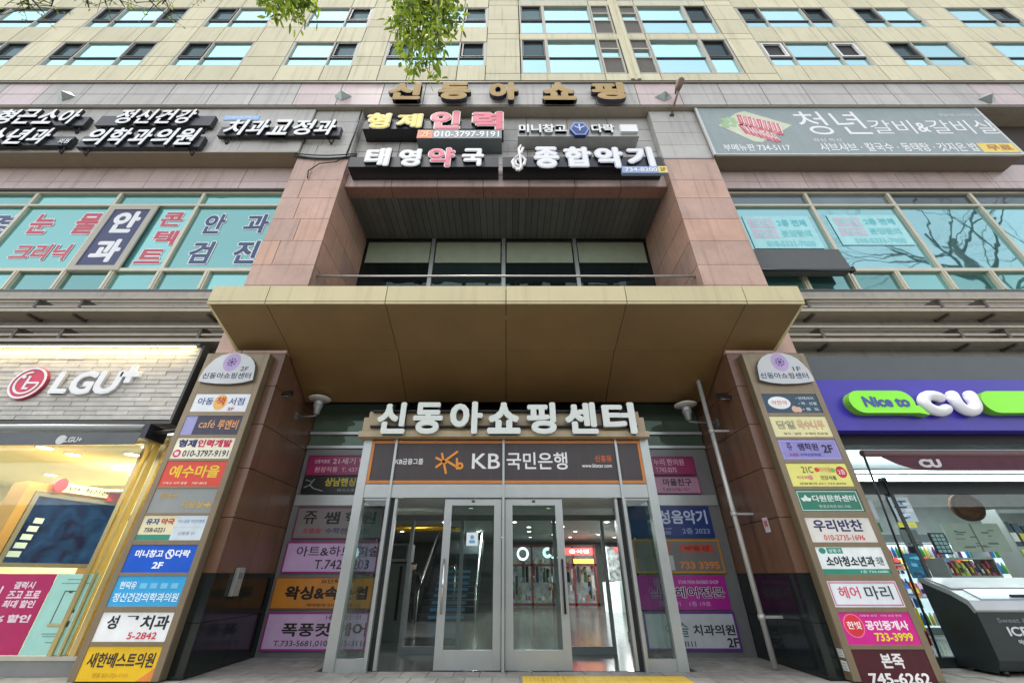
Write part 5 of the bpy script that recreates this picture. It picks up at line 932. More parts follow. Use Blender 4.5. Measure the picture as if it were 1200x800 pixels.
sxs = [-1, -4.78/5.9, -2.4/5.9, 0, 2.4/5.9, 4.78/5.9, 1]
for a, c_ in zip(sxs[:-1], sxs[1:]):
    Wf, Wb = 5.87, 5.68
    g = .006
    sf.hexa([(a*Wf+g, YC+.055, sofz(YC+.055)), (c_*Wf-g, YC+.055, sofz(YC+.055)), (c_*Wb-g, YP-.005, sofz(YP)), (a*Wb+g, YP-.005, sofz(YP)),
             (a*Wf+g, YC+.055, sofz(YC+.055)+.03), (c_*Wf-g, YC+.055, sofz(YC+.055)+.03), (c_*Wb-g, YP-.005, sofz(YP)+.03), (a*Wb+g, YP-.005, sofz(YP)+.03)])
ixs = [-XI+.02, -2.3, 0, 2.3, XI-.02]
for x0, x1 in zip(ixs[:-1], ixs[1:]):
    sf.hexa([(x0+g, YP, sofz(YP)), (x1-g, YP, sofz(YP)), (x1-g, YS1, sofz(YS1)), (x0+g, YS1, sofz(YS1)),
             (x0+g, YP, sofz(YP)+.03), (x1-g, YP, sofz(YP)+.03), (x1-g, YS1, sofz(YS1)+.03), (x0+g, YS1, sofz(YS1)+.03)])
sf.build('soffit', soffit_shaded_metal, can)
b = MB(); b.box(-5.8, 5.8, YC + .3, YP - .01, zc1 - .06, zc1 - .02); b.box(-XI + .01, XI - .01, YP, YREC, 6.1, 6.2)
b.box(-XI+.01, XI-.01, YS1 + .02, YBACK + .2, 4.95, 5.0)
b.build('canopy_deck', black_mat, can)

# --- side bays: pink band, glazing, louvres, wall
def side(sx):
    xa, xb = (-25.0, -XO) if sx < 0 else (XO, 28.0)
    zbot = Zp(182, 7.3)
    ztopg = Zp(220.5, 7.84)
    b = MB(); x = xa
    while x < xb - .01:
        x1 = min(x + 1.42, xb)
        b.box(x + .008, x1 - .008, 7.84, 7.9, ztopg + .3, zbot + .3); b.box(x + .008, x1 - .008, 7.84, 7.9, ztopg, ztopg + .288)
        x = x1
    b.build('stone_band', pink_pale, bld)
    b = MB(); b.box(xa, xb, 7.89, 8.2, ztopg + .01, zf0 - .07); b.build('stone_band_backing', joint, bld)
    b = MB(); b.box(xa, xb, 7.86, YG + .1, ztopg - .05, ztopg - .001); b.build('window_head', dark_gasket, bld)
    # glazing
    zsill, zlow, ztr, zh = Zp(341, YG), Zp(319.5, YG), Zp(242.5, YG), ztopg - .05
    fr = MB()
    if sx < 0:
        mull = [Xp(50.6, 225, YG), Xp(147, 225, YG), Xp(243, 225, YG)]
        p0 = mull[1] - mull[0]
        ml = [mull[0] + p0 * k for k in range(-4, 3)]
        ext = [Xp(176, 243, YG), Xp(183, 243, YG)]
    else:
        mull = [Xp(941, 228, YG), Xp(1037, 228, YG), Xp(1133, 228, YG)]
        p0 = mull[1] - mull[0]
        ml = [mull[0] + p0 * k for k in range(0, 6)]
    e = .045
    for x in ml: fr.box(x - e, x + e, YG - .07, YG + .04, zlow, zh)
    half = []
    x = ml[0] - p0
    while x < ml[-1] + p0:
        half.append(x); x += p0 / 2
    for x in half:
        if xa < x < xb: fr.box(x - .065, x + .065, YG - .07, YG + .04, zsill, zlow - .002); fr.box(x - .02, x + .02, YG - .09, YG - .07, zsill, zlow - .004)
    fr.box(xa, xb, YG - .075, YG + .04, zlow, zlow + .1); fr.box(xa, xb, YG - .075, YG + .04, ztr - .035, ztr + .035)
    fr.box(xa, xb, YG - .075, YG + .04, zh - .06, zh); fr.box(xa, xb, YG - .075, YG + .04, zsill - .05, zsill)
    gl = fr.build('curtain_window', [alu_beige], bld)
    edges = [xa] + [x for x in ml if xa < x < xb] + [xb]
    for i, (x0, x1) in enumerate(zip(edges[:-1], edges[1:])):
        gm = podium_glass if sx < 0 else podium_glass_bright
        pane(gl, x0 + .02, x1 - .02, zlow + .02, ztr, gm, YG)
        pane(gl, x0 + .02, x1 - .02, ztr, zh - .02, podium_glass if sx < 0 else podium_spandrel, YG + .005)
    edges = [xa] + [x for x in half if xa < x < xb] + [xb]
    for i, (x0, x1) in enumerate(zip(edges[:-1], edges[1:])):
        op = sx > 0 and i == 0
        pane(gl, x0 + .02, x1 - .02, zsill, zlow, black_mat if op else podium_glass, YG + (.03 if op else .01))
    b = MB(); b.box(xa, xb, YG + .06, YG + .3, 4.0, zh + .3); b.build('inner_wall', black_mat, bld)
    # sill and louvre wall
    b = MB(); b.box(xa, xb, 7.86, YG + .05, zsill - .13, zsill - .055); b.build('window_sill', dark_gasket, bld)
    b = MB(); b.box(xa, xb, 7.86, YG + .05, 5.2, zsill - .135); b.build('louvre_wall', louvre_wall, bld)
    # louvres
    for zs, last in (((6.93, 6.72, 6.52), .1), ((6.13, 5.95, 5.72), .1)):
        lv = MB()
        x0, x1 = (xa, -XO) if sx < 0 else (XO - .12 if last else XO, xb)
        if sx > 0: x0 = XO + .02
        for i, z in enumerate(zs):
            if i < 2: lv.box(x0, x1, 7.52 + .05*i, 7.60 + .05*i, z - .035, z + .015); 
            else: lv.box(x0, x1, 7.46, 7.80, z - .02, z + .035); lv.box(x0, x1, 7.45, 7.475, z - .03, z + .05)
            lv.box(x0, x1, 7.78, 7.83, z + .06, z + .075)
        x = x0 + .9 if sx > 0 else x1 - .7
        k = 0
        while xa < x < xb:
            lv.box(x - .03, x + .03, 7.55, 7.86, zs[2] - .07, zs[0] + .02, 1)
            x += sx * (1.05 if k % 2 else 3.1); k += 1
        lv.build('louvre', [louvre_metal, mat('louvre_bracket', (.10, .085, .07), .6)], bld)
side(-1); side(1)

# ------------------------------------------------------------------ back wall beside the entrance
for sx in (-1, 1):
    b = MB()
    x0, x1 = sx * 2.72, sx * (XI - .02)
    b.box(x0, x1, YBACK, YBACK + .15, 0, Zp(526, YBACK)); b.build('entrance_side_wall', mat('side_wall_steel', (.19, .19, .185), .45, .3, var=.1), bld)
    f = MB()
    za, zm, zc = Zp(524, YBACK), Zp(508, YBACK), sofz(YS1) + .9
    for z in (za, zm): f.box(x0, x1, YBACK - .05, YBACK + .05, z - .03, z + .03)
    o = f.build('transom_window', steel, bld)
    pane(o, min(x0, x1), max(x0, x1), za, zc, coated_glass('transom_glass', (.10, .13, .11), (.085, .115, .085), .3) if 'transom_glass' not in MATS else MATS['transom_glass'], YBACK + .02)
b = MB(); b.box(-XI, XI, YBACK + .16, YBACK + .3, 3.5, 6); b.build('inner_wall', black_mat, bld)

# ------------------------------------------------------------------ entrance vestibule
ev = thing('entrance_vestibule', 'aluminium framed glass entrance with double doors under the white block letters', 'entrance', (0, YPOR, 0))
ZH, ZT = 2.565, Zp(515, YPOR)
f = MB()
PX = 2.87
for sx in (-1, 1):
    f.box(sx * (PX - .17), sx * PX, YPOR - .03, YPOR + .14, 0, ZT)
    f.box(sx * PX - .02, sx * (PX - .17) + .02, YPOR + .13, YBACK, ZH + .02, ZH + .12)
f.box(-PX + .17, PX - .17, YPOR - .022, YPOR + .12, ZH, Zp(567, YPOR))
bevel(f.build('portal_frame', steel, ev))
m_in = 2.18
for sx in (-1, 1):
    f = MB()
    f.box(sx * (m_in), sx * (m_in + .075), YPOR - .012, YPOR + .1, 0, ZH)
    f.box(sx * (m_in - .13), sx * (m_in - .08), YPOR + .02, YPOR + .11, .01, ZH)
    f.box(sx * (m_in - .078), sx * (m_in - .002), YPOR + .03, YPOR + .1, .01, ZH, 1)
    f.box(sx * (m_in + .075), sx * (PX - .17), YPOR + .0, YPOR + .1, 0, .16)
    f.box(sx * (m_in + .075), sx * (PX - .17), YPOR + .02, YPOR + .1, ZH - .04, ZH - .002)
    f.box(sx * (m_in + .0), sx * (m_in + .045), YPOR - .06, YPOR - .012, .0, ZT, 0)
    f.build('mullion', [steel, black_mat], ev)
f = MB()
f.box(-.075, -.025, YPOR - .02, YPOR + .1, 0, ZH)
f.box(-.07, -.03, YPOR - .06, YPOR - .02, 0, ZT)
f.build('mullion', [steel, black_mat], ev)
for sx in (-1, 1):
    q = MB(); q.box(sx * (m_in + .06), sx * (PX - .16), YPOR + .05, YPOR + .06, .15, ZH - .02); q.build('sidelight_pane', door_glass, ev)
    q = MB(); q.box(sx * (PX - .05), sx * (PX - .062), YPOR + .13, YBACK, .02, ZH); q.build('sidelight_pane', door_glass, ev)
def door(x0, x1, hs, name='door'):
    d = MB(); y0, y1 = YPOR + .02, YPOR + .075; t = .135
    d.box(x0, x0 + t, y0, y1, .015, ZH - .02); d.box(x1 - t, x1, y0, y1, .015, ZH - .02)
    d.box(x0 + t, x1 - t, y0, y1, ZH - .02 - .11, ZH - .02); d.box(x0 + t, x1 - t, y0, y1, .015, .27)
    for zz in (ZH - .06,): d.box((x0+x1)/2 - .03, (x0+x1)/2 + .03, y0 - .012, y0, zz - .02, zz + .02, 1)
    do = bevel(d.build(name, [steel, dark_gasket], ev), .004)
    q = MB(); q.box(x0 + t - .01, x1 - t + .01, y0 + .022, y0 + .034, .26, ZH - .12); q.build('pane', door_glass, do)
    q = MB(); hx = x0 + .07 if hs < 0 else x1 - .07
    q.tube([(hx, y0 - .05, .75), (hx, y0 - .05, 1.55)], .019, 10); 
    for z in (.85, 1.45): q.cyl((hx, y0 - .05, z), (hx, y0 + .005, z), .012, n=8)
    q.build('handle', [mat('chrome_bar', (.65, .65, .63), .15, .9) if hs < 0 else black_mat], do)
    return do
door(-1.15, -.085, -1); door(-.015, 1.055, 1)
# header box and bank fascia
q = MB()
xl, xr = Xp(421, 503, 7.75), Xp(760, 503, 7.75)
zh0 = Zp(512, 7.8); 
q.box(xl + .03, xr - .03, 7.83, 8.2, zh0 + .12, zh0 + .42)
q.box(xl, xr, 7.76, 8.2, zh0, zh0 + .115)
q.box(xl + .12, xr - .12, 7.84, 8.3, zh0 + .423, zh0 + .55)
q.build('header_box', mat('header_beige', (.42, .33, .20), .5, .1, streak=.2), ev)
bk = thing('bank_fascia_sign', 'dark brown sign with orange border, star mark and white bank lettering above the doors', 'sign', (0, 7.94, 3))
x0, x1, za, zc = -PX + .18, PX - .18, Zp(566, 7.95), Zp(516.5, 7.95)
q = MB(); q.box(x0, x1, 7.95, 8.03, za, zc); q.build('board', C('3e3535', .4), bk)
q = MB(); q.frame(x0 - .005, x1 + .005, za - .004, zc + .004, 7.935, 7.955, .055); q.build('border', C('c47a35', .4), bk)
q = MB(); KY = 7.944
def krect(a, b_, c, d): return rect(a, b_, c, d, KY)
X0, X1, Z0, Z1 = krect(553, 586, 531, 549); q.text('KB', X0, X1, Z0, Z1, KY, bold=.012)
X0, X1, Z0, Z1 = krect(593.5, 665, 529.5, 550); q.text('국민은행', X0, X1, Z0, Z1, KY, bold=.02)
X0, X1, Z0, Z1 = krect(463.5, 496, 537, 544); q.text('KB금융그룹', X0, X1, Z0, Z1, KY, bold=.02)
X0, X1, Z0, Z1 = krect(682, 717, 543, 547.5); q.text('www.kbstar.com', X0, X1, Z0, Z1, KY, bold=.02)
q.build('lettering', white_paint, bk)
q = MB(); X0, X1, Z0, Z1 = krect(697, 717, 533, 541); q.text('신흥동', X0, X1, Z0, Z1, KY, bold=.03)
q.build('lettering', C('c05a28'), bk)
q = MB()
cx, cz = Xp(523, 540, KY), Zp(541, KY); U = .03
def kp(px, py): return (Xp(px, py, KY), Zp(py, KY))
for a, c_ in (((511, 536), (523, 542)), ((511, 547), (536, 529)), ((518, 531), (522.5, 554)), ((524, 540), (534, 546)), ((535.5, 537), (535.5, 549))):
    q.stroke([kp(*a), kp(*c_)], .042, KY - .004, KY + .004)
q.ring(Xp(539, 545, KY), Zp(545.5, KY), KY - .003, KY + .004, .028, .068)
q.build('emblem', C('e8922a'), bk)

# big white letters over the doors
def channel_letters(name, label, cat, items, Y, depth, face, side, bold, group=None, base=None, rails=None):
    t = thing(name, label, cat, base, group)
    for ch, a, b_, pt, pb in items:
        X0, X1, Z0, Z1 = rect(a, b_, pt, pb, Y)
        q = MB(); q.text(ch, X0, X1, Z0, Z1, Y, depth, bold, 0, 1); q.build('letter', [face, side], t)
    return t
L = [('신', 442, 476, 471, 508), ('동', 484, 519, 471, 508), ('아', 527, 566, 470, 508), ('쇼', 571, 610, 471, 508), ('핑', 617, 652, 471, 508), ('센', 662, 700, 471, 508), ('터', 706, 745, 471, 508)]
cl = channel_letters('entrance_lettering', 'seven white block letters standing in a row above the entrance doors', 'lettering', L, 7.66, .09, mat('white_letter_face', (.74, .78, .72), .4, var=.02), mat('white_return', (.42, .43, .40), .5), .045, base=(0, 7.7, 3.9))
q = MB(); q.box(xl + .2, xr - .2, 7.755, 7.83, Zp(500, 7.75), Zp(498, 7.75)); q.box(xl+.2, xr-.2, 7.755, 7.83, Zp(482, 7.75), Zp(480, 7.75)); q.build('rail', black_mat, cl)

# ------------------------------------------------------------------ sign panels beside the entrance
def sign(name, label, cat, X0, X1, Z0, Z1, Y, board, texts=(), border=None, bt=.03, th=.04, group=None, shapes=None, rough=.35):
    t = thing(name, label, cat, ((X0 + X1) / 2, Y + th, Z0), group)
    q = MB(); q.box(X0, X1, Y, Y + th, Z0, Z1); q.build('board', C(board, rough), t)
    if border:
        q = MB(); q.frame(X0 - .004, X1 + .004, Z0 - .004, Z1 + .004, Y - .008, Y + .004, bt); q.build('border', C(border), t)
    put_texts(t, X0, X1, Z0, Z1, Y, texts)
    if shapes: shapes(t, X0, X1, Z0, Z1, Y)
    return t
def put_texts(t, X0, X1, Z0, Z1, Y, texts):
    by = {}
    for tx in texts:
        s, fx0, fx1, fz0, fz1, col = tx[:6]; bold = tx[6] if len(tx) > 6 else .02
        out = tx[7] if len(tx) > 7 else None
        W, H = X1 - X0, Z1 - Z0
        a = (X0 + fx0*W, X0 + fx1*W, Z0 + fz0*H, Z0 + fz1*H)
        if out:
            by.setdefault(out, MB()).text(s, *a, Y - .0035, .003, bold + .04, pad=bold)
        by.setdefault(col, MB()).text(s, *a, Y - (.0065 if out else .004), .0035, bold)
    for col, q in by.items(): q.build('lettering', C(col), t)
GS = 'sign panels on the wall beside the entrance'
YS = YBACK - .05
def wall_sign(lab, l, r, pt, pb, board, texts, border=None, bt=.03, shapes=None):
    ref = (pt + pb) / 2
    X0 = Xp(l, ref, YS) if l is not None else -2.62 - 0
    X1 = Xp(r, ref, YS) if r is not None else 2.62
    if l is None: X0 = 2.62
    if r is None: X1 = -2.62
    return sign('wall_sign', lab, 'sign', X0, X1, Zp(pb, YS), Zp(pt, YS), YS, board, texts, border, bt, group=GS, shapes=shapes)
wall_sign('magenta sign with pale two line lettering, topmost left of the entrance', 360, None, 533.5, 556.5, '8e1a50', [('21세기 학원', .30, .78, .55, .88, 'd9b8c8'), ('신흥직영점', .08, .26, .6, .8, 'd9b8c8'), ('원장직통  T. 437-1151', .10, .78, .15, .42, 'd9a8c0')], border='701040', bt=.02)
def fig(t, X0, X1, Z0, Z1, Y):
    q = MB(); W, H = X1-X0, Z1-Z0
    q.stroke([(X0+.03*W, Z0+.35*H), (X0+.09*W, Z0+.5*H), (X0+.13*W, Z0+.85*H)], .02, Y-.004, Y); q.stroke([(X0+.09*W, Z0+.5*H), (X0+.14*W, Z0+.3*H), (X0+.25*W, Z0+.15*H)], .02, Y-.0045, Y)
    q.stroke([(X0+.03*W, Z0+.8*H), (X0+.1*W, Z0+.7*H)], .015, Y-.005, Y); q.build('drawing', C('8a9090'), t)
wall_sign('black sign with yellow lettering and a thin grey line drawing, left of the entrance', 354, None, 558, 578, '08080a', [('상남헨싱아카데미', .26, .98, .42, .92, 'c9b62a', .03), ('댄스스포츠 에어로빅', .42, .9, .12, .28, '9a9a9a')], shapes=fig)
wall_sign('grey sign with black academy lettering and a red and blue line, left of the entrance', 346, None, 594, 631, '78706e', [('쥬', .08, .24, .46, .88, '151515', .02), ('쌤', .32, .5, .46, .86, '151515', .03), ('학원', .56, .92, .46, .86, '151515', .03), ('초중등', .10, .32, .16, .32, 'a02848', .03), ('수학전문학원', .36, .86, .16, .34, '40386a', .03)], border='6e1850', bt=.022)
wall_sign('lilac sign with black art lettering and a phone number ending 2203, left of the entrance', 333, None, 634.5, 671, 'c3a0c6', [('아트&하트 미술', .12, 1.02, .52, .86, '2a2030', .012), ('T.742-2203', .34, .92, .12, .42, '2a2030', .012)], border='8a2a68', bt=.03)
wall_sign('orange sign with heavy black lettering, left of the entrance', 320, None, 676, 713, 'c07a2a', [('왁싱&속눈썹', .12, .95, .28, .72, '120a06', .045), ('요단왁싱', .46, .72, .80, .94, '3a1a08'), ('예약문의 010-2734-5110', .36, .9, .07, .17, '4a2408')], border='8a5a2a', bt=.02)
wall_sign('lilac hair salon sign with a long phone number, lowest left of the entrance', 309, None, 717, 762, 'c5a5c4', [('폭풍컷 헤어', .17, 1.0, .36, .72, '181418', .03), ('1층 남탕건너', .58, .92, .80, .93, '40303a'), ('T.733-5681,010-7752-3114', .12, 1.02, .09, .26, '40303a', .01)], border='902a78', bt=.03)
wall_sign('dark magenta sign with pale clinic lettering, topmost right of the entrance', None, 814, 535, 556, '8c1a52', [('누리 한의원', .45, .86, .52, .88, 'd2a4bc'), ('T.742-3275', .46, .74, .14, .4, 'd2a4bc')], border='701040', bt=.02)
wall_sign('dusty pink sign with dark lettering, second from the top right of the entrance', None, 820, 558, 578, 'b08098', [('마을친구', .52, .9, .45, .88, '30202a', .03), ('T.(031)756-1211', .50, .85, .1, .33, '50303f')], border='8a3a70', bt=.02)
wall_sign('royal blue sign with white music lettering, right of the entrance', None, 834, 593, 629, '14306e', [('고성음악기', .22, .95, .42, .88, 'b8c4dc', .03), ('2층 2023', .62, .95, .1, .3, '8a98b4', .02), ('www.music.com', .22, .5, .24, .32, '8a98b4'), ('734-8200', .24, .48, .08, .2, '8a98b4')])
def estate(t, X0, X1, Z0, Z1, Y):
    q = MB(); W, H = X1-X0, Z1-Z0
    q.box(X0+.25*W, X0+.42*W, Y-.004, Y, Z0+.62*H, Z0+.88*H); q.box(X0+.54*W, X0+.92*W, Y-.004, Y, Z0+.62*H, Z0+.85*H); q.build('red_block', C('b04430'), t)
    q = MB(); q.box(X0+.25*W, X0+.44*W, Y-.005, Y, Z0+.08*H, Z0+.52*H); q.build('notice', C('a8aaa8'), t)
wall_sign('grey sign framed in orange with an orange phone number, right of the entrance', None, 846, 632, 671, '6a6664', [('733 3395', .5, .95, .12, .34, 'c87a30', .03), ('신용', .28, .4, .67, .83, '6a6664', .03), ('부동산', .58, .88, .66, .81, '6a6664', .03)], border='b07a22', bt=.035, shapes=estate)
wall_sign('bright magenta sign with white outlined hair lettering, right of the entrance', None, 853, 674, 714, 'a01c84', [('남성헤어전문', .12, .96, .34, .66, '201020', .02, 'e0d0e0'), ('블루 맨', .18, .40, .70, .92, '201020', .02, 'e0d0e0'), ('STAR MAN BARBER SHOP', .46, .92, .75, .86, 'd0a8cc'), ('755-8891', .2, .44, .1, .24, 'c090c0'), ('1층 19호', .54, .78, .1, .24, 'c090c0')])
wall_sign('white dental sign edged in purple with a 2F mark, right of the entrance', None, 865, 716, 762, 'b4b6ba', [('이', .22, .31, .40, .68, '1c2a26', .015), ('슬', .36, .47, .34, .72, '3a6a5a', .01), ('치과의원', .52, .97, .38, .66, '1c2a26', .03), ('734.8111', .25, .52, .1, .24, '2a3030', .02), ('2F', .86, .98, .08, .32, '20242a', .03)], border='5a2a78', bt=.04)
for sx in (-1, 1):
    b = MB(); b.box(sx * 2.66, sx * (XI - .06), YBACK - .03, YBACK, Zp(592, YBACK), Zp(580, YBACK)); b.build('steel_band', steel, bld)

# ------------------------------------------------------------------ directory boards on the piers
YD = 7.19
def directory(sx, label, rowsL, floor):
    X0, X1 = (-6.15, -4.87) if sx < 0 else (4.87, 6.15)
    t = thing('directory_board', label, 'directory', ((X0 + X1) / 2, YP, 0), 'tenant directory boards on the entrance piers')
    bm = mat('directory_frame', (.24, .185, .115), .4, .35, var=.1, streak=.15)
    q = MB(); ztop = Zp(414, YD)
    q.box(X0, X1, YD + .035, YP - .014, .02, ztop, 1)
    pxs = (X0 + .105, X1 - .105)
    q.box(X0, pxs[0], YD, YD + .034, .02, ztop); q.box(pxs[1], X1, YD, YD + .034, .02, ztop)
    prev = ztop
    for pt, pb, *_ in rowsL:
        q.box(pxs[0] + .001, pxs[1] - .001, YD, YD + .034, Zp(pt, YD), prev); prev = Zp(pb, YD)
    if prev > .05: q.box(pxs[0] + .001, pxs[1] - .001, YD, YD + .034, .02, prev)
    bevel(q.build('frame', [bm, mat('directory_side', (.17, .13, .08), .5, .3)], t), .004)
    for pt, pb, col, texts, shp, lab in rowsL:
        p = MB(); a, c_ = Zp(pb, YD), Zp(pt, YD)
        p.box(pxs[0] - .003, pxs[1] + .003, YD + .012, YD + .03, a - .003, c_ + .003)
        po = p.build('name_panel', C(col, .3), t); po['label'] = lab
        put_texts(po, pxs[0], pxs[1], a, c_, YD + .012, texts)
        if shp: shp(po, pxs[0], pxs[1], a, c_, YD + .012)
    # plaque
    YQ = YD - .07
    PL = [(x/6.667 + 200, y/6.667 + 400) for x, y in ((215,310),(225,280),(262,218),(300,178),(350,135),(400,108),(460,92),(520,90),(580,98),(625,122),(650,155),(660,190),(655,230),(640,300),(560,320),(460,330),(350,328),(270,320))]
    pts = []
    for px, py in PL:
        if sx > 0: px = 2 * 593.3 - px
        pts.append((Xp(px, py, YQ), Zp(py, YQ)))
    q = MB(); q.prism(pts, YQ, YD - .002, 0, 1)
    po = q.build('header_plaque', [mat('plaque_white', (.56, .58, .58), .3, .0), mat('plaque_side', (.12, .11, .10), .5)], t)
    ex = Xp(272 if sx < 0 else 913.5, 424, YQ); ez = Zp(424.2, YQ)
    q = MB(); q.disc(ex, ez, YQ - .003, YQ, .17, .20); q.ring(ex, ez, YQ - .005, YQ, .02, .05, n=20); q.ring(ex, ez, YQ - .006, YQ, .1, .115)
    q.build('emblem', C('b9a2cc'), po)
    q = MB(); q.disc(ex, ez, YQ - .008, YQ, .035); 
    for k in range(8): q.ring(ex, ez, YQ - .0065, YQ, .055, .09, k*45, k*45 + 22, 4)
    q.build('emblem_centre', C('5c3a84'), po)
    q = MB()
    a = (237.5, 294) if sx < 0 else (891, 947)
    X0_, X1_, Z0, Z1 = rect(a[0], a[1], 436.5, 443.5, YQ, 440); q.text('신동아쇼핑센터', X0_, X1_, Z0, Z1, YQ - .003, .004, .02)
    X0_, X1_, Z0, Z1 = rect(*((282, 291) if sx < 0 else (929, 938)), 429.5, 434.5, YQ); q.text(floor, X0_, X1_, Z0, Z1, YQ - .003, .004, .015)
    q.build('lettering', C('23284a'), po)
    return t
def s_sun(t, X0, X1, Z0, Z1, Y):
    W, H = X1-X0, Z1-Z0; q = MB(); q.disc(X0+.49*W, Z0+.52*H, Y-.002, Y, .12*W, .42*H); q.build('glow_disc', C('f0b860'), t)
def s_cafe(t, X0, X1, Z0, Z1, Y):
    W, H = X1-X0, Z1-Z0; q = MB(); q.box(X0, X0+.2*W, Y-.003, Y, Z0, Z1); q.build('light_panel', C('9a9ac8'), t)
def s_phone(t, X0, X1, Z0, Z1, Y):
    W, H = X1-X0, Z1-Z0; q = MB(); q.disc(X0+.09*W, Z0+.25*H, Y-.003, Y, .065*W, .18*H); q.build('phone_mark', C('c83a58'), t)
    q = MB(); q.ring(X0+.09*W, Z0+.22*H, Y-.006, Y, .025, .045, 20, 160, 10); q.box(X0+.06*W, X0+.12*W, Y-.0055, Y, Z0+.16*H, Z0+.26*H); q.build('receiver', C('f4e8e8'), t)
def s_arrow(t, X0, X1, Z0, Z1, Y):
    W, H = X1-X0, Z1-Z0; q = MB(); x, z = X0+.93*W, Z0+.32*H
    q.prism([(x-.07*W, z+.04*H), (x-.07*W, z-.04*H), (x-.02*W, z-.04*H), (x-.02*W, z-.13*H), (x+.05*W, z), (x-.02*W, z+.13*H), (x-.02*W, z+.04*H)], Y-.004, Y); q.build('arrow', C('d8a830'), t)
def s_phar(t, X0, X1, Z0, Z1, Y):
    W, H = X1-X0, Z1-Z0
    q = MB(); q.box(X0, X0+.52*W, Y-.003, Y, Z0, Z0+.22*H); q.build('teal_band', C('2a8a74'), t)
    q = MB(); q.box(X0+.52*W, X1, Y-.003, Y, Z0, Z0+.495*H); q.box(X0+.52*W, X1, Y-.003, Y, Z0+.52*H, Z1); q.build('pale_plate', C('ccdae2'), t)
def s_mini(t, X0, X1, Z0, Z1, Y):
    W, H = X1-X0, Z1-Z0; q = MB(); x, z = X0+.62*W, Z0+.66*H
    q.ring(x, z, Y-.004, Y, .055, .075, n=6); q.stroke([(x-.035, z+.03), (x+.035, z-.03)], .02, Y-.0045, Y); q.stroke([(x-.0, z+.05), (x-.0, z-.01)], .016, Y-.005, Y); q.build('hexagon_mark', C('f0f4ff'), t)
def s_sky(t, X0, X1, Z0, Z1, Y):
    W, H = X1-X0, Z1-Z0; q = MB()
    for i in range(4): q.box(X0+(.36+.15*i)*W, X0+(.46+.15*i)*W, Y-.003, Y, Z0+.58*H, Z0+.76*H)
    q.build('worn_letters', C('74bfe4'), t)
def s_corner(t, X0, X1, Z0, Z1, Y):
    W, H = X1-X0, Z1-Z0; q = MB(); q.prism([(X1, Z0), (X1, Z0+.4*H), (X1-.2*W, Z0)], Y-.003, Y); q.build('orange_corner', C('e08840'), t)
LROWS = [
 (461, 482, 'e6e9ea', [('아동', .08, .36, .38, .78, '31458c', .02), ('책', .41, .57, .34, .82, 'c63a1c', .03), ('서점', .64, .92, .36, .78, '31458c', .02), ('2F', .66, .78, .08, .24, 'c84060', .03)], s_sun, 'white panel with blue letters and one red letter on an orange disc'),
 (487, 509, '2c2840', [('café', .27, .55, .36, .78, 'd8a070', .01), ('루앤비', .60, .95, .28, .80, 'e8a060', .025)], s_cafe, 'dark purple panel with pale orange lettering'),
 (512.5, 537, 'ece6cc', [('형제', .05, .36, .54, .92, '2c2a66', .05), ('인력개발', .38, .96, .54, .92, 'cc2450', .05), ('010-3797-9191', .19, .96, .1, .4, '2c3050', .02)], s_phone, 'cream panel with navy and crimson lettering'),
 (540, 569.5, 'd8402a', [('예수마을', .10, .92, .34, .84, 'f4cf2a', .025), ('기독교 서적 용품', .06, .46, .08, .18, 'f4e4d4'), ('747-4015', .54, .78, .08, .17, 'f4e4d4')], None, 'red panel with yellow lettering'),
 (572, 600.5, '8e9290', [('장태국', .10, .38, .56, .84, 'c9a545', .02), ('미용실', .52, .84, .2, .48, 'd4ac3c', .02)], s_arrow, 'grey panel with gold lettering and an arrow'),
 (603.5, 632.5, 'e6dcb4', [('유자', .06, .27, .62, .88, '34508a', .04), ('약국', .29, .50, .62, .88, 'c04030', .04), ('758-0221', .08, .40, .32, .50, '3a4450', .02), ('어노휴움 어린이병원', .56, .97, .68, .84, '6a7ab0', .015), ('신흥종 2F', .62, .88, .2, .34, '7a7a90', .015)], s_phar, 'cream and white panel with a teal band'),
 (638, 670.5, '0f58c8', [('미니창고', .10, .52, .54, .82, 'f4f8ff', .04), ('다락', .70, .92, .54, .82, 'f4f8ff', .04), ('2F', .42, .58, .14, .38, 'f4f8ff', .035)], s_mini, 'bright blue panel with white lettering'),
 (674.5, 710, '35a6dc', [('현덕유', .07, .31, .56, .82, 'e4f4ff', .03), ('정신건강의학과의원', .04, .97, .14, .44, 'e4f4ff', .025)], s_sky, 'sky blue panel with worn white lettering'),
 (717, 751.5, 'eceeee', [('성', .11, .26, .42, .90, '15181c', .03), ("ㄱ'", .36, .52, .74, .88, '15181c', .03), ('치과', .58, .97, .40, .90, '15181c', .03), ('5-2842', .46, .86, .08, .32, 'd0344a', .02)], None, 'white panel with partly lost black lettering and red digits'),
 (757, 798, 'e8bc1e', [('새한베스트의원', .06, .95, .38, .82, '2c2a2a', .025), ('진료 031-721-1111', .2, .66, .1, .24, 'c89a18')], s_corner, 'yellow panel with black clinic lettering'),
]
def s_ell(t, X0, X1, Z0, Z1, Y):
    W, H = X1-X0, Z1-Z0; q = MB(); q.disc(X0+.28*W, Z0+.54*H, Y-.003, Y, .2*W, .33*H); q.build('white_oval', C('eef0ec'), t)
    q = MB(); q.disc(X0+.52*W, Z0+.2*H, Y-.0032, Y, .055*W, .17*H); q.disc(X0+.59*W, Z0+.18*H, Y-.0042, Y, .05*W, .14*H); q.build('bun_picture', C('e2b49a'), t)
def s_bd(col):
    def fn(t, X0, X1, Z0, Z1, Y):
        q = MB(); W, H = X1-X0, Z1-Z0; q.frame(X0+.02*W, X1-.02*W, Z0+.06*H, Z1-.06*H, Y-.004, Y, .012); q.build('line_border', C(col), t)
    return fn
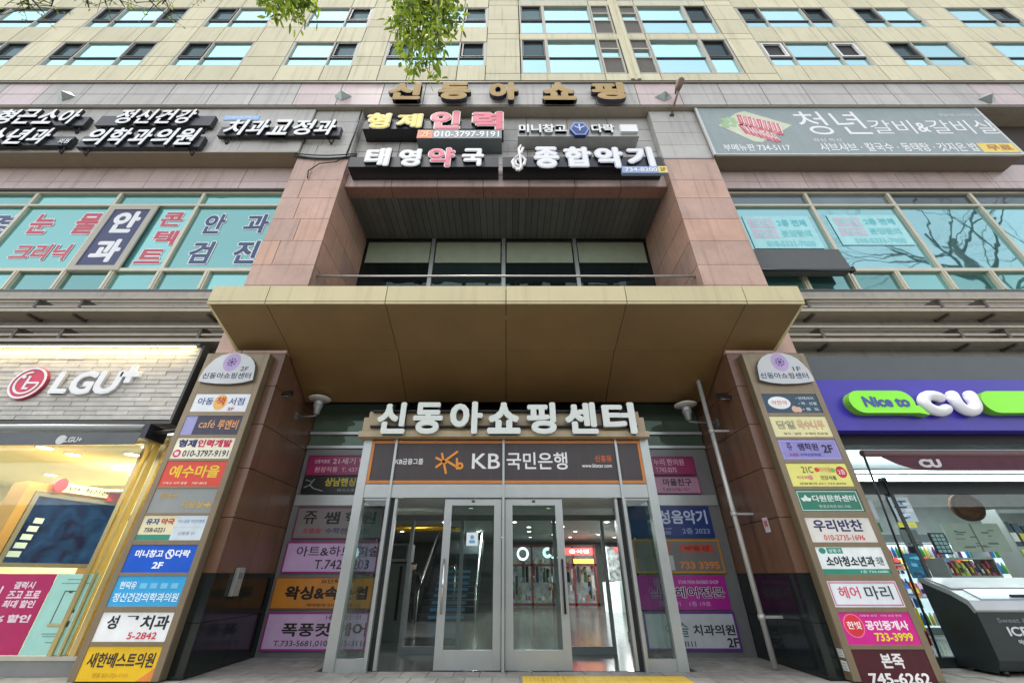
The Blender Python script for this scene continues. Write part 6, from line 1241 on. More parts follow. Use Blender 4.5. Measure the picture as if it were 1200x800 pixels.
def s_21(t, X0, X1, Z0, Z1, Y):
    W, H = X1-X0, Z1-Z0
    for (fx, fz, c) in ((.49, .72, 'd8482c'), (.34, .38, 'e08a80'), (.75, .70, '88b848')):
        q = MB(); q.disc(X0+fx*W, Z0+fz*H, Y-.003, Y, .04*W, .1*H); q.build('fruit_mark', C(c), t)
    q = MB(); q.disc(X0+.88*W, Z0+.62*H, Y-.0034, Y, .085*W, .25*H); q.build('red_disc', C('c8283c'), t)
def s_leaf(t, X0, X1, Z0, Z1, Y):
    W, H = X1-X0, Z1-Z0; q = MB(); x, z = X0+.14*W, Z0+.5*H
    for a in (25, 90, 155):
        ca, sa = math.cos(R(a)), math.sin(R(a)); l = .10; w_ = .035
        q.prism([(x, z), (x+ca*l*.5-sa*w_, z+sa*l*.5+ca*w_), (x+ca*l, z+sa*l), (x+ca*l*.5+sa*w_, z+sa*l*.5-ca*w_)], Y-.004, Y)
    q.build('leaf_mark', C('e4efe6'), t); s_bd('cfe0d4')(t, X0, X1, Z0, Z1, Y)
def s_ped(t, X0, X1, Z0, Z1, Y):
    W, H = X1-X0, Z1-Z0; q = MB(); q.box(X0, X1, Y-.003, Y, Z0, Z0+.19*H); q.box(X0+.17*W, X0+.40*W, Y-.003, Y, Z0+.76*H, Z0+.97*H); q.disc(X0+.10*W, Z0+.86*H, Y-.003, Y, .05*W, .11*H); q.build('teal_band', C('2a8a72'), t)
def s_han(t, X0, X1, Z0, Z1, Y):
    W, H = X1-X0, Z1-Z0; q = MB(); q.disc(X0+.17*W, Z0+.58*H, Y-.0025, Y, .14*W, .38*H); q.build('pink_ring', C('f070a0'), t)
    q = MB(); q.disc(X0+.17*W, Z0+.58*H, Y-.0035, Y, .125*W, .34*H); q.build('red_disc', C('d82c38'), t)
RROWS = [
 (461.5, 483.5, '1e4258', [('약한약', .14, .42, .42, .66, 'd86a50', .03), ('• 인테리어', .60, .92, .70, .86, 'dfe8ea', .015), ('• 벽 · 신발', .62, .95, .42, .58, 'dfe8ea', .015), ('• 등  도', .66, .95, .12, .28, 'dfe8ea', .015)], s_ell, 'navy panel with a white oval and red letters'),
 (487.5, 511.5, 'e8e0a6', [('담일', .10, .40, .40, .78, 'd8d0a0', .0, '4a4a40'), ('국수나무', .46, .92, .38, .80, 'f4d8a8', .0, 'c8502c'), ('정식 · 냉면 · 수제비 전문점', .16, .92, .10, .22, '8a8460')], None, 'pale yellow panel with outlined letters'),
 (514.5, 538.5, '8e86c4', [('쥬', .13, .22, .46, .84, '262a5c', .02), ('쌤학원', .31, .66, .46, .82, '262a5c', .03), ('2F', .72, .90, .34, .74, '1c2040', .035), ('초중등', .13, .28, .18, .32, 'b03a8c', .02), ('수학전문학원', .31, .66, .18, .32, '4450b0', .02)], s_bd('b8b0e0'), 'lavender panel with navy academy letters and 2F'),
 (542.5, 569.5, 'ece678', [('21C', .24, .42, .58, .86, '5a5a3c', .015), ('아이꽃', .53, .72, .6, .84, 'e8a070', .015), ('퍼스널 컬러', .12, .3, .32, .46, 'd87a8a', .01), ('건강식품', .50, .76, .28, .46, '4a5a3c', .02), ('2층', .82, .94, .5, .74, 'f4e8e4', .03), ('상담문의 031 754 8290', .12, .88, .08, .17, '7a7440')], s_21, 'yellow panel with coloured letters and a red disc'),
 (573.5, 599.5, '2b7a62', [('다원문화센터', .24, .93, .46, .76, 'e0ece4', .03), ('평생교육원 031-742', .3, .8, .18, .32, 'c4d8cc', .015)], s_leaf, 'green panel with white letters and a leaf mark'),
 (606, 635, 'e0dcd2', [('우리반찬', .10, .86, .42, .92, '26285e', .03), ('010-2735-1696', .20, .82, .08, .30, 'd84848', .015)], None, 'off-white panel with navy letters and a red number'),
 (640.5, 672.5, 'eaf0ee', [('성동규', .19, .38, .79, .94, 'd0f0e4', .03), ('소아청소년과', .10, .82, .28, .66, '15201e', .035), ('의원', .85, .95, .32, .64, '30403c', .02), ('1층 734-0080', .56, .96, .04, .15, 'd0ece4', .02)], s_ped, 'white panel with black clinic letters and teal bands'),
 (680, 711, 'e4eaec', [('헤어', .12, .42, .32, .78, 'd84060', .015), ('마리', .50, .88, .28, .80, '2a3a40', .015)], s_bd('d04a78'), 'white panel with red and dark hair salon letters'),
 (717, 755, 'd4208c', [('공인중개사', .33, .92, .44, .74, 'fff0f4', .045), ('733-3999', .40, .92, .10, .36, 'f4e030', .03), ('한빛', .07, .27, .46, .72, 'fff4f0', .045), ('대통령 표창 · 시세 상담 환영', .3, .88, .86, .93, 'f4c4dc', .01)], s_han, 'magenta panel with white letters and a yellow number'),
 (760.5, 803, '4a1420', [('본죽', .36, .66, .46, .88, 'f0ece8', .035), ('745-6262', .12, .92, .02, .34, 'f4f0ec', .035)], None, 'maroon panel with white letters and numbers'),
]
directory(-1, 'bronze directory board on the left pier with a white 2F plaque and ten coloured panels', LROWS, '2F')
directory(1, 'bronze directory board on the right pier with a white 1F plaque and ten coloured panels', RROWS, '1F')

# ------------------------------------------------------------------ signs on the upper wall
GL = [('신', 455, 494, 96.5, 116.5), ('동', 513, 552, 96.5, 116.5), ('아', 573, 608, 96.5, 117), ('쇼', 635, 675, 96.5, 117), ('핑', 693, 733, 96.5, 116.5)]
channel_letters('frieze_lettering', 'five tan block letters with dark sides along the stone frieze', 'lettering', GL, 6.98, .15, gold_letter, navy_side, .06, base=(0, 7.1, 14.9))

YL = 7.08
def backed_sign(name, label, bars, letters, cols, bold, outline=None, group=None, base=None, extra=None, Y=YL, depth=.07, bar_y=None):
    """cols: face colours by index; bars in px rects"""
    t = thing(name, label, 'sign', base or (0, YBAY, 10), group)
    q = MB()
    for a, b_, pt, pb in bars:
        X0, X1, Z0, Z1 = rect(a, b_, pt, pb, Y + .08); q.box(X0, X1, Y + .08, (bar_y or YBAY) - .002, Z0, Z1)
    q.build('backing_box', black_box, t)
    for s, a, b_, pt, pb, ci in letters:
        X0, X1, Z0, Z1 = rect(a, b_, pt, pb, Y, pb - 1)
        q = MB()
        if outline:
            q.text(s, X0, X1, Z0, Z1, Y + .012, depth, bold + .035, 0, 1, pad=bold); q.text(s, X0, X1, Z0, Z1, Y, .01, bold, 2, 2)
            q.build('letter', [outline, black_box, cols[ci]], t)
        else:
            q.text(s, X0, X1, Z0, Z1, Y, depth, bold, 0, 1); q.build('letter', [cols[ci], black_box], t)
    if extra: extra(t)
    return t
W = white_paint
cy, cr, cw = C('e8cf50'), C('d4506c'), W
def phone1(t):
    q = MB(); X0, X1, Z0, Z1 = rect(489, 588, 152.5, 162, YL); q.box(X0, X1, YL, YBAY - .003, Z0, Z1); po = q.build('number_strip', C('6a7478'), t)
    q = MB(); a = X0 + (X1-X0)*.18; q.box(X0, a, YL - .004, YL, Z0, Z1); q.build('red_end', C('d06038'), po)
    q = MB(); q.text('2F', X0 + .1, a - .06, Z0 + .05, Z1 - .04, YL - .009, .006, .03); q.build('lettering', C('f0b070'), po)
    q = MB(); q.text('010-3797-9191', a + .05, X1 - .08, Z0 + .05, Z1 - .05, YL - .004, .004, .02); q.build('lettering', W, po)
backed_sign('shop_sign', 'sign of two yellow and two crimson letters over a grey phone number strip', [(426, 590, 142, 151)],
    [('형', 427.5, 455, 132.5, 150, 0), ('제', 463.5, 493, 133, 149, 0), ('인', 503, 538, 130, 151, 1), ('력', 553, 589, 130.5, 152, 1)], [cy, cr], .05, mat('letter_rim', (.75, .70, .55), .4), base=(-2, YBAY, 11.5), extra=phone1)
def mini(t):
    q = MB(); cx, cz = Xp(679, 151, YL), Zp(151.5, YL); q.disc(cx, cz, YL - .02, YL + .1, .30, .36, 6, 0, 1); po = q.build('hexagon_mark', [C('8aa4d4'), C('2a3a70')], t)
    q = MB(); q.disc(cx, cz, YL - .03, YL - .02, .24, .29, 6); q.build('blue_field', C('1c3a80'), po)
    q = MB(); q.stroke([(cx-.14, cz+.1), (cx, cz), (cx+.14, cz+.1)], .05, YL-.036, YL-.03); q.stroke([(cx, cz+.2), (cx, cz-.1)], .05, YL-.037, YL-.03); q.build('mark_lines', C('b8c8e8'), po)
    q = MB(); X0, X1, Z0, Z1 = rect(727, 747, 146, 154, YL); q.box(X0, X1, YL, YL + .1, Z0, Z1); q.build('end_plate', W, t)
ms = thing('shop_sign', 'narrow sign of small white letters round a blue hexagon on a silver box', 'sign', (2, YBAY, 11.9))
q = MB(); X0, X1, Z0, Z1 = rect(607, 748, 152, 160, YL + .08); q.box(X0, X1, YL + .08, YBAY - .002, Z0, Z1); q.build('backing_box', mat('silver_box', (.42, .43, .42), .35, .4), ms)
for s, a, b_ in (('미니창고', 608, 664), ('다락', 693, 720)):
    X0, X1, Z0, Z1 = rect(a, b_, 145.5, 155, YL); q = MB(); q.text(s, X0, X1, Z0, Z1, YL, .1, .04, 0, 1); q.build('letter', [W, mat('silver_return', (.35, .36, .36), .4, .3)], ms)
mini(ms)
backed_sign('shop_sign', 'pharmacy sign of three white letters and one crimson letter on a black bar', [(409, 584, 184, 195.5)],
    [('태', 426, 454, 173.5, 193.5, 0), ('영', 466, 491, 174.5, 194, 0), ('약', 500, 531, 173, 195, 1), ('국', 541, 566, 174, 193.5, 0)], [W, cr], .035, W, base=(-2, YBAY, 10.4))
def clef(t):
    q = MB(); P = [(610, 189), (607, 186), (604, 188), (604.5, 192), (609, 194.5), (614.5, 192), (615.5, 186.5), (611, 182.5), (605, 184), (600.5, 189), (602, 195), (608, 197.5), (612, 196)]
    pts = [(Xp(a, b_, YL), YL + .02, Zp(b_ + 0, YL)) for a, b_ in P]; q.tube(pts, .045, 8)
    P = [(603, 187), (611, 179), (613, 174), (610.5, 171.5), (608, 175), (609.5, 185), (611, 196), (608.5, 200), (604.5, 199)]
    pts = [(Xp(a, b_, YL), YL - .01, Zp(b_, YL)) for a, b_ in P]; q.tube(pts, .04, 8); q.build('treble_clef', W, t)
    X0, X1, Z0, Z1 = rect(729, 782, 195, 202.5, YL); q = MB(); q.box(X0, X1, YL, YL + .1, Z0, Z1); po = q.build('number_strip', [C('8fa4c8')], t)
    q = MB(); q.text('734-8200', X0 + .08, X0 + .78*(X1-X0), Z0 + .06, Z1 - .05, YL - .004, .004, .025); q.build('lettering', W, po)
    q = MB(); q.box(X0 + .8*(X1-X0), X1, YL - .006, YL, Z0, Z1); q.build('yellow_end', C('e4d070'), po)
    q = MB(); q.text('2F', X0 + .84*(X1-X0), X0 + .96*(X1-X0), Z0 + .07, Z1 - .06, YL - .011, .004, .03); q.build('lettering', C('6a5a30'), po)
backed_sign('shop_sign', 'music shop sign of white letters with a treble clef on a black bar', [(589, 777, 184, 195.5)],
    [('종', 627, 656, 172, 196, 0), ('합', 663, 695, 172, 195, 0), ('악', 700, 733, 172.5, 196, 0), ('기', 738, 769, 172, 195, 0)], [W], .045, C('c8ccdc'), base=(2, YBAY, 10.4), extra=clef)

# left sign box with four signs
sb = thing('sign_box', 'long grey sign box along the left wall carrying white lettered signs', 'sign box', (-16, YG, Zp(178, 7.3)))
q = MB(); za, zc = Zp(178, 7.3), zf0 - .075
x = -25.0
while x < -XO - .03:
    x1 = min(x + 2.83, -XO - .02); q.box(x + .006, x1 - .006, 7.3, 7.36, za, zc); x = x1
q.build('front_panel', grey_stone, sb)
q = MB(); q.box(-25, -XO - .02, 7.31, 7.83, za - .02, za - .001); q.box(-XO - .05, -XO - .02, 7.361, 7.83, za, zc); q.box(-25, -XO-.02, 7.285, 7.312, za - .03, za + .03, 1)
q.build('underside', [mat('sign_box_metal', (.24, .19, .13), .5, .1), mat('sign_box_trim', (.45, .42, .35), .5)], sb)
def wall_letters(label, text, a, b_, pt, pb, bar, extra=None):
    Y = 7.06
    t = thing('shop_sign', label, 'sign', (Xp((a + b_)/2, pb, Y), 7.3, Zp(pb, Y)), 'white lettered signs on the left sign box')
    q = MB(); X0, X1, Z0, Z1 = rect(bar[0], bar[1], bar[2], bar[3], Y + .07, bar[3]); q.box(X0, X1, Y + .07, Y + .2, Z0, Z1)
    n = max(2, int((X1 - X0) / 1.4))
    for k in range(n):
        x = X0 + .25 + (X1 - X0 - .5) * k / (n - 1)
        q.tube([(x, 7.299, Z0 - .18), (x - .1, Y + .14, Z0 + .01)], .022, 6); q.tube([(x, 7.299, Z0 - .18), (x + .12, Y + .14, Z0 + .01)], .022, 6)
        q.box(x - .03, x + .03, Y + .19, 7.299, Z0 + .05, Z0 + .1)
    q.build('backing_box', black_box, t)
    X0, X1, Z0, Z1 = rect(a, b_, pt, pb, Y, pb)
    n = len(text); P = (X1 - X0) / n
    for k, ch in enumerate(text):
        q = MB(); q.text(ch, X0 + P*k + .03, X0 + P*(k+1) - .05, Z0, Z1, Y, .09, .03, 0, 1, shear=.12); q.build('letter', [W, black_box], t)
    if extra: extra(t, Y)
    return t
def ex_won(t, Y):
    X0, X1, Z0, Z1 = rect(65, 78, 161, 166.5, Y, 166); q = MB(); q.text('의원', X0, X1, Z0, Z1, Y + .04, .03, .03, 0, 1); q.build('lettering', [W, black_box], t)
wall_letters('four white letters on a black bar, upper sign nearest the left edge', '형근소아', -17, 84, 128, 145, (-30, 97, 137, 147))
wall_letters('white letters with a tiny pair at the end, lower sign nearest the left edge', '청소년과', -56, 49, 150, 168.5, (-70, 79, 160, 170), ex_won)
wall_letters('four white letters on a black bar, upper of the middle pair on the left wall', '정신건강', 127, 222, 128, 144.5, (110, 246, 136, 147))
wall_letters('five white letters on a black bar, lower of the middle pair on the left wall', '의학과의원', 89, 224, 150, 169.5, (88, 233, 160, 172))
def ex_lbl(t, Y):
    X0, X1, Z0, Z1 = rect(262, 303, 134.5, 139.5, Y); q = MB(); q.box(X0, X1, Y + .03, Y + .06, Z0, Z1); po = q.build('blue_label', C('8ab4e0'), t)
    q = MB(); q.text('연세스마일치과', X0 + .1, X1 - .1, Z0 + .05, Z1 - .05, Y + .026, .004, .02); q.build('lettering', W, po)
wall_letters('dental sign of five white letters under a small blue label by the pier', '치과교정과', 256, 390, 140, 158, (254, 397, 149, 159), ex_lbl)

# right restaurant sign
YR = 7.28
za, zc = Zp(182, YR), zf0 - .075
xl_, xr_ = Xp(837, 181, YR), Xp(1199, 181, YR)
rs = thing('restaurant_sign', 'large blue grey sign with a meat picture and white restaurant lettering on the right wall', 'sign', ((xl_ + xr_)/2, YR + .5, za))
q = MB(); q.box(xl_, xr_, YR, 7.83, za, zc); q.build('sign_box', [mat('sign_box_brown', (.17, .13, .09), .5)], rs)
q = MB(); q.box(xl_ + .05, xr_ - .05, YR - .012, YR - .001, za + .04, zc); q.build('face', mat('sign_face', srgb('8b9796'), .5, var=.06, streak=.15, streakcol=(.45, .5, .52)), rs)
q = MB(); q.box(xl_ - .02, xl_ + .05, YR - .03, YR + .03, za, zc); q.box(xr_ - .05, xr_ + .02, YR - .03, YR + .03, za, zc); q.box(xl_ + .05, xr_ - .05, YR - .03, YR + .03, za - .01, za + .04)
q.build('trim', mat('sign_trim', (.55, .56, .54), .4, .3), rs)
q = MB(); yy = YR - .012
def rt(s, a, b_, pt, pb, bold=.02, mb=None, shear=0):
    X0, X1, Z0, Z1 = rect(a, b_, pt, pb, yy); (mb or q).text(s, X0, X1, Z0, Z1, yy - .004, .004, bold, shear=shear)
rt('청년', 938, 1014, 131, 158, .0, shear=-.1); rt('갈비', 1020, 1070, 141, 157, .0); rt('&', 1074, 1088, 144, 155, .02); rt('갈비살', 1089, 1167, 141, 157, .0)
rt('샤브샤브 · 칼국수 · 동태탕 · 갓지은 밥', 961, 1146, 167.5, 177.5, .02); rt('부메뉴판 734-5117', 848, 926, 169, 177, .02); rt('점심 특선', 953, 986, 162.5, 166, .0); rt('영업시간 11시부터 10시', 1100, 1150, 133.5, 136.5, 0)
q.build('lettering', W, rs)
q = MB(); X0, X1, Z0, Z1 = rect(1149, 1194, 168, 178.5, yy); q.box(X0, X1, yy - .004, yy, Z0, Z1); po = q.build('yellow_label', C('e8cc58'), rs)
q = MB(); q.text('무료', X0 + .2, X1 - .2, Z0 + .08, Z1 - .08, yy - .008, .004, .03); q.build('lettering', C('b06a3c'), po)
def mp(px, py): return (Xp(px, py, yy), Zp(py, yy))
q = MB(); q.prism([mp(842, 147), (mp(862, 133)), mp(872, 130.5), mp(928, 147), mp(893, 167), mp(884, 166)], yy - .004, yy); dish = q.build('dish_picture', C('c9cdb2'), rs)
q = MB(); qw = MB(); random.seed(5)
for i in range(9):
    for (pa, pb2) in (((866 + i*5.6, 136 + i*1.3), (870 + i*5.6, 146 + i*1.4)), ((868 + i*4.6, 147 + i*1.5), (876 + i*4.4, 156 + i*1.2))):
        pa, pb2 = mp(pa[0] + random.uniform(-1, 1), pa[1]), mp(*pb2); lay = .0006*i
        q.stroke([pa, pb2], .17, yy - .006 - lay, yy, i % 2)
        qw.stroke([(pa[0] + .07, pa[1]), (pb2[0] + .07, pb2[1] + .02)], .03, yy - .0135 - lay, yy - .012 - lay)
        qw.stroke([(pa[0] - .02, pa[1] - .05), (pb2[0] + .01, pb2[1] + .12)], .018, yy - .0137 - lay, yy - .012 - lay)
q.build('meat_picture', [C('c9606c'), C('d68088')], dish); qw.build('meat_marbling', C('f0dcd8'), dish)
q = MB()
for i in range(16):
    x, z = mp(random.uniform(847, 861), random.uniform(137, 149)); q.disc(x, z, yy - .005 - .0005*i/4, yy, random.uniform(.06, .13), None, 7)
q.build('leaf_picture', C('9cba8c'), dish)

# ------------------------------------------------------------------ lettering on the left window, posters on the right
GW = 'lettering stuck to the left upper windows'
YW = YG - .012
def vinyl(label, items, col, outline='e8ecec'):
    t = None; q = MB(); xs_ = []; zs_ = []
    for s, a, b_, pt, pb in items:
        X0, X1, Z0, Z1 = rect(a, b_, pt, pb, YW, pb)
        q.text(s, X0, X1, Z0, Z1, YW, .003, .035 + .04, 1, pad=.035); q.text(s, X0, X1, Z0, Z1, YW - .005, .004, .035, 0); xs_ += [X0, X1]; zs_.append(Z0)
    o = q.build('window_lettering', [C(col), C(outline)], None, (sum(xs_)/len(xs_), YW, min(zs_)))
    return tag(o, label, 'lettering', GW)
vinyl('red letters reading two over three on the wide left window pane', [('눈', 26, 53, 251, 274), ('물', 79, 107, 250, 274), ('크리닉', 6, 73, 286, 305)], 'c04a58')
vinyl('red letters stacked three high beside the navy banner', [('콘', 184, 210, 249, 265), ('텍', 175, 202, 270, 287), ('트', 155, 186, 292, 309)], 'c04a58')
vinyl('navy letters two over two on the pane nearest the pier', [('안', 233, 257, 251, 274), ('과', 282, 310, 251, 273), ('검', 215, 241, 283, 309), ('진', 268, 296, 282, 309)], '34486e')
vinyl('single navy letter cut by the left edge of the photo', [('경', -28, 6, 251, 275)], '34486e')
bn = thing('window_banner', 'navy banner with two white letters in a pale frame on the left window', 'banner', (Xp(120, 310, YG - .05), YG - .05, Zp(313, YG - .05)))
X0, X1 = Xp(136, 243, YG - .08), Xp(179, 243, YG - .08)
X0 = Xp(133.5, 246, YG-.08); X1 = Xp(178, 246, YG-.08); Z0, Z1 = Zp(315, YG-.08), Zp(243, YG-.08)
q = MB(); q.frame(X0 - .12, X1 + .14, Z0 - .05, Z1 + .06, YG - .1, YG - .06, .16); q.build('frame', alu_frame, bn)
q = MB(); q.box(X0, X1, YG - .078, YG - .062, Z0, Z1); q.build('banner_cloth', C('2c3560'), bn)
q = MB(); Wd, Hd = X1-X0, Z1-Z0; q.text('안', X0+.17*Wd, X1-.14*Wd, Z0+.56*Hd, Z0+.93*Hd, YG-.082, .004, .05); q.text('과', X0+.17*Wd, X1-.14*Wd, Z0+.10*Hd, Z0+.46*Hd, YG-.082, .004, .05); q.build('lettering', W, bn)
def poster(label, a, b_, pt, pb):
    X0, X1, Z0, Z1 = rect(a, b_, pt, pb, YG - .02, pt)
    t = thing('window_poster', label, 'poster', ((X0+X1)/2, YG - .01, Z0), 'pale posters on the right upper windows')
    q = MB(); q.box(X0, X1, YG - .02, YG - .012, Z0, Z1); q.build('sheet', C('a4dcdc', .15), t)
    Wd, Hd = X1-X0, Z1-Z0
    q = MB(); q.box(X0+.06*Wd, X0+.42*Wd, YG-.024, YG-.02, Z0+.62*Hd, Z0+.9*Hd); q.box(X0+.06*Wd, X0+.42*Wd, YG-.024, YG-.02, Z0+.3*Hd, Z0+.58*Hd); q.build('pink_block', C('c4bcc8', .2), t)
    put_texts(t, X0, X1, Z0, Z1, YG - .024, [('매매', .12, .36, .66, .86, 'a8dcdc', .03), ('임대', .12, .36, .34, .54, 'a8dcdc', .03)])
    put_texts(t, X0, X1, Z0, Z1, YG - .021, [('2층 전체', .48, .92, .66, .88, '66c4cc', .04), ('분양문의', .48, .92, .34, .56, '7cccd0', .04), ('010-5331-7000', .2, .9, .06, .22, '7cccd0', .03)])
    return t
poster('pale cyan poster on the right window nearest the pier', 869, 946, 253, 291)
poster('pale cyan poster on the second right window pane from the pier', 968, 1049, 252, 287)
aw = thing('folded_awning', 'dark grey folded awning box in front of the right upper window', 'awning', (Xp(940, 300, 7.5), YG, Zp(318, 7.5)))
X0, X1 = XO + .0, Xp(998, 316, 7.62)
q = MB(); za, zc = Zp(316, 7.60), Zp(292, 7.66)
q.hexa([(X0+.01, 7.60, za), (X1, 7.60, za), (X1, 7.86, za), (X0+.01, 7.86, za), (X0+.01, 7.66, zc), (X1, 7.66, zc), (X1, 7.86, zc), (X0+.01, 7.86, zc)]); q.build('hood', mat('awning_grey', (.075, .08, .078), .6, streak=.1), aw)
q = MB(); q.tube([(X0+.01, 7.59, za - .02), (X1 + .03, 7.59, za - .02)], .035, 8); q.build('front_bar', black_box, aw)
q = MB(); q.box(X1 + .001, X1 + .05, 7.57, 7.7, za - .05, za + .09); q.build('end_bracket', black_box, aw)

# ------------------------------------------------------------------ small fixtures on the facade
for px, py, lab in ((75, 110, 'left edge'), (401, 109.5, 'left pier'), (778.5, 110.5, 'right pier'), (1160, 113, 'right edge')):
    x, z = Xp(px, py, YF - .1), Zp(py, YF - .1)
    q = MB(); s_ = .26
    i = len(q.v); q.v += [(x - s_*1.1, YF - .012, z), (x, YF - .012, z - s_), (x + s_*1.1, YF - .012, z), (x, YF - .012, z + s_), (x, YF - .20, z)]
    for k in range(4): q.f.append((i + k, i + (k+1) % 4, i + 4)); q.m.append(0); q.sm.append(False)
    q.f.append((i+3, i+2, i+1, i)); q.m.append(0); q.sm.append(False)
    o = q.build('wall_boss', mat('boss_metal', (.30, .34, .32), .35, .4), None, (x, YF, z))
    tag(o, 'grey pointed diamond boss on the frieze, ' + {'left edge': 'over the far left signs', 'left pier': 'above the left pier', 'right pier': 'above the right pier beside a floodlight', 'right edge': 'over the right end of the restaurant sign'}[lab], 'wall boss', 'diamond bosses on the frieze')
sp = thing('spotlight', 'rusty spotlight on a curved arm above the right pier', 'spotlight', (Xp(787, 137, YP), YP, Zp(137, YP)))
x, z = Xp(787, 136, YP), Zp(136, YP)
q = MB(); q.tube([(x, YP, z), (x, YP - .2, z + .1), (x + .12, YP - .42, z + .45), (x + .2, YP - .46, z + .75)], .035, 8); q.lathe((x, YP - .03, z - .03), [(.0, 0), (.07, 0), (.07, .06), (0, .06)], 10); q.build('arm', mat('rusty_metal', (.16, .11, .08), .7, .2, var=.3), sp)
q = MB(); p0 = Vector((x + .2, YP - .46, z + .75)); d = Vector((.12, -.1, .3)); q.tube([p0 - d*.6, p0 + d*.1, p0 + d*.8, p0 + d*1.0], [.05, .10, .13, .12], 12); q.build('lamp_head', mat('rusty_metal', (.16, .11, .08)), sp)
q = MB(); random.seed(2)
zc_ = zsplit + .06
for k in range(3):
    pts = []
    for i in range(11):
        t = i / 10; xx = -XO - .1 + t * (XO - XI + .35)
        pts.append((xx, YP - .04 - .01*k, zc_ + .05*k - (.12 + .06*k) * math.sin(math.pi * t) * (1 if k < 2 else .4)))
    q.tube(pts, .018 if k else .028, 6)
pts = [(-XI - .12, YP - .03, zc_ - .02), (-XI - .3, YP - .06, zc_ - .3), (-XI - .75, YP - .08, zc_ - .4), (-XI - 1.0, YP - .06, zc_ - .7), (-XI - .95, YP - .05, zc_ - 1.0)]
q.tube(pts, .016, 6); q.tube([(-XI - .08, YP - .03, zc_ + .05), (-XI - .04, YP - .03, zc_ + 1.1), (-XI - .05, YP - .03, zf0 - .1)], .02, 6)
tag(q.build('cable', black_mat, None, (-5.4, YP, zc_)), 'dark cables sagging across the left pier under its grey stone top', 'cable')

def mushroom(sx, px, py, lab):
    Y = 8.45
    # lamp hangs off the reveal wall
    x, z = Xp(px, py, Y), Zp(py, Y)
    t = thing('wall_lamp', lab, 'wall lamp', (sx * XI, Y, z - .3), 'disc topped wall lamps beside the entrance')
    q = MB(); q.lathe((x, Y, z), [(0, .05), (.17, .035), (.245, .0), (.235, -.02), (.10, -.035), (0, -.035)], 28); q.build('disc_cap', mat('lamp_cap', (.55, .54, .50), .4), t)
    q = MB(); q.lathe((x, Y, z), [(.085, -.034), (.10, -.06), (.10, -.2), (.085, -.21), (.085, -.23), (.075, -.24), (.06, -.36), (.0, -.37)], 20); q.build('lamp_body', mat('lamp_glass', (.30, .31, .30), .15, .3), t)
    q = MB(); q.tube([(x, Y, z - .33), (x + sx*.0, Y, z - .40), (sx * (XI - .3), Y, z - .42), (sx * (XI - .002), Y, z - .42)], .02, 8); q.box(sx * (XI - .02), sx * (XI - .001), Y - .06, Y + .06, z - .5, z - .34); q.build('arm', grey_metal, t)
mushroom(-1, 375, 467, 'disc topped wall lamp on the left entrance reveal')
mushroom(1, 803, 474, 'disc topped wall lamp on the right entrance reveal beside the drain pipe')
def flood(sx, px, py, lab):
    Y = 7.75; x, z = Xp(px, py, Y), Zp(py, Y)
    t = thing('floodlight', lab, 'floodlight', (sx * XI, Y, z), 'small floodlights on the entrance reveals')
    q = MB(); d = -sx
    q.hexa([(x-.12, Y-.10, z-.10), (x+.12, Y-.10, z-.10), (x+.10, Y+.06, z-.04), (x-.10, Y+.06, z-.04), (x-.12, Y-.13, z-.06), (x+.12, Y-.13, z-.06), (x+.09, Y+.05, z+.09), (x-.09, Y+.05, z+.09)]); q.build('housing', black_box, t)
    q = MB(); q.hexa([(x-.09, Y-.1, z-.104), (x+.09, Y-.1, z-.104), (x+.075, Y+.03, z-.056), (x-.075, Y+.03, z-.056), (x-.09, Y-.1, z-.1), (x+.09, Y-.1, z-.1), (x+.075, Y+.03, z-.052), (x-.075, Y+.03, z-.052)]); q.build('lens', mat('flood_lens', (.45, .47, .46), .15), t)
    q = MB(); q.tube([(x, Y, z), (x + sx*.1, Y + .02, z + .02), (sx * (XI - .001), Y + .02, z + .02)], .022, 8); q.build('bracket', black_box, t)
flood(-1, 337, 461, 'black floodlight on the left entrance reveal')
flood(1, 846, 464, 'black floodlight on the right entrance reveal')
q = MB(); xp = 4.30; yp_ = 8.1
q.tube([(xp, yp_, .02), (xp, yp_, 5.05)], .045, 12)
for z in (.7, 2.3, 3.9): q.tube([(xp, yp_, z - .04), (xp, yp_, z + .04)], .058, 12); q.box(xp + .04, XI - .001, yp_ - .015, yp_ + .015, z - .02, z + .02)
tag(q.build('drain_pipe', mat('galvanised_pipe', (.50, .49, .46), .4, .4, var=.12), None, (xp, yp_, 0)), 'grey drain pipe running down the right entrance reveal', 'pipe')
q = MB(); q.box(-XI + .013, -XI + .075, 7.86, 8.06, 1.0, 1.42)
cb = thing('control_box', 'narrow steel control box on the black granite of the left reveal', 'control box', (-XI + .012, 7.96, 1.0))
bevel(q.build('case', steel, cb)); q = MB(); q.box(-XI + .076, -XI + .082, 7.9, 8.02, 1.25, 1.34); q.build('screen', grey_metal, cb)
st = thing('notice_sticker', 'small pale notice sticker on the right entrance reveal', 'sticker', (XI, 7.78, 1.95))
q = MB(); q.box(XI - .004, XI - .001, 7.70, 7.86, 1.96, 2.2); q.build('paper', C('c8bcc0'), st)
q = MB(); q.box(XI - .0055, XI - .004, 7.73, 7.83, 2.05, 2.15); q.build('picture', C('b06a70'), st)
q = MB()

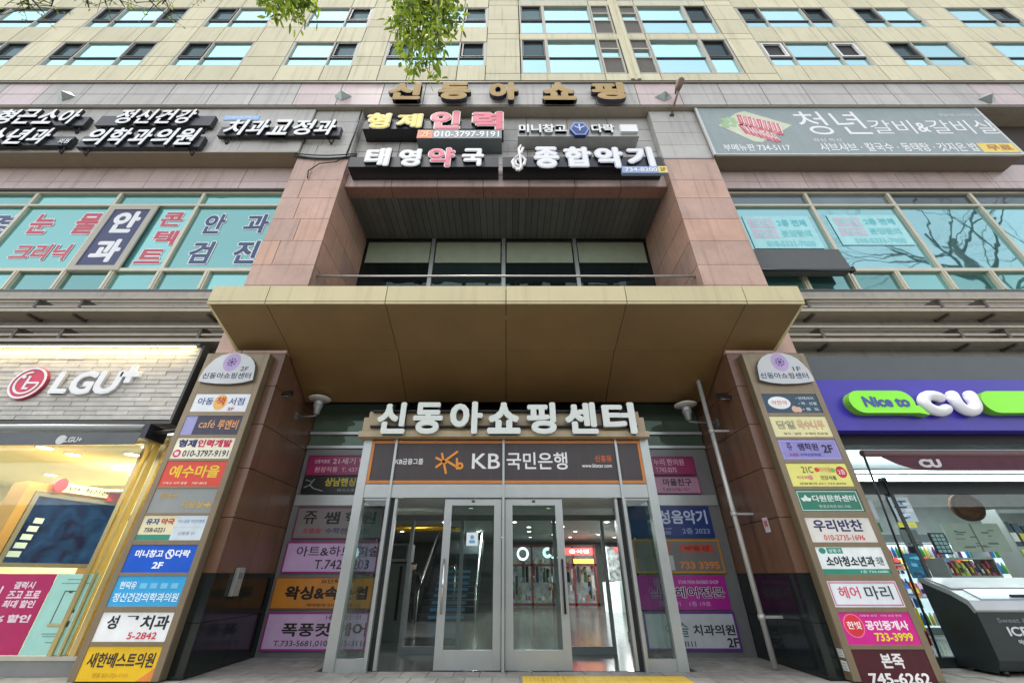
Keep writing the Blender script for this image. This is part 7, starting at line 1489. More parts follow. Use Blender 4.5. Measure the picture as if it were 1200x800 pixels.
# ------------------------------------------------------------------ entrance lobby
tile_dark = mat('lobby_tile', (.115, .118, .11), .16, var=.25, scale=.9, island=.12)
b = MB(); random.seed(9)
for i in range(-16, 17):
    for j in range(0, 30):
        if j*.6 < 1.2 and not -2.5 < i*.6 < 2.3: continue
        b.box(i*.6 + .003, i*.6 + .597, 8.04 + j*.6 + .003, 8.04 + j*.6 + .597, -.05, 0.0)
b.build('lobby_floor', tile_dark, kind='structure')
b = MB(); b.box(-9.7, 9.9, 8.05, 26.1, -.1, -.02); b.build('lobby_floor_base', mat('grout', (.05, .05, .05), .8), kind='structure')
lob = MB()
wl = mat('lobby_wall', (.20, .21, .20), .3, var=.15)
for sx in (-1, 1):
    lob.box(sx*4.9, sx*5.0, YBACK + .31, 13, 0, 3.05); lob.box(sx*5.0, sx*9.6, 12.9, 13, 0, 3.05); lob.box(sx*9.5, sx*9.6, 13, 26, 0, 3.05)
lob.box(-9.6, 9.6, 26, 26.1, 0, 3.05)
lob.build('lobby_wall', wl, bld)
b = MB(); b.box(-9.6, 9.6, YBACK + .32, 26.1, 2.95, 3.0)
b.box(-PX + .02, PX - .02, YPOR + .13, YBACK + .3, ZH + .03, ZH + .06); b.build('lobby_ceiling', mat('lobby_ceiling', (.5, .52, .50), .6, var=.1), bld)
dl = emitter('downlight_glow', (1.0, .97, .9), 14)
drim = mat('downlight_rim', (.6, .6, .58), .4)
def downlight(x, y, z, r, lab, grp, col=(.93, 1, .97), power=0, glow=None):
    t = thing('downlight', lab, 'ceiling light', (x, y, z), grp)
    q = MB(); q.lathe((x, y, z), [(r*1.25, -.001), (r*1.25, -.014), (r, -.016), (r, -.004)], 20); q.build('trim_ring', drim, t)
    q = MB(); q.lathe((x, y, z), [(0.001, -.008), (r*.99, -.008)], 20); q.build('lens', glow or dl, t)
    if power:
        l = bpy.data.lights.new('downlight_lamp', 'AREA'); l.shape = 'DISK'; l.size = r*2.2; l.energy = power; l.color = col
        o = bpy.data.objects.new('downlight_lamp', l); COL.objects.link(o); o.parent = t; o.location = (0, 0, -.03)
lights = [(-3.2, 12), (-1.0, 12), (1.2, 12), (3.2, 12), (-2.2, 15.5), (.3, 15.5), (1.7, 15.5), (3.6, 15.5), (-4.5, 19), (-1.2, 19), (1.0, 19), (3.0, 19), (5.2, 19), (1.2, 22), (3.2, 22), (5.4, 22), (-.2, 22), (2.2, 20.5), (4.3, 20.5), (.2, 20.5), (2.2, 17), (.9, 17.2), (-3.4, 17), (4.6, 17)]
for i, (x, y) in enumerate(lights):
    downlight(x, y, 2.95, .09, 'round white downlight in the lobby ceiling behind the doors', 'downlights in the lobby ceiling', power=34 if i % 3 == 0 else 0)
# inner door frames
iv = thing('inner_doorway', 'dull steel inner door frames standing behind the outer entrance doors', 'doorway', (0, 9.6, 0))
q = MB()
for x in (-2.6, -2.05, -.95, -.25, 1.05, 2.1, 2.6): q.box(x - .035, x + .035, 9.57, 9.64, 0, 2.35)
q.box(-2.6, 2.6, 9.57, 9.64, 2.35, 2.46); 
for a, c_ in ((-2.05, -.95), (1.05, 2.1)): q.box(a, c_, 9.58, 9.63, 0.0, .12)
q.build('frame', grey_metal, iv)
q = MB()
for x in (-1.05, .95): q.tube([(x, 9.52, .8), (x, 9.52, 1.5)], .02, 8)
q.build('handle', mat('chrome_bar', (.65, .65, .63), .15, .9), iv)
def gshop(name, label, cat, x0, x1, y0, y1, z0, z1, m, parts=()):
    t = thing(name, label, cat, ((x0+x1)/2, (y0+y1)/2, z0))
    q = MB(); q.box(x0, x1, y0, y1, z0, z1); q.build('body', m, t); return t
cab = thing('lobby_cabinet', 'tall grey green metal cabinet with a vent panel inside on the left', 'cabinet', (-2.9, 11.6, 0))
q = MB(); q.box(-3.5, -2.45, 11.3, 12.0, 0, 1.55); q.build('body', mat('cabinet_green', (.14, .165, .145), .4), cab)
q = MB(); q.box(-3.5, -2.45, 11.29, 12.0, 1.6, 2.0); q.build('vent_panel', mat('vent_grey', (.30, .32, .31), .4), cab)
q = MB(); q.box(-2.62, -2.56, 11.27, 11.3, .4, 1.5); q.build('handle', black_mat, cab)
q = MB(); 
for i in range(12): q.box(-3.45, -2.5, 11.28, 11.29, 1.66 + i*.025, 1.675 + i*.025)
q.build('vent_slat', black_box, cab)
gb = thing('balloon_banner', 'shiny gold foil garland hanging inside above the left lobby', 'garland', (-3.4, 14, 2.3))
gold = mat('gold_foil', (.75, .45, .05), .25, .9, bump=.6, bscale=9)
q = MB(); q.tube([(-4.1, 14, 2.62), (-3.2, 14.02, 2.60), (-2.2, 14, 2.62), (-1.4, 14, 2.58)], [.05, .10, .10, .04], 10); q.build('bar', gold, gb)
q = MB()
for k in range(9): 
    z = 2.5 - .085*k; q.tube([(-3.75 + .06*math.sin(k*2.1), 14, z), (-3.65 + .07*math.cos(k*1.7), 13.96, z - .08)], [.10, .05], 8)
q.build('tassel', gold, gb)
# stairs going up behind the left door
stp = thing('staircase', 'dark staircase rising behind the left door leaf with steel handrails', 'stairs', (-1.7, 15.8, 0))
q = MB()
for k in range(14): q.box(-3.0, -1.0, 16 + k*.30, 16.32 + k*.30, .0 + .19*k, .19*(k + 1))
q.build('flight', mat('stair_dark', (.035, .04, .045), .35, island=.2), stp)
q = MB()
for x in (-2.95, -1.02): q.tube([(x, 15.7, .95), (x, 16.1, 1.1), (x, 19.9, 3.4)], .04, 8); q.cyl((x, 15.7, 0), (x, 15.7, .95), .035, n=8)
q.build('handrail', steel, stp)
q = MB()
for k in range(0, 8): q.box(-2.6, -1.4, 15.985 + k*.3, 15.999 + k*.3, .19*k + .06, .19*k + .15)
q.build('blue_riser_strip', mat('riser_blue', (.05, .16, .28), .4), stp)
# lobby shops
sh = thing('lobby_shop', 'small lit shop with red window frames and neon signs at the back of the lobby', 'shop', (2.5, 23, 0))
q = MB()
for x in (.2, 1.3, 2.3, 3.4, 4.5): q.box(x - .05, x + .05, 22.9, 23.0, 0, 2.6)
for z in (.1, 1.75, 2.6): q.box(.15, 4.55, 22.9, 23.0, z - .05, z + .05)
q.build('red_frame', mat('shop_red', (.13, .02, .02), .4), sh)
q = MB(); q.box(.1, 4.6, 24.0, 24.1, 0, 2.7)
q.build('back_wall', mat('shop_wall', (.20, .22, .22), .6, var=.8, scale=4, emit=(.24, .26, .26), estr=.15), sh)  # faint emission brightens this wall, which is no lamp
random.seed(4)
for g_i, c_ in enumerate(('7a3a34', '2c4a5a', 'a89a80', '3a5a3c', '20242c', 'b8b4b0')):
    q = MB()
    for k in range(4):
        x = .3 + (k*6 + g_i)*.175; h = random.uniform(.6, 1.1); z0_ = random.choice((.3, 1.0)); q.box(x, x + .13, 23.4, 23.5, z0_, z0_ + h)
    o = q.build('clothes', C(c_, .8), sh); o['kind'] = 'stuff'
q = MB(); q.box(3.0, 4.4, 22.78, 22.88, 2.2, 2.5); po = q.build('red_sign', mat('neon_red', (.9, .05, .05), .4, emit=(1, .07, .06), estr=1.0), sh)
q = MB(); q.text('음식점', 3.2, 4.2, 2.27, 2.44, 22.775, .004, .02); q.build('lettering', mat('neon_white', (.9, .85, .85), .4, emit=(1, .9, .9), estr=1.2), po)
q = MB(); q.box(3.4, 4.4, 22.78, 22.88, 1.82, 2.02); q.build('yellow_sign', mat('neon_yellow', (.8, .6, .05), .4, emit=(1, .75, .1), estr=.45), sh)
q = MB(); q.ring(.85, 2.25, 22.8, 22.86, .2, .30); q.build('round_neon', mat('neon_ring', (.8, .85, .9), .4, emit=(.8, .9, 1), estr=1.0), sh)
q = MB(); q.ring(2.1, 2.3, 22.8, 22.86, .10, .24, 60, 330); q.box(2.3, 2.6, 22.8, 22.86, 2.05, 2.12); q.build('script_neon', mat('neon_teal', (.5, .85, .85), .4, emit=(.6, .95, 1), estr=.7), sh)
random.seed(14)
for g_i, c_ in enumerate(('8a4038', 'a89058', '4a6a84', '4f7458', 'b8b4ac', '80587a')):
    q = MB()
    for k in range(12):
        x = random.uniform(.25, 4.4); z0_ = random.choice((.25, .65, 1.05, 1.45, 1.85)); q.box(x, x + random.uniform(.06, .16), 23.1 + .01*k, 23.2 + .01*k, z0_, z0_ + random.uniform(.1, .28))
    o = q.build('merchandise', C(c_, .5), sh); o['kind'] = 'stuff'
s2 = thing('lobby_counter', 'bright white lit counter case under a red neon sign at the right of the lobby', 'counter', (5.3, 19.8, 0))
q = MB(); q.box(4.2, 4.75, 19.6, 20.2, 0, 1.05); q.build('light_case', emitter('case_glow', (.85, .95, .95), .4), s2)
q = MB(); q.box(4.8, 6.6, 19.7, 20.4, 0, 1.1); q.build('counter_body', mat('counter_white', (.55, .62, .6), .3), s2)
q = MB(); q.box(4.25, 4.42, 19.7, 19.8, 1.15, 2.4); q.build('lit_post', emitter('post_glow', (.85, 1, 1), .8), s2)
q = MB(); q.box(4.8, 7.0, 21.6, 21.7, 0.9, 2.5); q.build('display_wall', mat('display_wall', (.28, .30, .3), .6, var=.9, scale=6), s2)
q = MB(); q.text('가전', 5.2, 6.3, 2.2, 2.5, 21.55, .02, .03); q.build('neon_lettering', mat('neon_red', (.9, .05, .05)), s2)
for i, (x, w_) in enumerate(((2.95, .35), (3.55, .28))):
    t = thing('lobby_pillar', ['dark lobby pillar inside behind the right hand open doorway, the nearer one', 'pale lobby pillar inside beside the right hand open doorway'][i], 'pillar', (x, 11.5 + i, 0))
    q = MB(); q.box(x, x + w_, 11.4 + i, 11.8 + i, .15, 2.95); q.build('shaft', mat('pillar_%d' % i, ((.04, .05, .045), (.2, .205, .19))[i], .3), t); q = MB(); q.box(x - .02, x + w_ + .02, 11.38 + i, 11.82 + i, 0, .148); q.build('base', steel_dark, t)
def person(x, y, h):
    """standing figure in dark clothes, one skinned body"""
    V = {'pel': (0, 0, .53), 'wst': (0, 0, .62), 'cst': (0, -.005, .74), 'nek': (0, 0, .83), 'hed': (0, -.01, .90), 'top': (0, 0, .975),
         'sl': (-.11, 0, .80), 'el': (-.15, .02, .64), 'wl': (-.14, -.04, .50), 'fl': (-.135, -.05, .45), 'sr': (.11, 0, .80), 'er': (.15, .01, .64), 'wr': (.13, -.07, .52), 'fr': (.12, -.09, .47),
         'hl': (-.055, 0, .50), 'kl': (-.065, -.01, .28), 'al': (-.07, .01, .045), 'tl': (-.075, -.09, .015), 'hr': (.055, 0, .50), 'kr': (.065, -.015, .28), 'ar': (.07, .01, .045), 'tr': (.08, -.09, .015)}
    Rr = {'pel': .075, 'wst': .07, 'cst': .085, 'nek': .03, 'hed': .052, 'top': .035, 'sl': .045, 'el': .03, 'wl': .02, 'fl': .018, 'sr': .045, 'er': .03, 'wr': .02, 'fr': .018,
          'hl': .06, 'kl': .042, 'al': .026, 'tl': .02, 'hr': .06, 'kr': .042, 'ar': .026, 'tr': .02}
    E_ = [('pel','wst'),('wst','cst'),('cst','nek'),('nek','hed'),('hed','top'),('cst','sl'),('sl','el'),('el','wl'),('wl','fl'),('cst','sr'),('sr','er'),('er','wr'),('wr','fr'),
          ('pel','hl'),('hl','kl'),('kl','al'),('al','tl'),('pel','hr'),('hr','kr'),('kr','ar'),('ar','tr')]
    ks = list(V); me = bpy.data.meshes.new('person')
    me.from_pydata([tuple(c*h for c in V[k]) for k in ks], [(ks.index(a), ks.index(c_)) for a, c_ in E_], [])
    o = bpy.data.objects.new('person', me); COL.objects.link(o); o.location = (x, y, 0)
    sk = o.modifiers.new('skin', 'SKIN')
    if not me.skin_vertices: me.skin_vertices.new()
    for i, k in enumerate(ks):
        me.skin_vertices[0].data[i].radius = (Rr[k]*h, Rr[k]*h*.8); me.skin_vertices[0].data[i].use_root = (k == 'pel')
    o.modifiers.new('sub', 'SUBSURF').levels = 2; o.modifiers['sub'].render_levels = 2
    me.materials.append(mat('dark_clothes', (.012, .012, .016), .8)); ROOT[o.name] = Vector((x, y, 0))
    q = MB(); q.lathe((x, y - .012*h, .915*h), [(0.001, -.05*h), (.03*h, -.045*h), (.043*h, -.02*h), (.046*h, .015*h), (.04*h, .04*h), (.02*h, .058*h), (.001, .063*h)], 16); q.build('head', mat('skin', (.42, .27, .2), .6), o)
    q = MB(); q.lathe((x, y + .004*h, .925*h), [(.05*h, -.025*h), (.054*h, .01*h), (.047*h, .045*h), (.024*h, .066*h), (.001, .072*h)], 16); q.build('hair', mat('hair', (.01, .008, .007), .5), o)
    return o
tag(person(-3.1, 15.4, 1.68), 'person in dark clothes standing in the lobby behind the left doorway', 'person')
q = MB(); X0, X1, Z0, Z1 = rect(546.5, 560, 623.5, 639, YPOR + .03); q.box(X0, X1, YPOR + .036, YPOR + .04, Z0, Z1)
dn = thing('door_notice', 'small white notice with a blue figure on the left door glass', 'notice', ((X0+X1)/2, YPOR + .04, Z0)); q.build('paper', C('dfe8ec'), dn)
q = MB(); q.disc((X0+X1)/2, (Z0+Z1)/2 + .03, YPOR + .033, YPOR + .0358, .035); q.box((X0+X1)/2 - .05, (X0+X1)/2 + .05, YPOR + .0335, YPOR + .0358, Z0 + .04, Z0 + .09); q.build('figure_mark', C('6aa4c0'), dn)

# ------------------------------------------------------------------ phone shop on the left
YLS = 7.3
zs0, zs1 = Zp(493, YLS), Zp(407.5, YLS)
xs1 = -6.42
ps = thing('phone_shop_sign', 'pale brick fascia with a red round emblem and raised white letters', 'sign', (-10, 7.6, zs0))
q = MB(); random.seed(11)
rows_ = 17; hh = (zs1 - zs0 - .02) / rows_
for i in range(rows_):
    x = -15.0 + (i % 2)*.31 + random.uniform(-.05, .05)
    while x < xs1:
        x1 = min(x + .62, xs1); 
        if x1 - x > .03: q.box(x + .006, x1 - .006, YLS - random.uniform(0, .012), YLS + .03, zs0 + .02 + i*hh + .007, zs0 + .02 + (i+1)*hh - .004)
        x = x1
q.build('brick_face', mat('pale_brick', (.56, .535, .48), .7, var=.12, scale=6, island=.12, bump=.3), ps)
q = MB(); q.box(-15, xs1 - .002, YLS + .02, 7.85, zs0, zs1); q.box(-15, xs1 + .05, YLS - .02, 7.85, zs0 - .06, zs0 - .001); q.box(xs1 + .001, xs1 + .05, YLS - .02, 7.85, zs0, zs1 + .04); q.box(-15, xs1, YLS - .10, 7.85, zs1 + .001, zs1 + .05); q.build('sign_frame', mat('sign_frame_dark', (.06, .06, .058), .5), ps)
q = MB(); q.box(-15, xs1 - .1, YLS - .085, YLS - .05, zs1 - .012, zs1 - .002); q.build('light_strip', emitter('strip_glow', (1, .82, .45), 6), ps)
la = bpy.data.lights.new('strip_lamp', 'AREA'); la.shape = 'RECTANGLE'; la.size = 8; la.size_y = .05; la.energy = 26; la.color = (1, .72, .32)
lo = bpy.data.objects.new('strip_lamp', la); COL.objects.link(lo); lo.parent = ps; lo.location = (-.6, YLS - 7.6 - .075, zs1 - zs0 - .03); lo.rotation_euler = (R(-25), 0, 0)
YM = YLS - .07
ccx, ccz = Xp(32.5, 448, YM), Zp(448.5, YM); rr_ = .35
q = MB(); q.disc(ccx, ccz, YM, YLS - .013, rr_, rr_, 48, 0, 1); em = q.build('round_emblem', [C('cc1f48', .35), C('8a2a44')], ps)
q = MB(); q.ring(ccx, ccz, YM - .012, YM, rr_*.86, rr_*.96, 0, 360, 48); q.ring(ccx, ccz, YM - .013, YM, rr_*.60, rr_*.70, 25 + 65, 360 - 2, 36)
q.box(ccx + .02*rr_, ccx + rr_*.66, YM - .014, YM, ccz - .06*rr_, ccz + .05*rr_)
q.box(ccx - .10*rr_, ccx + .02*rr_, YM - .014, YM, ccz - .32*rr_, ccz + .42*rr_); q.box(ccx - .10*rr_, ccx + .22*rr_, YM - .0145, YM, ccz - .40*rr_, ccz - .29*rr_)
q.disc(ccx - .36*rr_, ccz + .36*rr_, YM - .014, YM, .10*rr_)
q.build('face_lines', W, em)
for ch, a, b_, pt, pb in (('L', 54, 75, 435, 461), ('G', 74, 102, 434.5, 462), ('U', 103, 132, 434, 461.5)):
    X0, X1, Z0, Z1 = rect(a, b_, pt, pb, YM, pb); q = MB(); q.text(ch, X0, X1, Z0, Z1, YM, .055, .045, 0, 1, shear=.05); q.build('letter', [W, mat('letter_return', (.45, .45, .46), .4)], ps)
X0, X1, Z0, Z1 = rect(135, 156, 430, 446, YM, 446); q = MB(); xm, zm = (X0+X1)/2 + .05, (Z0+Z1)/2
q.box(xm - .19, xm + .19, YM, YLS - .013, zm - .06, zm + .06); q.box(xm - .06, xm + .06, YM + .002, YLS - .013, zm - .19, zm + .19); q.build('plus_mark', W, ps)
pa = thing('shop_awning', 'rolled dark grey awning with small white emblem and letters on the left shop', 'awning', (-9, 7.6, 3.3))
q = MB(); za, zc = Zp(505, 7.1), Zp(496, 7.1); q.tube([(-15, 7.16, (za+zc)/2), (Xp(166, 505, 7.1), 7.16, (za+zc)/2)], .075, 12); q.build('roller', mat('roller_grey', (.30, .32, .33), .35, .4), pa)
xv = Xp(163, 512, 7.05)
q = MB(); Z0, Z1 = Zp(523, 7.05), Zp(506, 7.05); q.hexa([(-15, 7.02, Z0), (xv, 7.02, Z0 + .03), (xv, 7.028, Z0 + .03), (-15, 7.028, Z0), (-15, 7.06, Z1), (xv, 7.06, Z1), (xv, 7.068, Z1), (-15, 7.068, Z1)]); q.build('valance', mat('valance_grey', (.075, .085, .095), .7, var=.15, scale=2), pa)
q = MB(); yy = 7.014; X0, X1, A, B = rect(76, 96, 511.5, 518, yy); q.text('LGU+', X0, X1, A, B, yy, .003, .045); cx_ = Xp(71, 515.5, yy); cz_ = Zp(515, yy); q.disc(cx_, cz_, yy, yy + .004, .085); q.build('lettering', mat('valance_white', (.55, .56, .56), .6), pa)
q = MB(); q.box(xv + .0, xv + .1, 7.05, 7.5, Z1 - .1, Z1 + .16); q.tube([(xv + .1, 7.2, Z1 + .02), (xv + .75, 7.45, Z1 + .22)], .04, 8); q.box(xv + .62, xv + .82, 7.3, 7.6, Z1 + .0, Z1 + .32); q.build('arm', black_box, pa)
# shop room
cream = mat('shop_cream', (.78, .69, .44), .7, var=.06)
q = MB()
q.box(-19, -6.2, 12.4, 12.5, 0, 4.0); q.box(-6.5, -6.4, 7.9, 12.4, 0, 4.0); q.box(-19.1, -19, 7.6, 12.5, 0, 4)
q.build('shop_wall', cream, bld)
q = MB(); q.box(-19, -6.4, 7.62, 12.5, 3.6, 3.66); q.build('shop_ceiling', mat('shop_ceiling', (.76, .69, .48), .7, var=.04), bld)
q = MB(); q.box(-19, -5.1, 7.98, 12.5, -.05, -.004); q.build('shop_floor', mat('shop_floor', (.45, .42, .36), .25), kind='structure')
warm = (1, .84, .55)
wg = emitter('warm_downlight', (1, .93, .78), 10)
YGL = 7.66
for i, (px, py) in enumerate(((53, 524), (86, 532), (155, 532), (175, 524), (138, 549), (157, 556), (60, 556), (181, 561))):
    Y = (3.6 - CAMH) / ((SP + (CY-py)/F*CP) / (CP - (CY-py)/F*SP)); x = Xp(px, py, Y)
    downlight(x, Y, 3.6, .13, 'round warm downlight in the ceiling of the left phone shop', 'downlights in the phone shop ceiling', warm, 26 if i in (0, 2, 4, 6) else 0, wg)
la = bpy.data.lights.new('shop_cove_lamp', 'AREA'); la.size = 5; la.energy = 190; la.color = (1, .92, .74)  # area fill added to brighten the shop room, besides its downlights
lo = bpy.data.objects.new('shop_cove_lamp', la); COL.objects.link(lo); lo.parent = bld; lo.location = (-11, 10.4 - 9, 3.5)
# low wall, glass, gold mullions
sf_ = thing('glass_shopfront', 'glass shopfront with gold mullions over a low grey wall under the brick fascia', 'shopfront', (-10, YGL, 0))
zlw = Zp(768, YGL)
q = MB(); q.box(-19, -6.35, YGL - .06, YGL + .2, 0, zlw - .05); q.build('low_wall', mat('low_wall_grey', (.23, .235, .22), .5, var=.1), sf_)
q = MB(); q.box(-19, -6.35, YGL - .08, YGL + .22, zlw - .049, zlw); q.build('sill', mat('sill_stone', (.45, .44, .38), .4), sf_)
goldm = mat('gold_mullion', (.60, .47, .22), .25, .7, bump=.05, bscale=2)
q = MB()
for x, w_ in ((-6.60, .045), (-6.80, .018), (-6.95, .035)): q.box(x - w_, x + w_, YGL - .05, YGL + .1, zlw + .001, 3.6)
q.box(-6.45, -6.36, YGL - .06, YGL + .2, 0.0, 3.7)
q.box(-19, -6.36, YGL - .04, YGL + .1, 3.5, 3.6)
q.build('mullion', goldm, sf_)
q = MB(); q.box(-19, -6.47, YGL + .02, YGL + .03, zlw, 3.55); q.build('pane', shop_glass, sf_)
ang = R(73)
def R2(c, p):  # rotate about c in plan
    dx, dy = p[0]-c[0], p[1]-c[1]; return (c[0] + dx*math.cos(ang) - dy*math.sin(ang), c[1] + dx*math.sin(ang) + dy*math.cos(ang), p[2])
YTV = 9.3
c0 = (-9.36, YTV, 0); hz0, hz1 = Zp(660, YTV), Zp(587, YTV) ; hw = .74
tv = bpy.data.objects.new('video_wall', None); COL.objects.link(tv)
tv.location = (c0[0], c0[1], 0); ROOT['video_wall'] = Vector(tv.location)
tag(tv, 'large dark blue video screen in an orange wood frame inside the left shop window', 'screen')
def rot(q): q.v = [R2(c0, p) for p in q.v]; return q
q = MB(); q.box(c0[0]-hw, c0[0]+hw, YTV, YTV+.05, hz0, hz1)
scr = bpy.data.materials.new('screen_picture'); scr.use_nodes = True; n_ = scr.node_tree.nodes; l_ = scr.node_tree.links
tcx = n_.new('ShaderNodeTexCoord'); nzx = n_.new('ShaderNodeTexNoise'); nzx.inputs['Scale'].default_value = 2.4; nzx.inputs['Detail'].default_value = 6; nzx.inputs['Distortion'].default_value = 1.2; l_.new(tcx.outputs['Object'], nzx.inputs[0])
crx = n_.new('ShaderNodeValToRGB'); crx.color_ramp.elements[0].position = .35; crx.color_ramp.elements[0].color = (.004, .009, .05, 1); crx.color_ramp.elements[1].position = .75; crx.color_ramp.elements[1].color = (.02, .14, .30, 1)
l_.new(nzx.outputs[0], crx.inputs[0]); b_ = n_['Principled BSDF']; b_.inputs['Roughness'].default_value = .15; l_.new(crx.outputs[0], b_.inputs['Emission Color']); b_.inputs['Emission Strength'].default_value = .3; b_.inputs['Specular IOR Level'].default_value = .1; b_.inputs['Base Color'].default_value = (.01, .01, .02, 1)
rot(q).build('screen', scr, tv)
q = MB(); q.frame(c0[0]-hw-.07, c0[0]+hw+.07, hz0-.07, hz1+.07, YTV-.04, YTV+.04, .075); rot(q).build('bezel', mat('bezel_grey', (.22, .2, .16), .4), tv)
q = MB(); q.frame(c0[0]-hw-.24, c0[0]+hw+.24, hz0-.5, hz1+.24, YTV-.02, YTV+.5, .16); rot(q).build('wood_frame', mat('orange_wood', (.50, .27, .08), .5, var=.15), tv)
q = MB(); q.box(c0[0]-.45, c0[0]+hw*.55, YTV-.10, YTV-.05, hz1+.12, hz1+.30); o = rot(q).build('label_strip', C('e6dcb8'), tv)
q = MB(); q.box(c0[0]+hw*.55+.002, c0[0]+hw+.22, YTV-.11, YTV-.05, hz1+.07, hz1+.30); o = rot(q).build('red_end', C('c8304a'), tv)
q = MB(); q.disc(c0[0]-.52, hz1+.24, YTV-.12, YTV-.06, .11, .14, 20); rot(q).build('red_disc', C('cc3048'), tv)
q = MB(); q.text('U+ 최신폰', c0[0]-.35, c0[0]+.4, hz1+.16, hz1+.26, YTV-.105, .004, .02); rot(q).build('lettering', C('4a4030'), tv)
q = MB()
random.seed(8)
for k in range(5): q.box(c0[0]-hw+.03+.03*k, c0[0]-hw+.22+.02*k, YTV-.004, YTV, hz0+.10+.15*k, hz0+.20+.15*k)
rot(q).build('bright_patch', mat('screen_patch', (.5, .6, .55), .4, emit=(.5, .62, .58), estr=.15), tv)
YPO = YGL - .012
def shop_poster(label, a, b_, c__, d__, col, texts, shapes=None):
    """px corners at top and bottom"""
    X0, X1 = Xp(a, 672, YPO), Xp(b_, 672, YPO); Z0, Z1 = zlw + .01, Zp(672, YPO)
    t = thing('shop_poster', label, 'poster', ((X0+X1)/2, YPO + .012, Z0)); q = MB(); q.box(X0, X1, YPO, YPO + .01, Z0, Z1); q.build('sheet', C(col, .35), t)
    put_texts(t, X0, X1, Z0, Z1, YPO, texts)
    if shapes: shapes(t, X0, X1, Z0, Z1, YPO)
    return t
shop_poster('magenta poster with white lettering on the left shop glass', -40, 67, 0, 0, 'b0185c', [('갤럭시', .60, .82, .80, .90, 'f0d8e4', .04), ('퀀즈고 프로', .58, .93, .68, .78, 'f0d8e4', .04), ('최대 할인', .58, .92, .56, .66, 'f0d8e4', .04), ('최신', .30, .50, .70, .84, 'f4e0ea', .05), ('폰', .34, .46, .54, .66, 'f4e0ea', .05), ('100% 할인!', .40, .95, .38, .48, 'f0d8e4', .05)])
def s_ph(t, X0, X1, Z0, Z1, Y):
    Wd, Hd = X1-X0, Z1-Z0
    q = MB(); q.frame(X0+.36*Wd, X0+.66*Wd, Z0+.33*Hd, Z0+.78*Hd, Y-.004, Y, .013); q.box(X0+.47*Wd, X0+.55*Wd, Y-.0045, Y, Z0+.75*Hd, Z0+.775*Hd); q.build('phone_outline', C('3a4a4c'), t)
    q = MB(); q.box(X0+.66*Wd, X0+.80*Wd, Y-.005, Y, Z0+.33*Hd, Z0+.40*Hd); q.box(X0+.68*Wd, X0+.79*Wd, Y-.0055, Y, Z0+.50*Hd, Z0+.54*Hd); q.build('picture_dark', C('2e4044'), t)
    q = MB(); q.box(X0+.665*Wd, X0+.795*Wd, Y-.0045, Y, Z0+.40*Hd, Z0+.50*Hd); q.build('picture_pale', C('e6f0f0'), t)
    q = MB(); q.box(X0+.32*Wd, X0+.64*Wd, Y-.006, Y, Z0+.335*Hd, Z0+.37*Hd); q.build('picture_sand', C('b8b088'), t)
    q = MB()
    for k, (l, r, z) in enumerate(((.3, .75, .92), (.2, .85, .87), (.3, .78, .24), (.34, .72, .21), (.46, .64, .14))): q.box(X0+l*Wd, X0+r*Wd, Y-.0035, Y, Z0+z*Hd, Z0+(z+.012)*Hd)
    q.build('small_print', C('6a9a96'), t)
shop_poster('mint green poster with a phone outline on the left shop glass', 68, 117.5, 0, 0, 'a4d8cc', [], s_ph)
ct = thing('shop_camera', 'small black dome camera on a thin cable inside the left shop glass', 'camera', (Xp(147, 606, 7.9), 7.9, Zp(606, 7.9)))
x, z = Xp(147, 606, 7.9), Zp(606, 7.9)
q = MB(); q.lathe((x, 7.9, z), [(.0, .05), (.09, .04), (.10, .0), (.07, -.05), (0, -.07)], 16); q.build('dome', black_box, ct)
q = MB(); q.tube([(x, 7.9, z + .04), (x + .03, 7.9, 3.6)], .008, 6); q.build('cord', black_box, ct)

# ------------------------------------------------------------------ convenience store on the right
YCS = 7.25
zc0_, zc1_, zg1 = Zp(504, YCS), Zp(445, YCS), Zp(418, YCS)
cs = thing('store_sign', 'violet fascia with white rounded letters between lime green speech bubbles', 'sign', (10, 7.6, zc0_))
q = MB(); q.box(6.17, 17, YCS, 7.85, zc0_, zc1_); q.build('violet_board', mat('violet_board', srgb('3b2da2'), .35, var=.04), cs)
q = MB(); q.box(6.17, 17, YCS + .02, 7.85, zc1_ + .004, zg1); q.build('grey_board', mat('grey_board', (.065, .075, .08), .45, var=.08), cs)
YB = YCS - .16
lime = mat('lime', srgb('8cf028'), .35, var=.02); lside = mat('lime_side', (.16, .40, .03), .4)
def bubble(a, b_, pt, pb, tail):
    X0, X1, Z0, Z1 = rect(a, b_, pt, pb, YB, (pt + pb)/2); h = (Z1 - Z0)/2; zm = (Z0+Z1)/2
    P = []
    for k in range(13): an = R(90 + 15*k); P.append((X0 + h + h*math.cos(an), zm + h*math.sin(an)))
    if tail: P += [(X1 - .02, Z0), (X1 + .16, Z0 - .04), (X1 + .05, zm - .35*h)]
    else: P += [(X1 - h*.2, Z0)]
    for k in range(7): an = R(-20 + 110/6*k); P.append((X1 - h + h*math.cos(an), zm + h*math.sin(an)))
    q = MB(); q.prism(P, YB, YCS - .002, 0, 1); return q.build('speech_bubble', [lime, lside], cs), (X0, X1, Z0, Z1)
bb1, rr1 = bubble(996, 1072, 457.5, 483.5, True)
q = MB(); X0, X1, Z0, Z1 = rect(1012, 1066, 464, 476.5, YB - .01, 471); q.text('Nice to', X0, X1, Z0, Z1, YB - .008, .008, .05); q.build('lettering', C('44509a'), bb1)
bb2, rr2 = bubble(1152, 1262, 458, 483.5, True)
soft_white = mat('soft_white', (.82, .82, .85), .35, var=.02)
def cp(px, py): return (Xp(px, py, YB), YB + .04, Zp(py, YB))
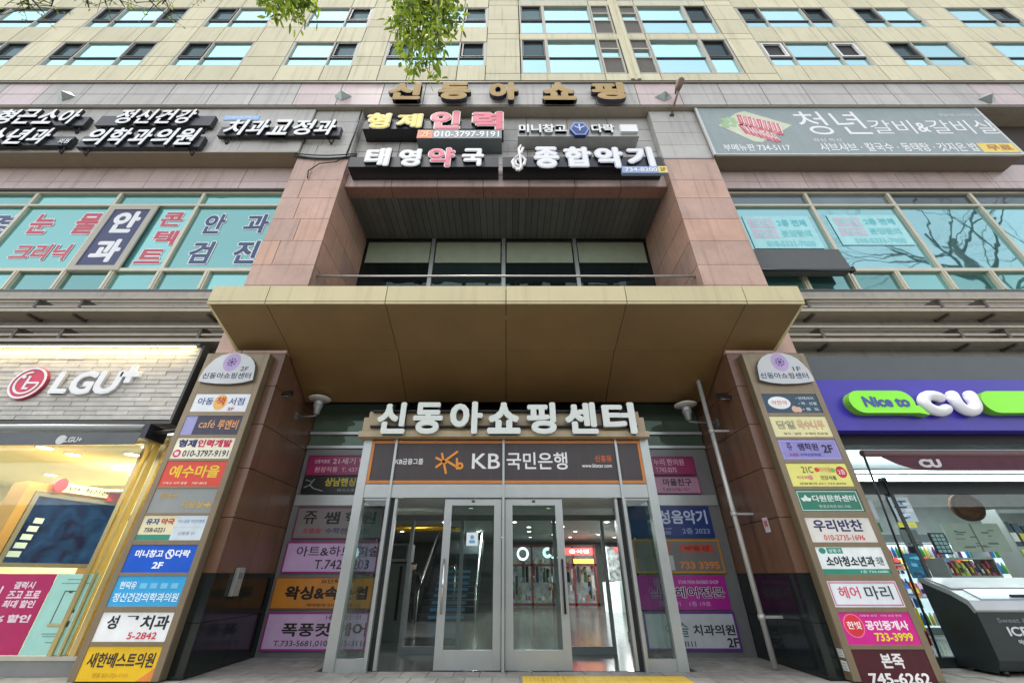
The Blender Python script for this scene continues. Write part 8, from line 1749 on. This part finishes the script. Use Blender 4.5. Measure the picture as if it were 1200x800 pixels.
def round_letter(parts, r):
    q = MB()
    for pts in parts:
        q.tube(pts, r, 14)
        for p in (pts[0], pts[-1]): q.lathe(p, [(.001, -r)] + [(r*math.cos(R(a)), r*math.sin(R(a))) for a in range(-60, 61, 20)] + [(.001, r)], 14)
    q.build('letter', soft_white, cs)
yl = YB + .06; rl = .098
zT, zB = Zp(456.5, YB) - rl, Zp(486, YB) + rl
cL, cR = Xp(1080, 470, YB) + rl, Xp(1117, 470, YB) - rl
cm, ca, cb_ = (cL + cR)/2, (cR - cL)/2, (zT - zB)/2
round_letter([[(cm + ca*math.cos(R(a)), yl, (zT+zB)/2 + cb_*math.sin(R(a))) for a in range(48, 313, 8)]], rl)
uL, uR = Xp(1118, 470, YB) + rl, Xp(1151, 470, YB) - rl
um, ur = (uL + uR)/2, (uR - uL)/2
round_letter([[(uL, yl, zT), (uL, yl, zB + ur*1.2)] + [(um - ur*math.cos(R(a)), yl, zB + ur*1.05 - ur*1.05*math.sin(R(a))) for a in range(10, 171, 16)] + [(uR, yl, zB + ur*1.2), (uR, yl, zT)]], rl)
# store room
q = MB(); q.box(6.2, 18, 13, 13.1, 0, 3.9); q.box(6.2, 6.3, 8.45, 13, 0, 3.9); q.box(18, 18.1, 7.9, 13, 0, 3.9); q.build('shop_wall', mat('store_wall', (.35, .37, .36), .6, var=.1), bld)
q = MB(); q.box(6.2, 18, 7.85, 13, 3.8, 3.86); q.build('shop_ceiling', mat('store_ceiling', (.30, .31, .31), .7), bld)
q = MB(); q.box(6.17, 18, 7.5, 7.86, zc0_ - .20, zc0_ - .005); q.build('sign_soffit', black_mat, bld)
q = MB(); q.box(5.1, 18, 7.98, 13, -.05, -.004); q.build('shop_floor', mat('store_floor', (.36, .36, .34), .25), kind='structure')
YSG = 8.32
sfr = thing('glass_shopfront', 'dark framed glass shopfront of the convenience store under the violet sign', 'shopfront', (10, YSG, 0))
dk = mat('store_frame', (.035, .04, .04), .4, .2)
q = MB()
q.box(6.22, 6.34, YSG - .05, YSG + .08, 0, 3.6)
xa_, xb_ = Xp(1012, 530, YSG), Xp(1093, 768, YSG)
for x in (7.60,): q.box(x - .035, x + .035, YSG - .06, YSG + .08, 0, 3.0)
zh_a, zh_b = Zp(579, YSG), Zp(564, YSG)
q.box(6.34, 18, YSG - .04, YSG + .06, zh_a, zh_b); q.box(6.34, 18, YSG - .04, YSG + .06, 0, .14)
for x in (10.4, 13): q.box(x - .04, x + .04, YSG - .05, YSG + .07, .14, zh_a)
q.build('frame', dk, sfr)
q = MB(); q.box(6.34, 18, YSG + .0, YSG + .01, .14, zh_a); q.box(6.34, 18, YSG + .002, YSG + .012, zh_b, 3.6); q.build('pane', shop_glass, sfr)
lp = thing('store_light_panel', 'bright white ceiling light panel inside above the store window', 'ceiling light', (10.5, 9.6, 3.3))
q = MB(); q.box(7.0, 14, 9.0, 10.6, 3.25, 3.3); q.build('diffuser', emitter('store_glow', (.86, .95, 1), 2.2), lp)
q = MB(); q.frame(6.95, 14.05, 3.2, 3.32, 8.95, 8.99, .03); q.build('trim', steel, lp)
la = bpy.data.lights.new('store_lamp', 'AREA'); la.shape = 'RECTANGLE'; la.size = 6; la.size_y = 1.5; la.energy = 95; la.color = (.9, .97, 1)
lo = bpy.data.objects.new('store_lamp', la); COL.objects.link(lo); lo.parent = lp; lo.location = (0, 0, -.1)
ls = thing('sign_strip_light', 'thin tube light glowing in the dark gap under the violet sign', 'light', (9, 7.6, Zp(517, 7.6)))
z = Zp(517.5, 7.6); q = MB(); q.tube([(6.6, 7.6, z), (9.6, 7.6, z)], .018, 8); q.build('tube', emitter('tube_glow', (1, .97, .75), 2.5), ls)
q = MB(); q.box(6.5, 9.8, 7.56, 7.64, z + .02, z + .06); q.build('batten', grey_metal, ls)
sa = thing('store_awning', 'maroon awning with a scalloped valance and white letters over the store window', 'awning', (9.5, 7.7, 3.0))
mar = mat('maroon_cloth', (.085, .022, .035), .75, var=.2, scale=4)
Ya = 7.5; zr_ = Zp(531, Ya)
q = MB(); q.tube([(Xp(1010, 531, Ya), Ya, zr_), (17, Ya, zr_)], .06, 10); q.build('roller', mat('roller_maroon', (.17, .10, .10), .5), sa)
q = MB(); N_ = 40; xA, xB = Xp(1033, 536, Ya), 16.0
for k in range(N_):
    u0, u1 = k/N_, (k+1)/N_
    def low(u): return Zp(536 + 15.5 * (1 - (1 - min(1, u*11))**2.2), Ya)
    x0_, x1_ = xA + (xB-xA)*u0, xA + (xB-xA)*u1
    q.hexa([(x0_, Ya - .02, low(u0)), (x1_, Ya - .02, low(u1)), (x1_, Ya - .012, low(u1)), (x0_, Ya - .012, low(u0)), (x0_, Ya - .02, zr_ - .04), (x1_, Ya - .02, zr_ - .04), (x1_, Ya - .012, zr_ - .04), (x0_, Ya - .012, zr_ - .04)])
q.build('valance', mar, sa)
q = MB(); X0, X1, A, B = rect(1077, 1103, 537.5, 547.5, Ya - .025); q.text('CU', X0, X1, A, B, Ya - .026, .004, .07); q.build('lettering', mat('valance_white2', (.6, .58, .58), .6), sa)
q = MB(); q.tube([(Xp(1012, 533, Ya), Ya, zr_ - .05), (xb_ - .1, YSG - .25, .15)], .018, 8); q.build('folding_arm', black_box, sa)
# things inside the store window: notices, shelf, goods
def notice(label, a, b_, pt, pb, col, texts=(), shapes=None, Y=YSG - .045, ref=None):
    X0, X1, Z0, Z1 = rect(a, b_, pt, pb, Y, ref)
    t = thing('store_notice', label, 'notice', ((X0+X1)/2, Y, Z0)); q = MB(); q.box(X0, X1, Y, Y + .012, Z0, Z1); q.build('sheet', C(col, .3), t)
    put_texts(t, X0, X1, Z0, Z1, Y, texts)
    if shapes: shapes(t, X0, X1, Z0, Z1, Y)
    return t
def sh_lines(cols):
    def fn(t, X0, X1, Z0, Z1, Y):
        random.seed(len(t.name) + int(X0*10)); Wd, Hd = X1-X0, Z1-Z0
        for i, c_ in enumerate(cols):
            q = MB()
            for k in range(4):
                x = X0 + random.uniform(.05, .6)*Wd; z = Z0 + random.uniform(.05, .8)*Hd
                q.box(x, min(x + random.uniform(.12, .4)*Wd, X1 - .01), Y - .004 - .0012*i - .0002*k, Y, z, min(z + random.uniform(.04, .14)*Hd, Z1 - .01))
            q.build('print_block', C(c_), t)
    return fn
notice('white and blue price poster on the store glass with a yellow footer', 1047, 1070, 582, 611, 'c4d6de', [], sh_lines(['3a9ad0', '2a4a6a', 'e8f0f4']))
notice('white and yellow strip notice on the store glass', 1053, 1074, 611.5, 617.5, 'e8ec4a', [], sh_lines(['f4f8e8', 'b0a820']))
notice('blue poster low on the store glass behind the awning arm', 1064, 1083, 648, 677, '1f6a88', [], sh_lines(['2a86a8', '164a60', '5ac0d8']))
notice('grey notice on the store glass with faint blocks', 1058, 1078, 620, 640, '5a6a66', [], sh_lines(['39443f', '7a8a84']))
notice('narrow white notice on the glass just right of the directory board', 1012, 1026, 586, 608, 'b8c4c8', [], sh_lines(['8a9aa4']), Y=YSG - .05)
notice('green tag on the store glass beside the directory board', 1023, 1033, 612, 623, '1e6a34', [], None, Y=YSG - .05)
notice('yellow notice with dark marks low beside the magenta panel of the board', 1064, 1080, 712, 738, 'c8c81e', [('아이스', .2, .8, .6, .85, '5a5a10', .03), ('음료', .25, .75, .2, .45, '5a5a10', .03)], None, Y=YSG - .05)
notice('red and dark notice low on the store glass beside the maroon panel', 1070, 1090, 740, 756, '701418', [], sh_lines(['c03040', '2a0808']), Y=YSG - .05)
def goods(label, x0, x1, y, z0, z1, cols, n, h):
    t = thing('goods_shelf', label, 'shelf', ((x0+x1)/2, y + .2, 0))
    q = MB(); q.box(x0 - .02, x1 + .02, y, y + .4, z0 - .04, z0); q.box(x0 - .02, x1 + .02, y, y + .4, z1, z1 + .03); q.box(x0 - .05, x0 - .021, y, y + .4, 0, z1 + .03); q.box(x1 + .021, x1 + .05, y, y + .4, 0, z1 + .03); q.build('rack', steel_dark, t)
    random.seed(int(x0*100)); x = x0
    w_ = (x1 - x0)/n
    for k in range(n):
        c_ = cols[k % len(cols)]; hh_ = h * random.uniform(.75, 1)
        q = MB(); a, d = x + .012, x + w_ - .012
        q.hexa([(a, y + .04, z0), (d, y + .04, z0), (d, y + .2, z0), (a, y + .2, z0), (a + .01, y + .08, z0 + hh_), (d - .01, y + .08, z0 + hh_), (d - .01, y + .16, z0 + hh_), (a + .01, y + .16, z0 + hh_)])
        q.box(a + .02, d - .02, y + .035, y + .05, z0 + .2*hh_, z0 + .55*hh_, 1); q.build('pack', [C(c_, .3), C(['f0e8e0', 'e0d04a', '283060'][k % 3], .3)], t); x += w_
    return t
xg0, xg1 = Xp(1112, 662, 8.9), Xp(1166, 662, 8.9)
goods('shelf of red yellow and green snack packs above the freezer', xg0, xg1, 8.9, Zp(674, 8.9), Zp(655, 8.9), ['7a2a30', 'b8364a', 'a8b83a', 'd0c84a', '6a3030', 'c87a8a', '3a4a3a'], 9, .26)
goods('upper shelf of dark boxes at the right edge of the store window', Xp(1188, 630, 9.2), Xp(1260, 630, 9.2), 9.2, Zp(640, 9.2), Zp(598, 9.2), ['1c2c40', '30405a', '18202c', '4a5a70'], 7, .5)
df = thing('drinks_fridge', 'tall lit drinks fridge along the back wall of the convenience store', 'fridge', (12.3, 12.7, 0))
q = MB(); q.box(8.4, 16.2, 12.5, 12.98, 0, 2.3); q.build('cabinet', mat('fridge_grey', (.10, .11, .12), .4), df)
q = MB(); q.box(8.5, 16.1, 12.48, 12.5, .15, 2.1); q.build('lit_back', emitter('fridge_glow', (.75, .9, 1), .3), df)
random.seed(6)
for k, c_ in enumerate(('b83030', '2a6ab0', '3a8a3a', 'd8c040', 'c8c8c8', '6a2a6a')):
    q = MB()
    for r_ in range(5):
        for j in range(11):
            x = 8.6 + (j*6 + k)*.113 + random.uniform(-.01, .01)
            if random.random() < .85: q.tube([(x, 12.44, .2 + .38*r_), (x, 12.44, .38 + .38*r_), (x, 12.44, .44 + .38*r_), (x, 12.44, .47 + .38*r_)], [.04, .04, .02, .018], 6)
    o = q.build('bottles', C(c_, .3), df); o['kind'] = 'stuff'
q = MB()
for i in range(9): q.box(8.45 + i*.95, 8.49 + i*.95, 12.36, 12.48, .1, 2.15)
q.build('door_frame', steel_dark, df)
goods('low middle shelf of bright snack bags deep inside the convenience store', 8.6, 11.2, 10.6, .9, 1.5, ['c83838', 'e0b830', '3a8a4a', '3060b0', 'd87030', 'c8a0c0'], 16, .3)
goods('tall middle shelf of cup noodles deep inside the convenience store', 9.0, 12.2, 11.4, 1.45, 2.0, ['e04030', 'f0d050', 'f0f0e8', '30508a', '8a3020'], 20, .26)
bd = thing('paper_board', 'wide board of two pale printed sheets standing over the snack shelf', 'board', (Xp(1147, 645, 8.7), 8.7, Zp(646, 8.7)))
X0, X1, Z0, Z1 = rect(1111, 1178, 613, 646, 8.7, 630); q = MB(); q.box(X0, X1, 8.7, 8.72, Z0, Z1); q.build('board', C('a8aca0', .5), bd)
q = MB(); random.seed(21)
for k in range(14): 
    x = random.uniform(X0 + .05, X1 - .2); z = random.uniform(Z0 + .05, Z1 - .1); q.box(x, x + random.uniform(.05, .2), 8.696 - .0001*k, 8.7, z, z + random.uniform(.01, .04))
q.build('print_block', C('6a706a'), bd); q = MB(); q.box((X0+X1)/2 - .008, (X0+X1)/2 + .008, 8.69, 8.7, Z0, Z1); q.build('fold', C('6a6e66'), bd)
mb_ = thing('menu_grid', 'black framed grid of pale cards standing left of the snack shelf', 'menu', (Xp(1103, 640, 8.6), 8.6, Zp(650, 8.6)))
X0, X1, Z0, Z1 = rect(1094, 1112, 624, 649, 8.6, 637); q = MB(); q.box(X0, X1, 8.6, 8.63, Z0, Z1); q.build('frame', black_box, mb_)
q = MB()
for i in range(3):
    for j in range(5): q.box(X0 + .03 + i*(X1-X0-.04)/3, X0 + .01 + (i+1)*(X1-X0-.04)/3, 8.594, 8.6, Z0 + .03 + j*(Z1-Z0-.04)/5, Z0 + .015 + (j+1)*(Z1-Z0-.04)/5)
q.build('card', C('9ab4b8', .4), mb_)
mr_ = thing('round_basket', 'round brown wicker basket hanging inside the store window', 'basket', (Xp(1132, 593, 9.0), 9.0, Zp(606, 9.0)))
q = MB(); cx_, cz_ = Xp(1133, 594, 9.0), Zp(594, 9.0); q.disc(cx_, cz_, 9.0, 9.04, .33, .27, 24); q.build('plate', mat('wicker', (.10, .040, .015), .9, spec=.1, var=.4, scale=12), mr_)
q = MB(); q.ring(cx_, cz_, 8.97, 9.0, .27, .34, 0, 360, 24, 0, .8); q.build('rim', mat('wicker_dark', (.05, .022, .01), .9, spec=.1), mr_)

# ice cream freezer in front of the store
fz_ = thing('ice_cream_freezer', 'dark grey ice cream chest freezer with a white rounded top outside the store', 'freezer', (8.5, 7.9, 0))
fx0, fx1, fy0, fy1 = 7.36, 9.7, 7.52, 8.22
prof = [(fy1, .06), (fy0 + .06, .06), (fy0, .16), (fy0, .98), (fy0 + .06, 1.08), (fy0 + .30, 1.20), (fy0 + .42, 1.235), (fy1, 1.235)]
q = MB()
def yz_prism(q, P, x0, x1, m=0):
    n = len(P); i = len(q.v); q.v += [(x0, y, z) for y, z in P] + [(x1, y, z) for y, z in P]
    q.f.append(tuple(range(i, i+n))); q.m.append(m); q.sm.append(False); q.f.append(tuple(range(i+2*n-1, i+n-1, -1))); q.m.append(m); q.sm.append(False)
    for k in range(n):
        j = (k+1) % n; q.f.append((i+k, i+j, i+n+j, i+n+k)); q.m.append(m); q.sm.append(False)
yz_prism(q, [(fy1, .06), (fy0 + .10, .06), (fy0 + .02, .2), (fy0, .60), (fy0 + .0, .84), (fy0 + .05, .90), (fy0 + .25, 1.02), (fy1, 1.20)], fx0, fx1)
bevel(q.build('body', mat('freezer_grey', (.022, .03, .032), .4, var=.1), fz_), .02, 3)
q = MB(); yz_prism(q, [(fy0 - .012, .80), (fy0 + .04, .905), (fy0 + .25, 1.032), (fy1 + .01, 1.212), (fy1 + .01, 1.262), (fy0 + .23, 1.085), (fy0 + .0, .955), (fy0 - .04, .83)], fx0 - .02, fx1); bevel(q.build('rim', mat('freezer_rim', (.40, .42, .42), .3, .3), fz_), .01)
q = MB(); yz_prism(q, [(fy0 + .27, 1.112), (fy1 - .02, 1.248), (fy1 - .02, 1.268), (fy0 + .26, 1.13)], fx0 + .06, fx1); q.build('lid', mat('freezer_lid', (.80, .82, .80), .15), fz_)
q = MB(); yz_prism(q, [(fy0 + .02, .965), (fy0 + .24, 1.092), (fy0 + .24, 1.105), (fy0 + .01, .978)], fx0 + .22, fx1); q.build('glass_lid', mat('freezer_glass', (.34, .42, .46), .08), fz_)
q = MB(); q.tube([(fx0 + .75, fy0 + .05, 1.02), (fx0 + 1.6, fy0 + .05, 1.02)], .02, 8); q.build('handle', black_box, fz_)
q = MB(); yy = fy0 - .006
q.text('ICECREAM', fx0 + .36, fx0 + 1.35, .50, .62, yy, .004, .03); q.text('아이스크림', fx0 + .44, fx0 + .80, .40, .46, yy, .004, .03)
q.build('lettering', mat('freezer_white', (.62, .65, .66), .4), fz_)
q = MB(); q.text('Sweet & Delicious', fx0 + .28, fx0 + 1.3, .67, .73, yy, .004, .01); q.build('lettering', mat('freezer_faint', (.20, .24, .25), .4), fz_)
q = MB()
for x in (fx0 + .15, fx1 - .3):
    for y in (fy0 + .15, fy1 - .12): q.cyl((x, y, 0), (x, y, .07), .04, n=10)
q.build('foot', black_box, fz_)

# ------------------------------------------------------------------ unseen block added across the road to cut low sky light; trees
ob = thing('opposite_building', 'plain grey block added across the road, out of view, to cut low sky light and darken reflections', 'building', (0, -28, -.16))
q = MB(); q.box(-60, 60, -34, -28, -.16, 7.5); q.build('wall', mat('opposite_wall', (.20, .19, .18), .8, var=.3, scale=.5), ob)
q = MB()
for i in range(30):
    for j in range(2): q.box(-58 + i*3.9, -55.6 + i*3.9, -28, -27.95, 1.2 + 3.2*j, 3.0 + 3.2*j)
q.build('window', dim_glass, ob)
bark = mat('bark', (.055, .042, .032), .9, var=.3, scale=8, bump=.5, bscale=25)
leafm = bpy.data.materials.new('leaf'); leafm.use_nodes = True
n_ = leafm.node_tree.nodes; l_ = leafm.node_tree.links; pb_ = n_['Principled BSDF']; pb_.inputs['Roughness'].default_value = .45
g_ = n_.new('ShaderNodeNewGeometry'); cr_ = n_.new('ShaderNodeValToRGB'); cr_.color_ramp.elements[0].color = (.07, .13, .012, 1); cr_.color_ramp.elements[1].color = (.55, .66, .08, 1)
e_ = cr_.color_ramp.elements.new(.55); e_.color = (.30, .43, .035, 1)
l_.new(g_.outputs['Random Per Island'], cr_.inputs[0]); l_.new(cr_.outputs[0], pb_.inputs['Base Color'])
tr_ = n_.new('ShaderNodeBsdfTranslucent'); l_.new(cr_.outputs[0], tr_.inputs[0]); mx_ = n_.new('ShaderNodeMixShader'); mx_.inputs[0].default_value = .6
l_.new(pb_.outputs[0], mx_.inputs[1]); l_.new(tr_.outputs[0], mx_.inputs[2]); l_.new(mx_.outputs[0], n_['Material Output'].inputs[0])
def leaf(q, p, d, L_, w_):
    d = d.normalized(); s_ = d.cross(Vector((random.uniform(-1, 1), random.uniform(-1, 1), random.uniform(-1, 1)))).normalized(); nn = d.cross(s_) * (.12*L_)
    i = len(q.v); q.v += [tuple(p), tuple(p + d*L_*.35 + s_*w_*.5 + nn*.4), tuple(p + d*L_*.7 + s_*w_*.38 + nn*.5), tuple(p + d*L_), tuple(p + d*L_*.7 - s_*w_*.38 + nn*.5), tuple(p + d*L_*.35 - s_*w_*.5 + nn*.4)]
    q.f.append((i, i+1, i+2, i+3, i+4, i+5)); q.m.append(0); q.sm.append(False)
def grow(q, p, d, L_, r, depth, tips, spread=.6, droop=0.0):
    n = 5; pts = [p]; rs = [r]; dd = d.normalized()
    for k in range(n):
        dd = (dd + Vector((random.uniform(-1, 1), random.uniform(-1, 1), random.uniform(-1, 1)))*.14 + Vector((0, 0, -droop))).normalized()
        pts.append(pts[-1] + dd*L_/n); rs.append(r*(1 - .5*(k+1)/n))
    q.tube(pts, rs, 6 if r > .03 else 4, cap=False)
    tips.append((pts[-1], dd)); tips.append((pts[3], dd))
    if depth > 0:
        for k in range(random.choice((2, 3))):
            nd = (dd + Vector((random.uniform(-1, 1), random.uniform(-1, 1), random.uniform(-.6, .9)))*spread).normalized()
            grow(q, pts[random.choice((3, 4, 5))], nd, L_*random.uniform(.6, .8), rs[-1]*.85, depth - 1, tips, spread, droop)
# street tree over the camera: a leafy branch hangs into the top of the view
random.seed(31)
tree = thing('street_tree', 'street tree above the camera with fresh green leafy sprays hanging into view', 'tree', (-1.5, -3.2, 0))
q = MB(); tips = []
q.tube([(-1.5, -3.2, -.1), (-1.45, -3.1, 1.5), (-1.5, -2.9, 3.4), (-1.3, -2.6, 5.2)], [.24, .2, .17, .14], 12)
q.tube([(-1.3, -2.6, 5.1), (-1.15, -1.6, 6.2), (-.95, -.5, 6.9), (-.75, .6, 7.2), (-.62, 1.3, 7.0)], [.13, .1, .075, .05, .03], 8)
q.tube([(-1.15, -1.6, 6.2), (-1.6, -.4, 7.0), (-1.9, .8, 7.2), (-1.85, 1.5, 7.0)], [.08, .06, .035, .02], 8)
for a in range(6): grow(q, Vector((-1.3, -2.6, 5.2)), Vector((math.cos(a), math.sin(a) - .5, 1.0)), 1.6, .08, 2, tips, .8)
q.build('trunk', bark, tree)
lf = MB(); tw = MB()
def spray(px, py, Y, n, spread_x, spread_z, anchor):
    """a hanging twig from anchor to the point seen there, with leaves along its lower part"""
    c = Vector((Xp(px, py, Y), Y, Zp(py, Y)))
    a = Vector(anchor); mid = (a + c)/2 + Vector((random.uniform(-.06, .06), random.uniform(-.06, .06), .05))
    tw.tube([a, mid, c], [.008, .005, .0018], 4, cap=False)
    for k in range(n):
        t = random.betavariate(2.2, 1.2)
        p = (a.lerp(mid, t*2) if t < .5 else mid.lerp(c, t*2 - 1)) + Vector((random.gauss(0, spread_x), random.gauss(0, spread_x), random.gauss(0, spread_z)))
        leaf(lf, p, Vector((random.gauss(0, .45), random.gauss(0, .45), -1 + random.uniform(-.2, .5))), random.uniform(.06, .10), random.uniform(.018, .028))
A1 = (-.62, 1.3, 7.0)
for (px, py, n) in ((468, 30, 70), (475, 62, 80), (480, 80, 60), (486, 84, 50), (492, 50, 60), (505, 20, 70), (503, 86, 70), (512, 70, 70), (515, 60, 45), (528, 36, 70), (533, 20, 50), (520, 15, 60), (475, 15, 60), (490, 5, 60), (462, 48, 25), (510, 40, 40)):
    Y = random.uniform(1.25, 1.6); spray(px, py, Y, n*2, .035, .045, (Xp(505 + (px - 500)*.45, -40, 1.4), 1.4, Zp(-40, 1.4)))
for (px, py, n) in ((312, 10, 70), (325, 22, 60), (340, 14, 70), (352, 28, 60), (366, 12, 60), (356, 6, 70), (330, 4, 60), (371, 20, 16)):
    Y = random.uniform(1.3, 1.6); spray(px, py, Y, n*2, .03, .035, (Xp(340 + (px - 340)*.6, -50, 1.45), 1.45, Zp(-50, 1.45)))
tw.tube([(-.62, 1.3, 7.0), (Xp(505, -40, 1.4), 1.4, Zp(-40, 1.4)), (Xp(492, 30, 1.42), 1.42, Zp(30, 1.42))], [.02, .011, .004], 5); tw.tube([(-1.85, 1.5, 7.0), (Xp(340, -50, 1.45), 1.45, Zp(-50, 1.45))], [.02, .01], 5)
# leafy crown over and behind the camera
for p, d in tips:
    for k in range(26): leaf(lf, p + Vector((random.gauss(0, .22), random.gauss(0, .22), random.gauss(0, .2))), Vector((random.gauss(0, .5), random.gauss(0, .5), -1)), random.uniform(.05, .08), .018)
tw.build('twig', bark, tree); lf.build('crown', leafm, tree)
# bare tree: thin budding twigs along the top left edge
random.seed(77)
bt_ = thing('bare_tree', 'nearly bare street tree with thin dark budding twigs at the top left', 'tree', (-4.5, -2.5, 0))
q = MB(); tips = []
q.tube([(-4.5, -2.5, -.1), (-4.4, -2.3, 2), (-4.3, -1.9, 4.5), (-4.1, -1.2, 6.2)], [.2, .17, .14, .1], 10); q.build('trunk', bark, bt_)
q = MB()
for a in range(5): grow(q, Vector((-4.1, -1.2, 6.0)), Vector((math.cos(a*1.25), math.sin(a*1.25) - .3, 1.0)), 1.5, .06, 3, tips, .8)
tw2 = MB(); bud = MB()
for (pa, pb2) in (((30, -25), (52, 16)), ((75, -22), (60, 8)), ((95, -20), (104, 9)), ((60, -20), (20, 6)), ((130, -22), (146, 8)), ((115, -20), (124, 5)), ((170, -25), (184, 9)), ((205, -22), (190, 5)), ((10, -20), (35, 12)), ((150, -22), (160, 4)), ((225, -22), (240, 2))):
    Y = random.uniform(1.5, 1.9)
    a = Vector((Xp(*pa, Y), Y, Zp(pa[1], Y))); c = Vector((Xp(*pb2, Y), Y, Zp(pb2[1], Y))); m_ = (a + c)/2 + Vector((random.uniform(-.08, .08), 0, random.uniform(-.05, .05)))
    tw2.tube([a, m_, c], [.016, .011, .004], 5)
    tw2.tube([Vector((-3.6, .2, 7.6)), a], [.03, .016], 5)
    for k in range(9):
        t = random.random(); p = a.lerp(m_, t*2) if t < .5 else m_.lerp(c, t*2 - 1)
        e2 = p + Vector((random.gauss(0, .14), random.gauss(0, .08), random.uniform(-.22, .06))); tw2.tube([p, e2], [.004, .0015], 4, cap=False)
        for j in range(5): leaf(bud, p.lerp(e2, random.uniform(.4, 1)) + Vector((random.gauss(0, .012), 0, random.gauss(0, .012))), Vector((random.gauss(0, 1), random.gauss(0, 1), random.gauss(0, 1))), random.uniform(.018, .035), .011)
q.tube([(-4.1, -1.2, 6.2), (-3.9, -.5, 7.0), (-3.6, .2, 7.6)], [.1, .06, .03], 8)
q.build('limb', bark, bt_); tw2.build('twig', bark, bt_); bud.build('bud', leafm, bt_)
# big bare trees on the far pavement, mirrored in the upper glass
for i, (x, y, h) in enumerate(((21.0, 2.2, 18.5), )):
    random.seed(50 + i); t = thing('bare_tree', ['tall bare tree down the pavement, mirrored in the right windows', 'bare tree on the pavement nearer the entrance, mirrored in the glass beside the right pier'][i], 'tree', (x, y, -.16))
    q = MB(); q.tube([(x, y, -.2), (x + .3, y, h*.4), (x - .2, y + .2, h*.8)], [.28, .19, .10], 10); q.build('trunk', bark, t)
    q = MB(); tips = []
    for a in range(8): grow(q, Vector((x - .2 + .1*(a % 2), y + .2, h*(.55 + .03*a))), Vector((math.cos(a*.9), math.sin(a*.9)*.6, .9)), h*.19, .085, 5, tips, .7)
    q.build('limb', bark, t)
# ------------------------------------------------------------------ last small things
for i, (pa, pb2, lab) in enumerate(((760, 770, 'upper of two small white papers on the side of the right directory board'), (774, 786, 'lower of two small white papers on the side of the right directory board'))):
    Z0, Z1 = Zp(pb2, 7.24), Zp(pa, 7.24)
    q = MB(); q.box(4.862, 4.868, 7.21, 7.32, Z0, Z1); t = thing('paper_slip', lab, 'notice', (4.868, 7.26, Z0), 'paper slips on the board side'); q.build('paper', C('c8ccc8', .6), t)
    q = MB()
    for k in range(3): q.box(4.8605, 4.862, 7.225, 7.305, Z0 + .02 + k*.03, Z0 + .03 + k*.03)
    q.build('print', C('8a8e8c', .6), t)
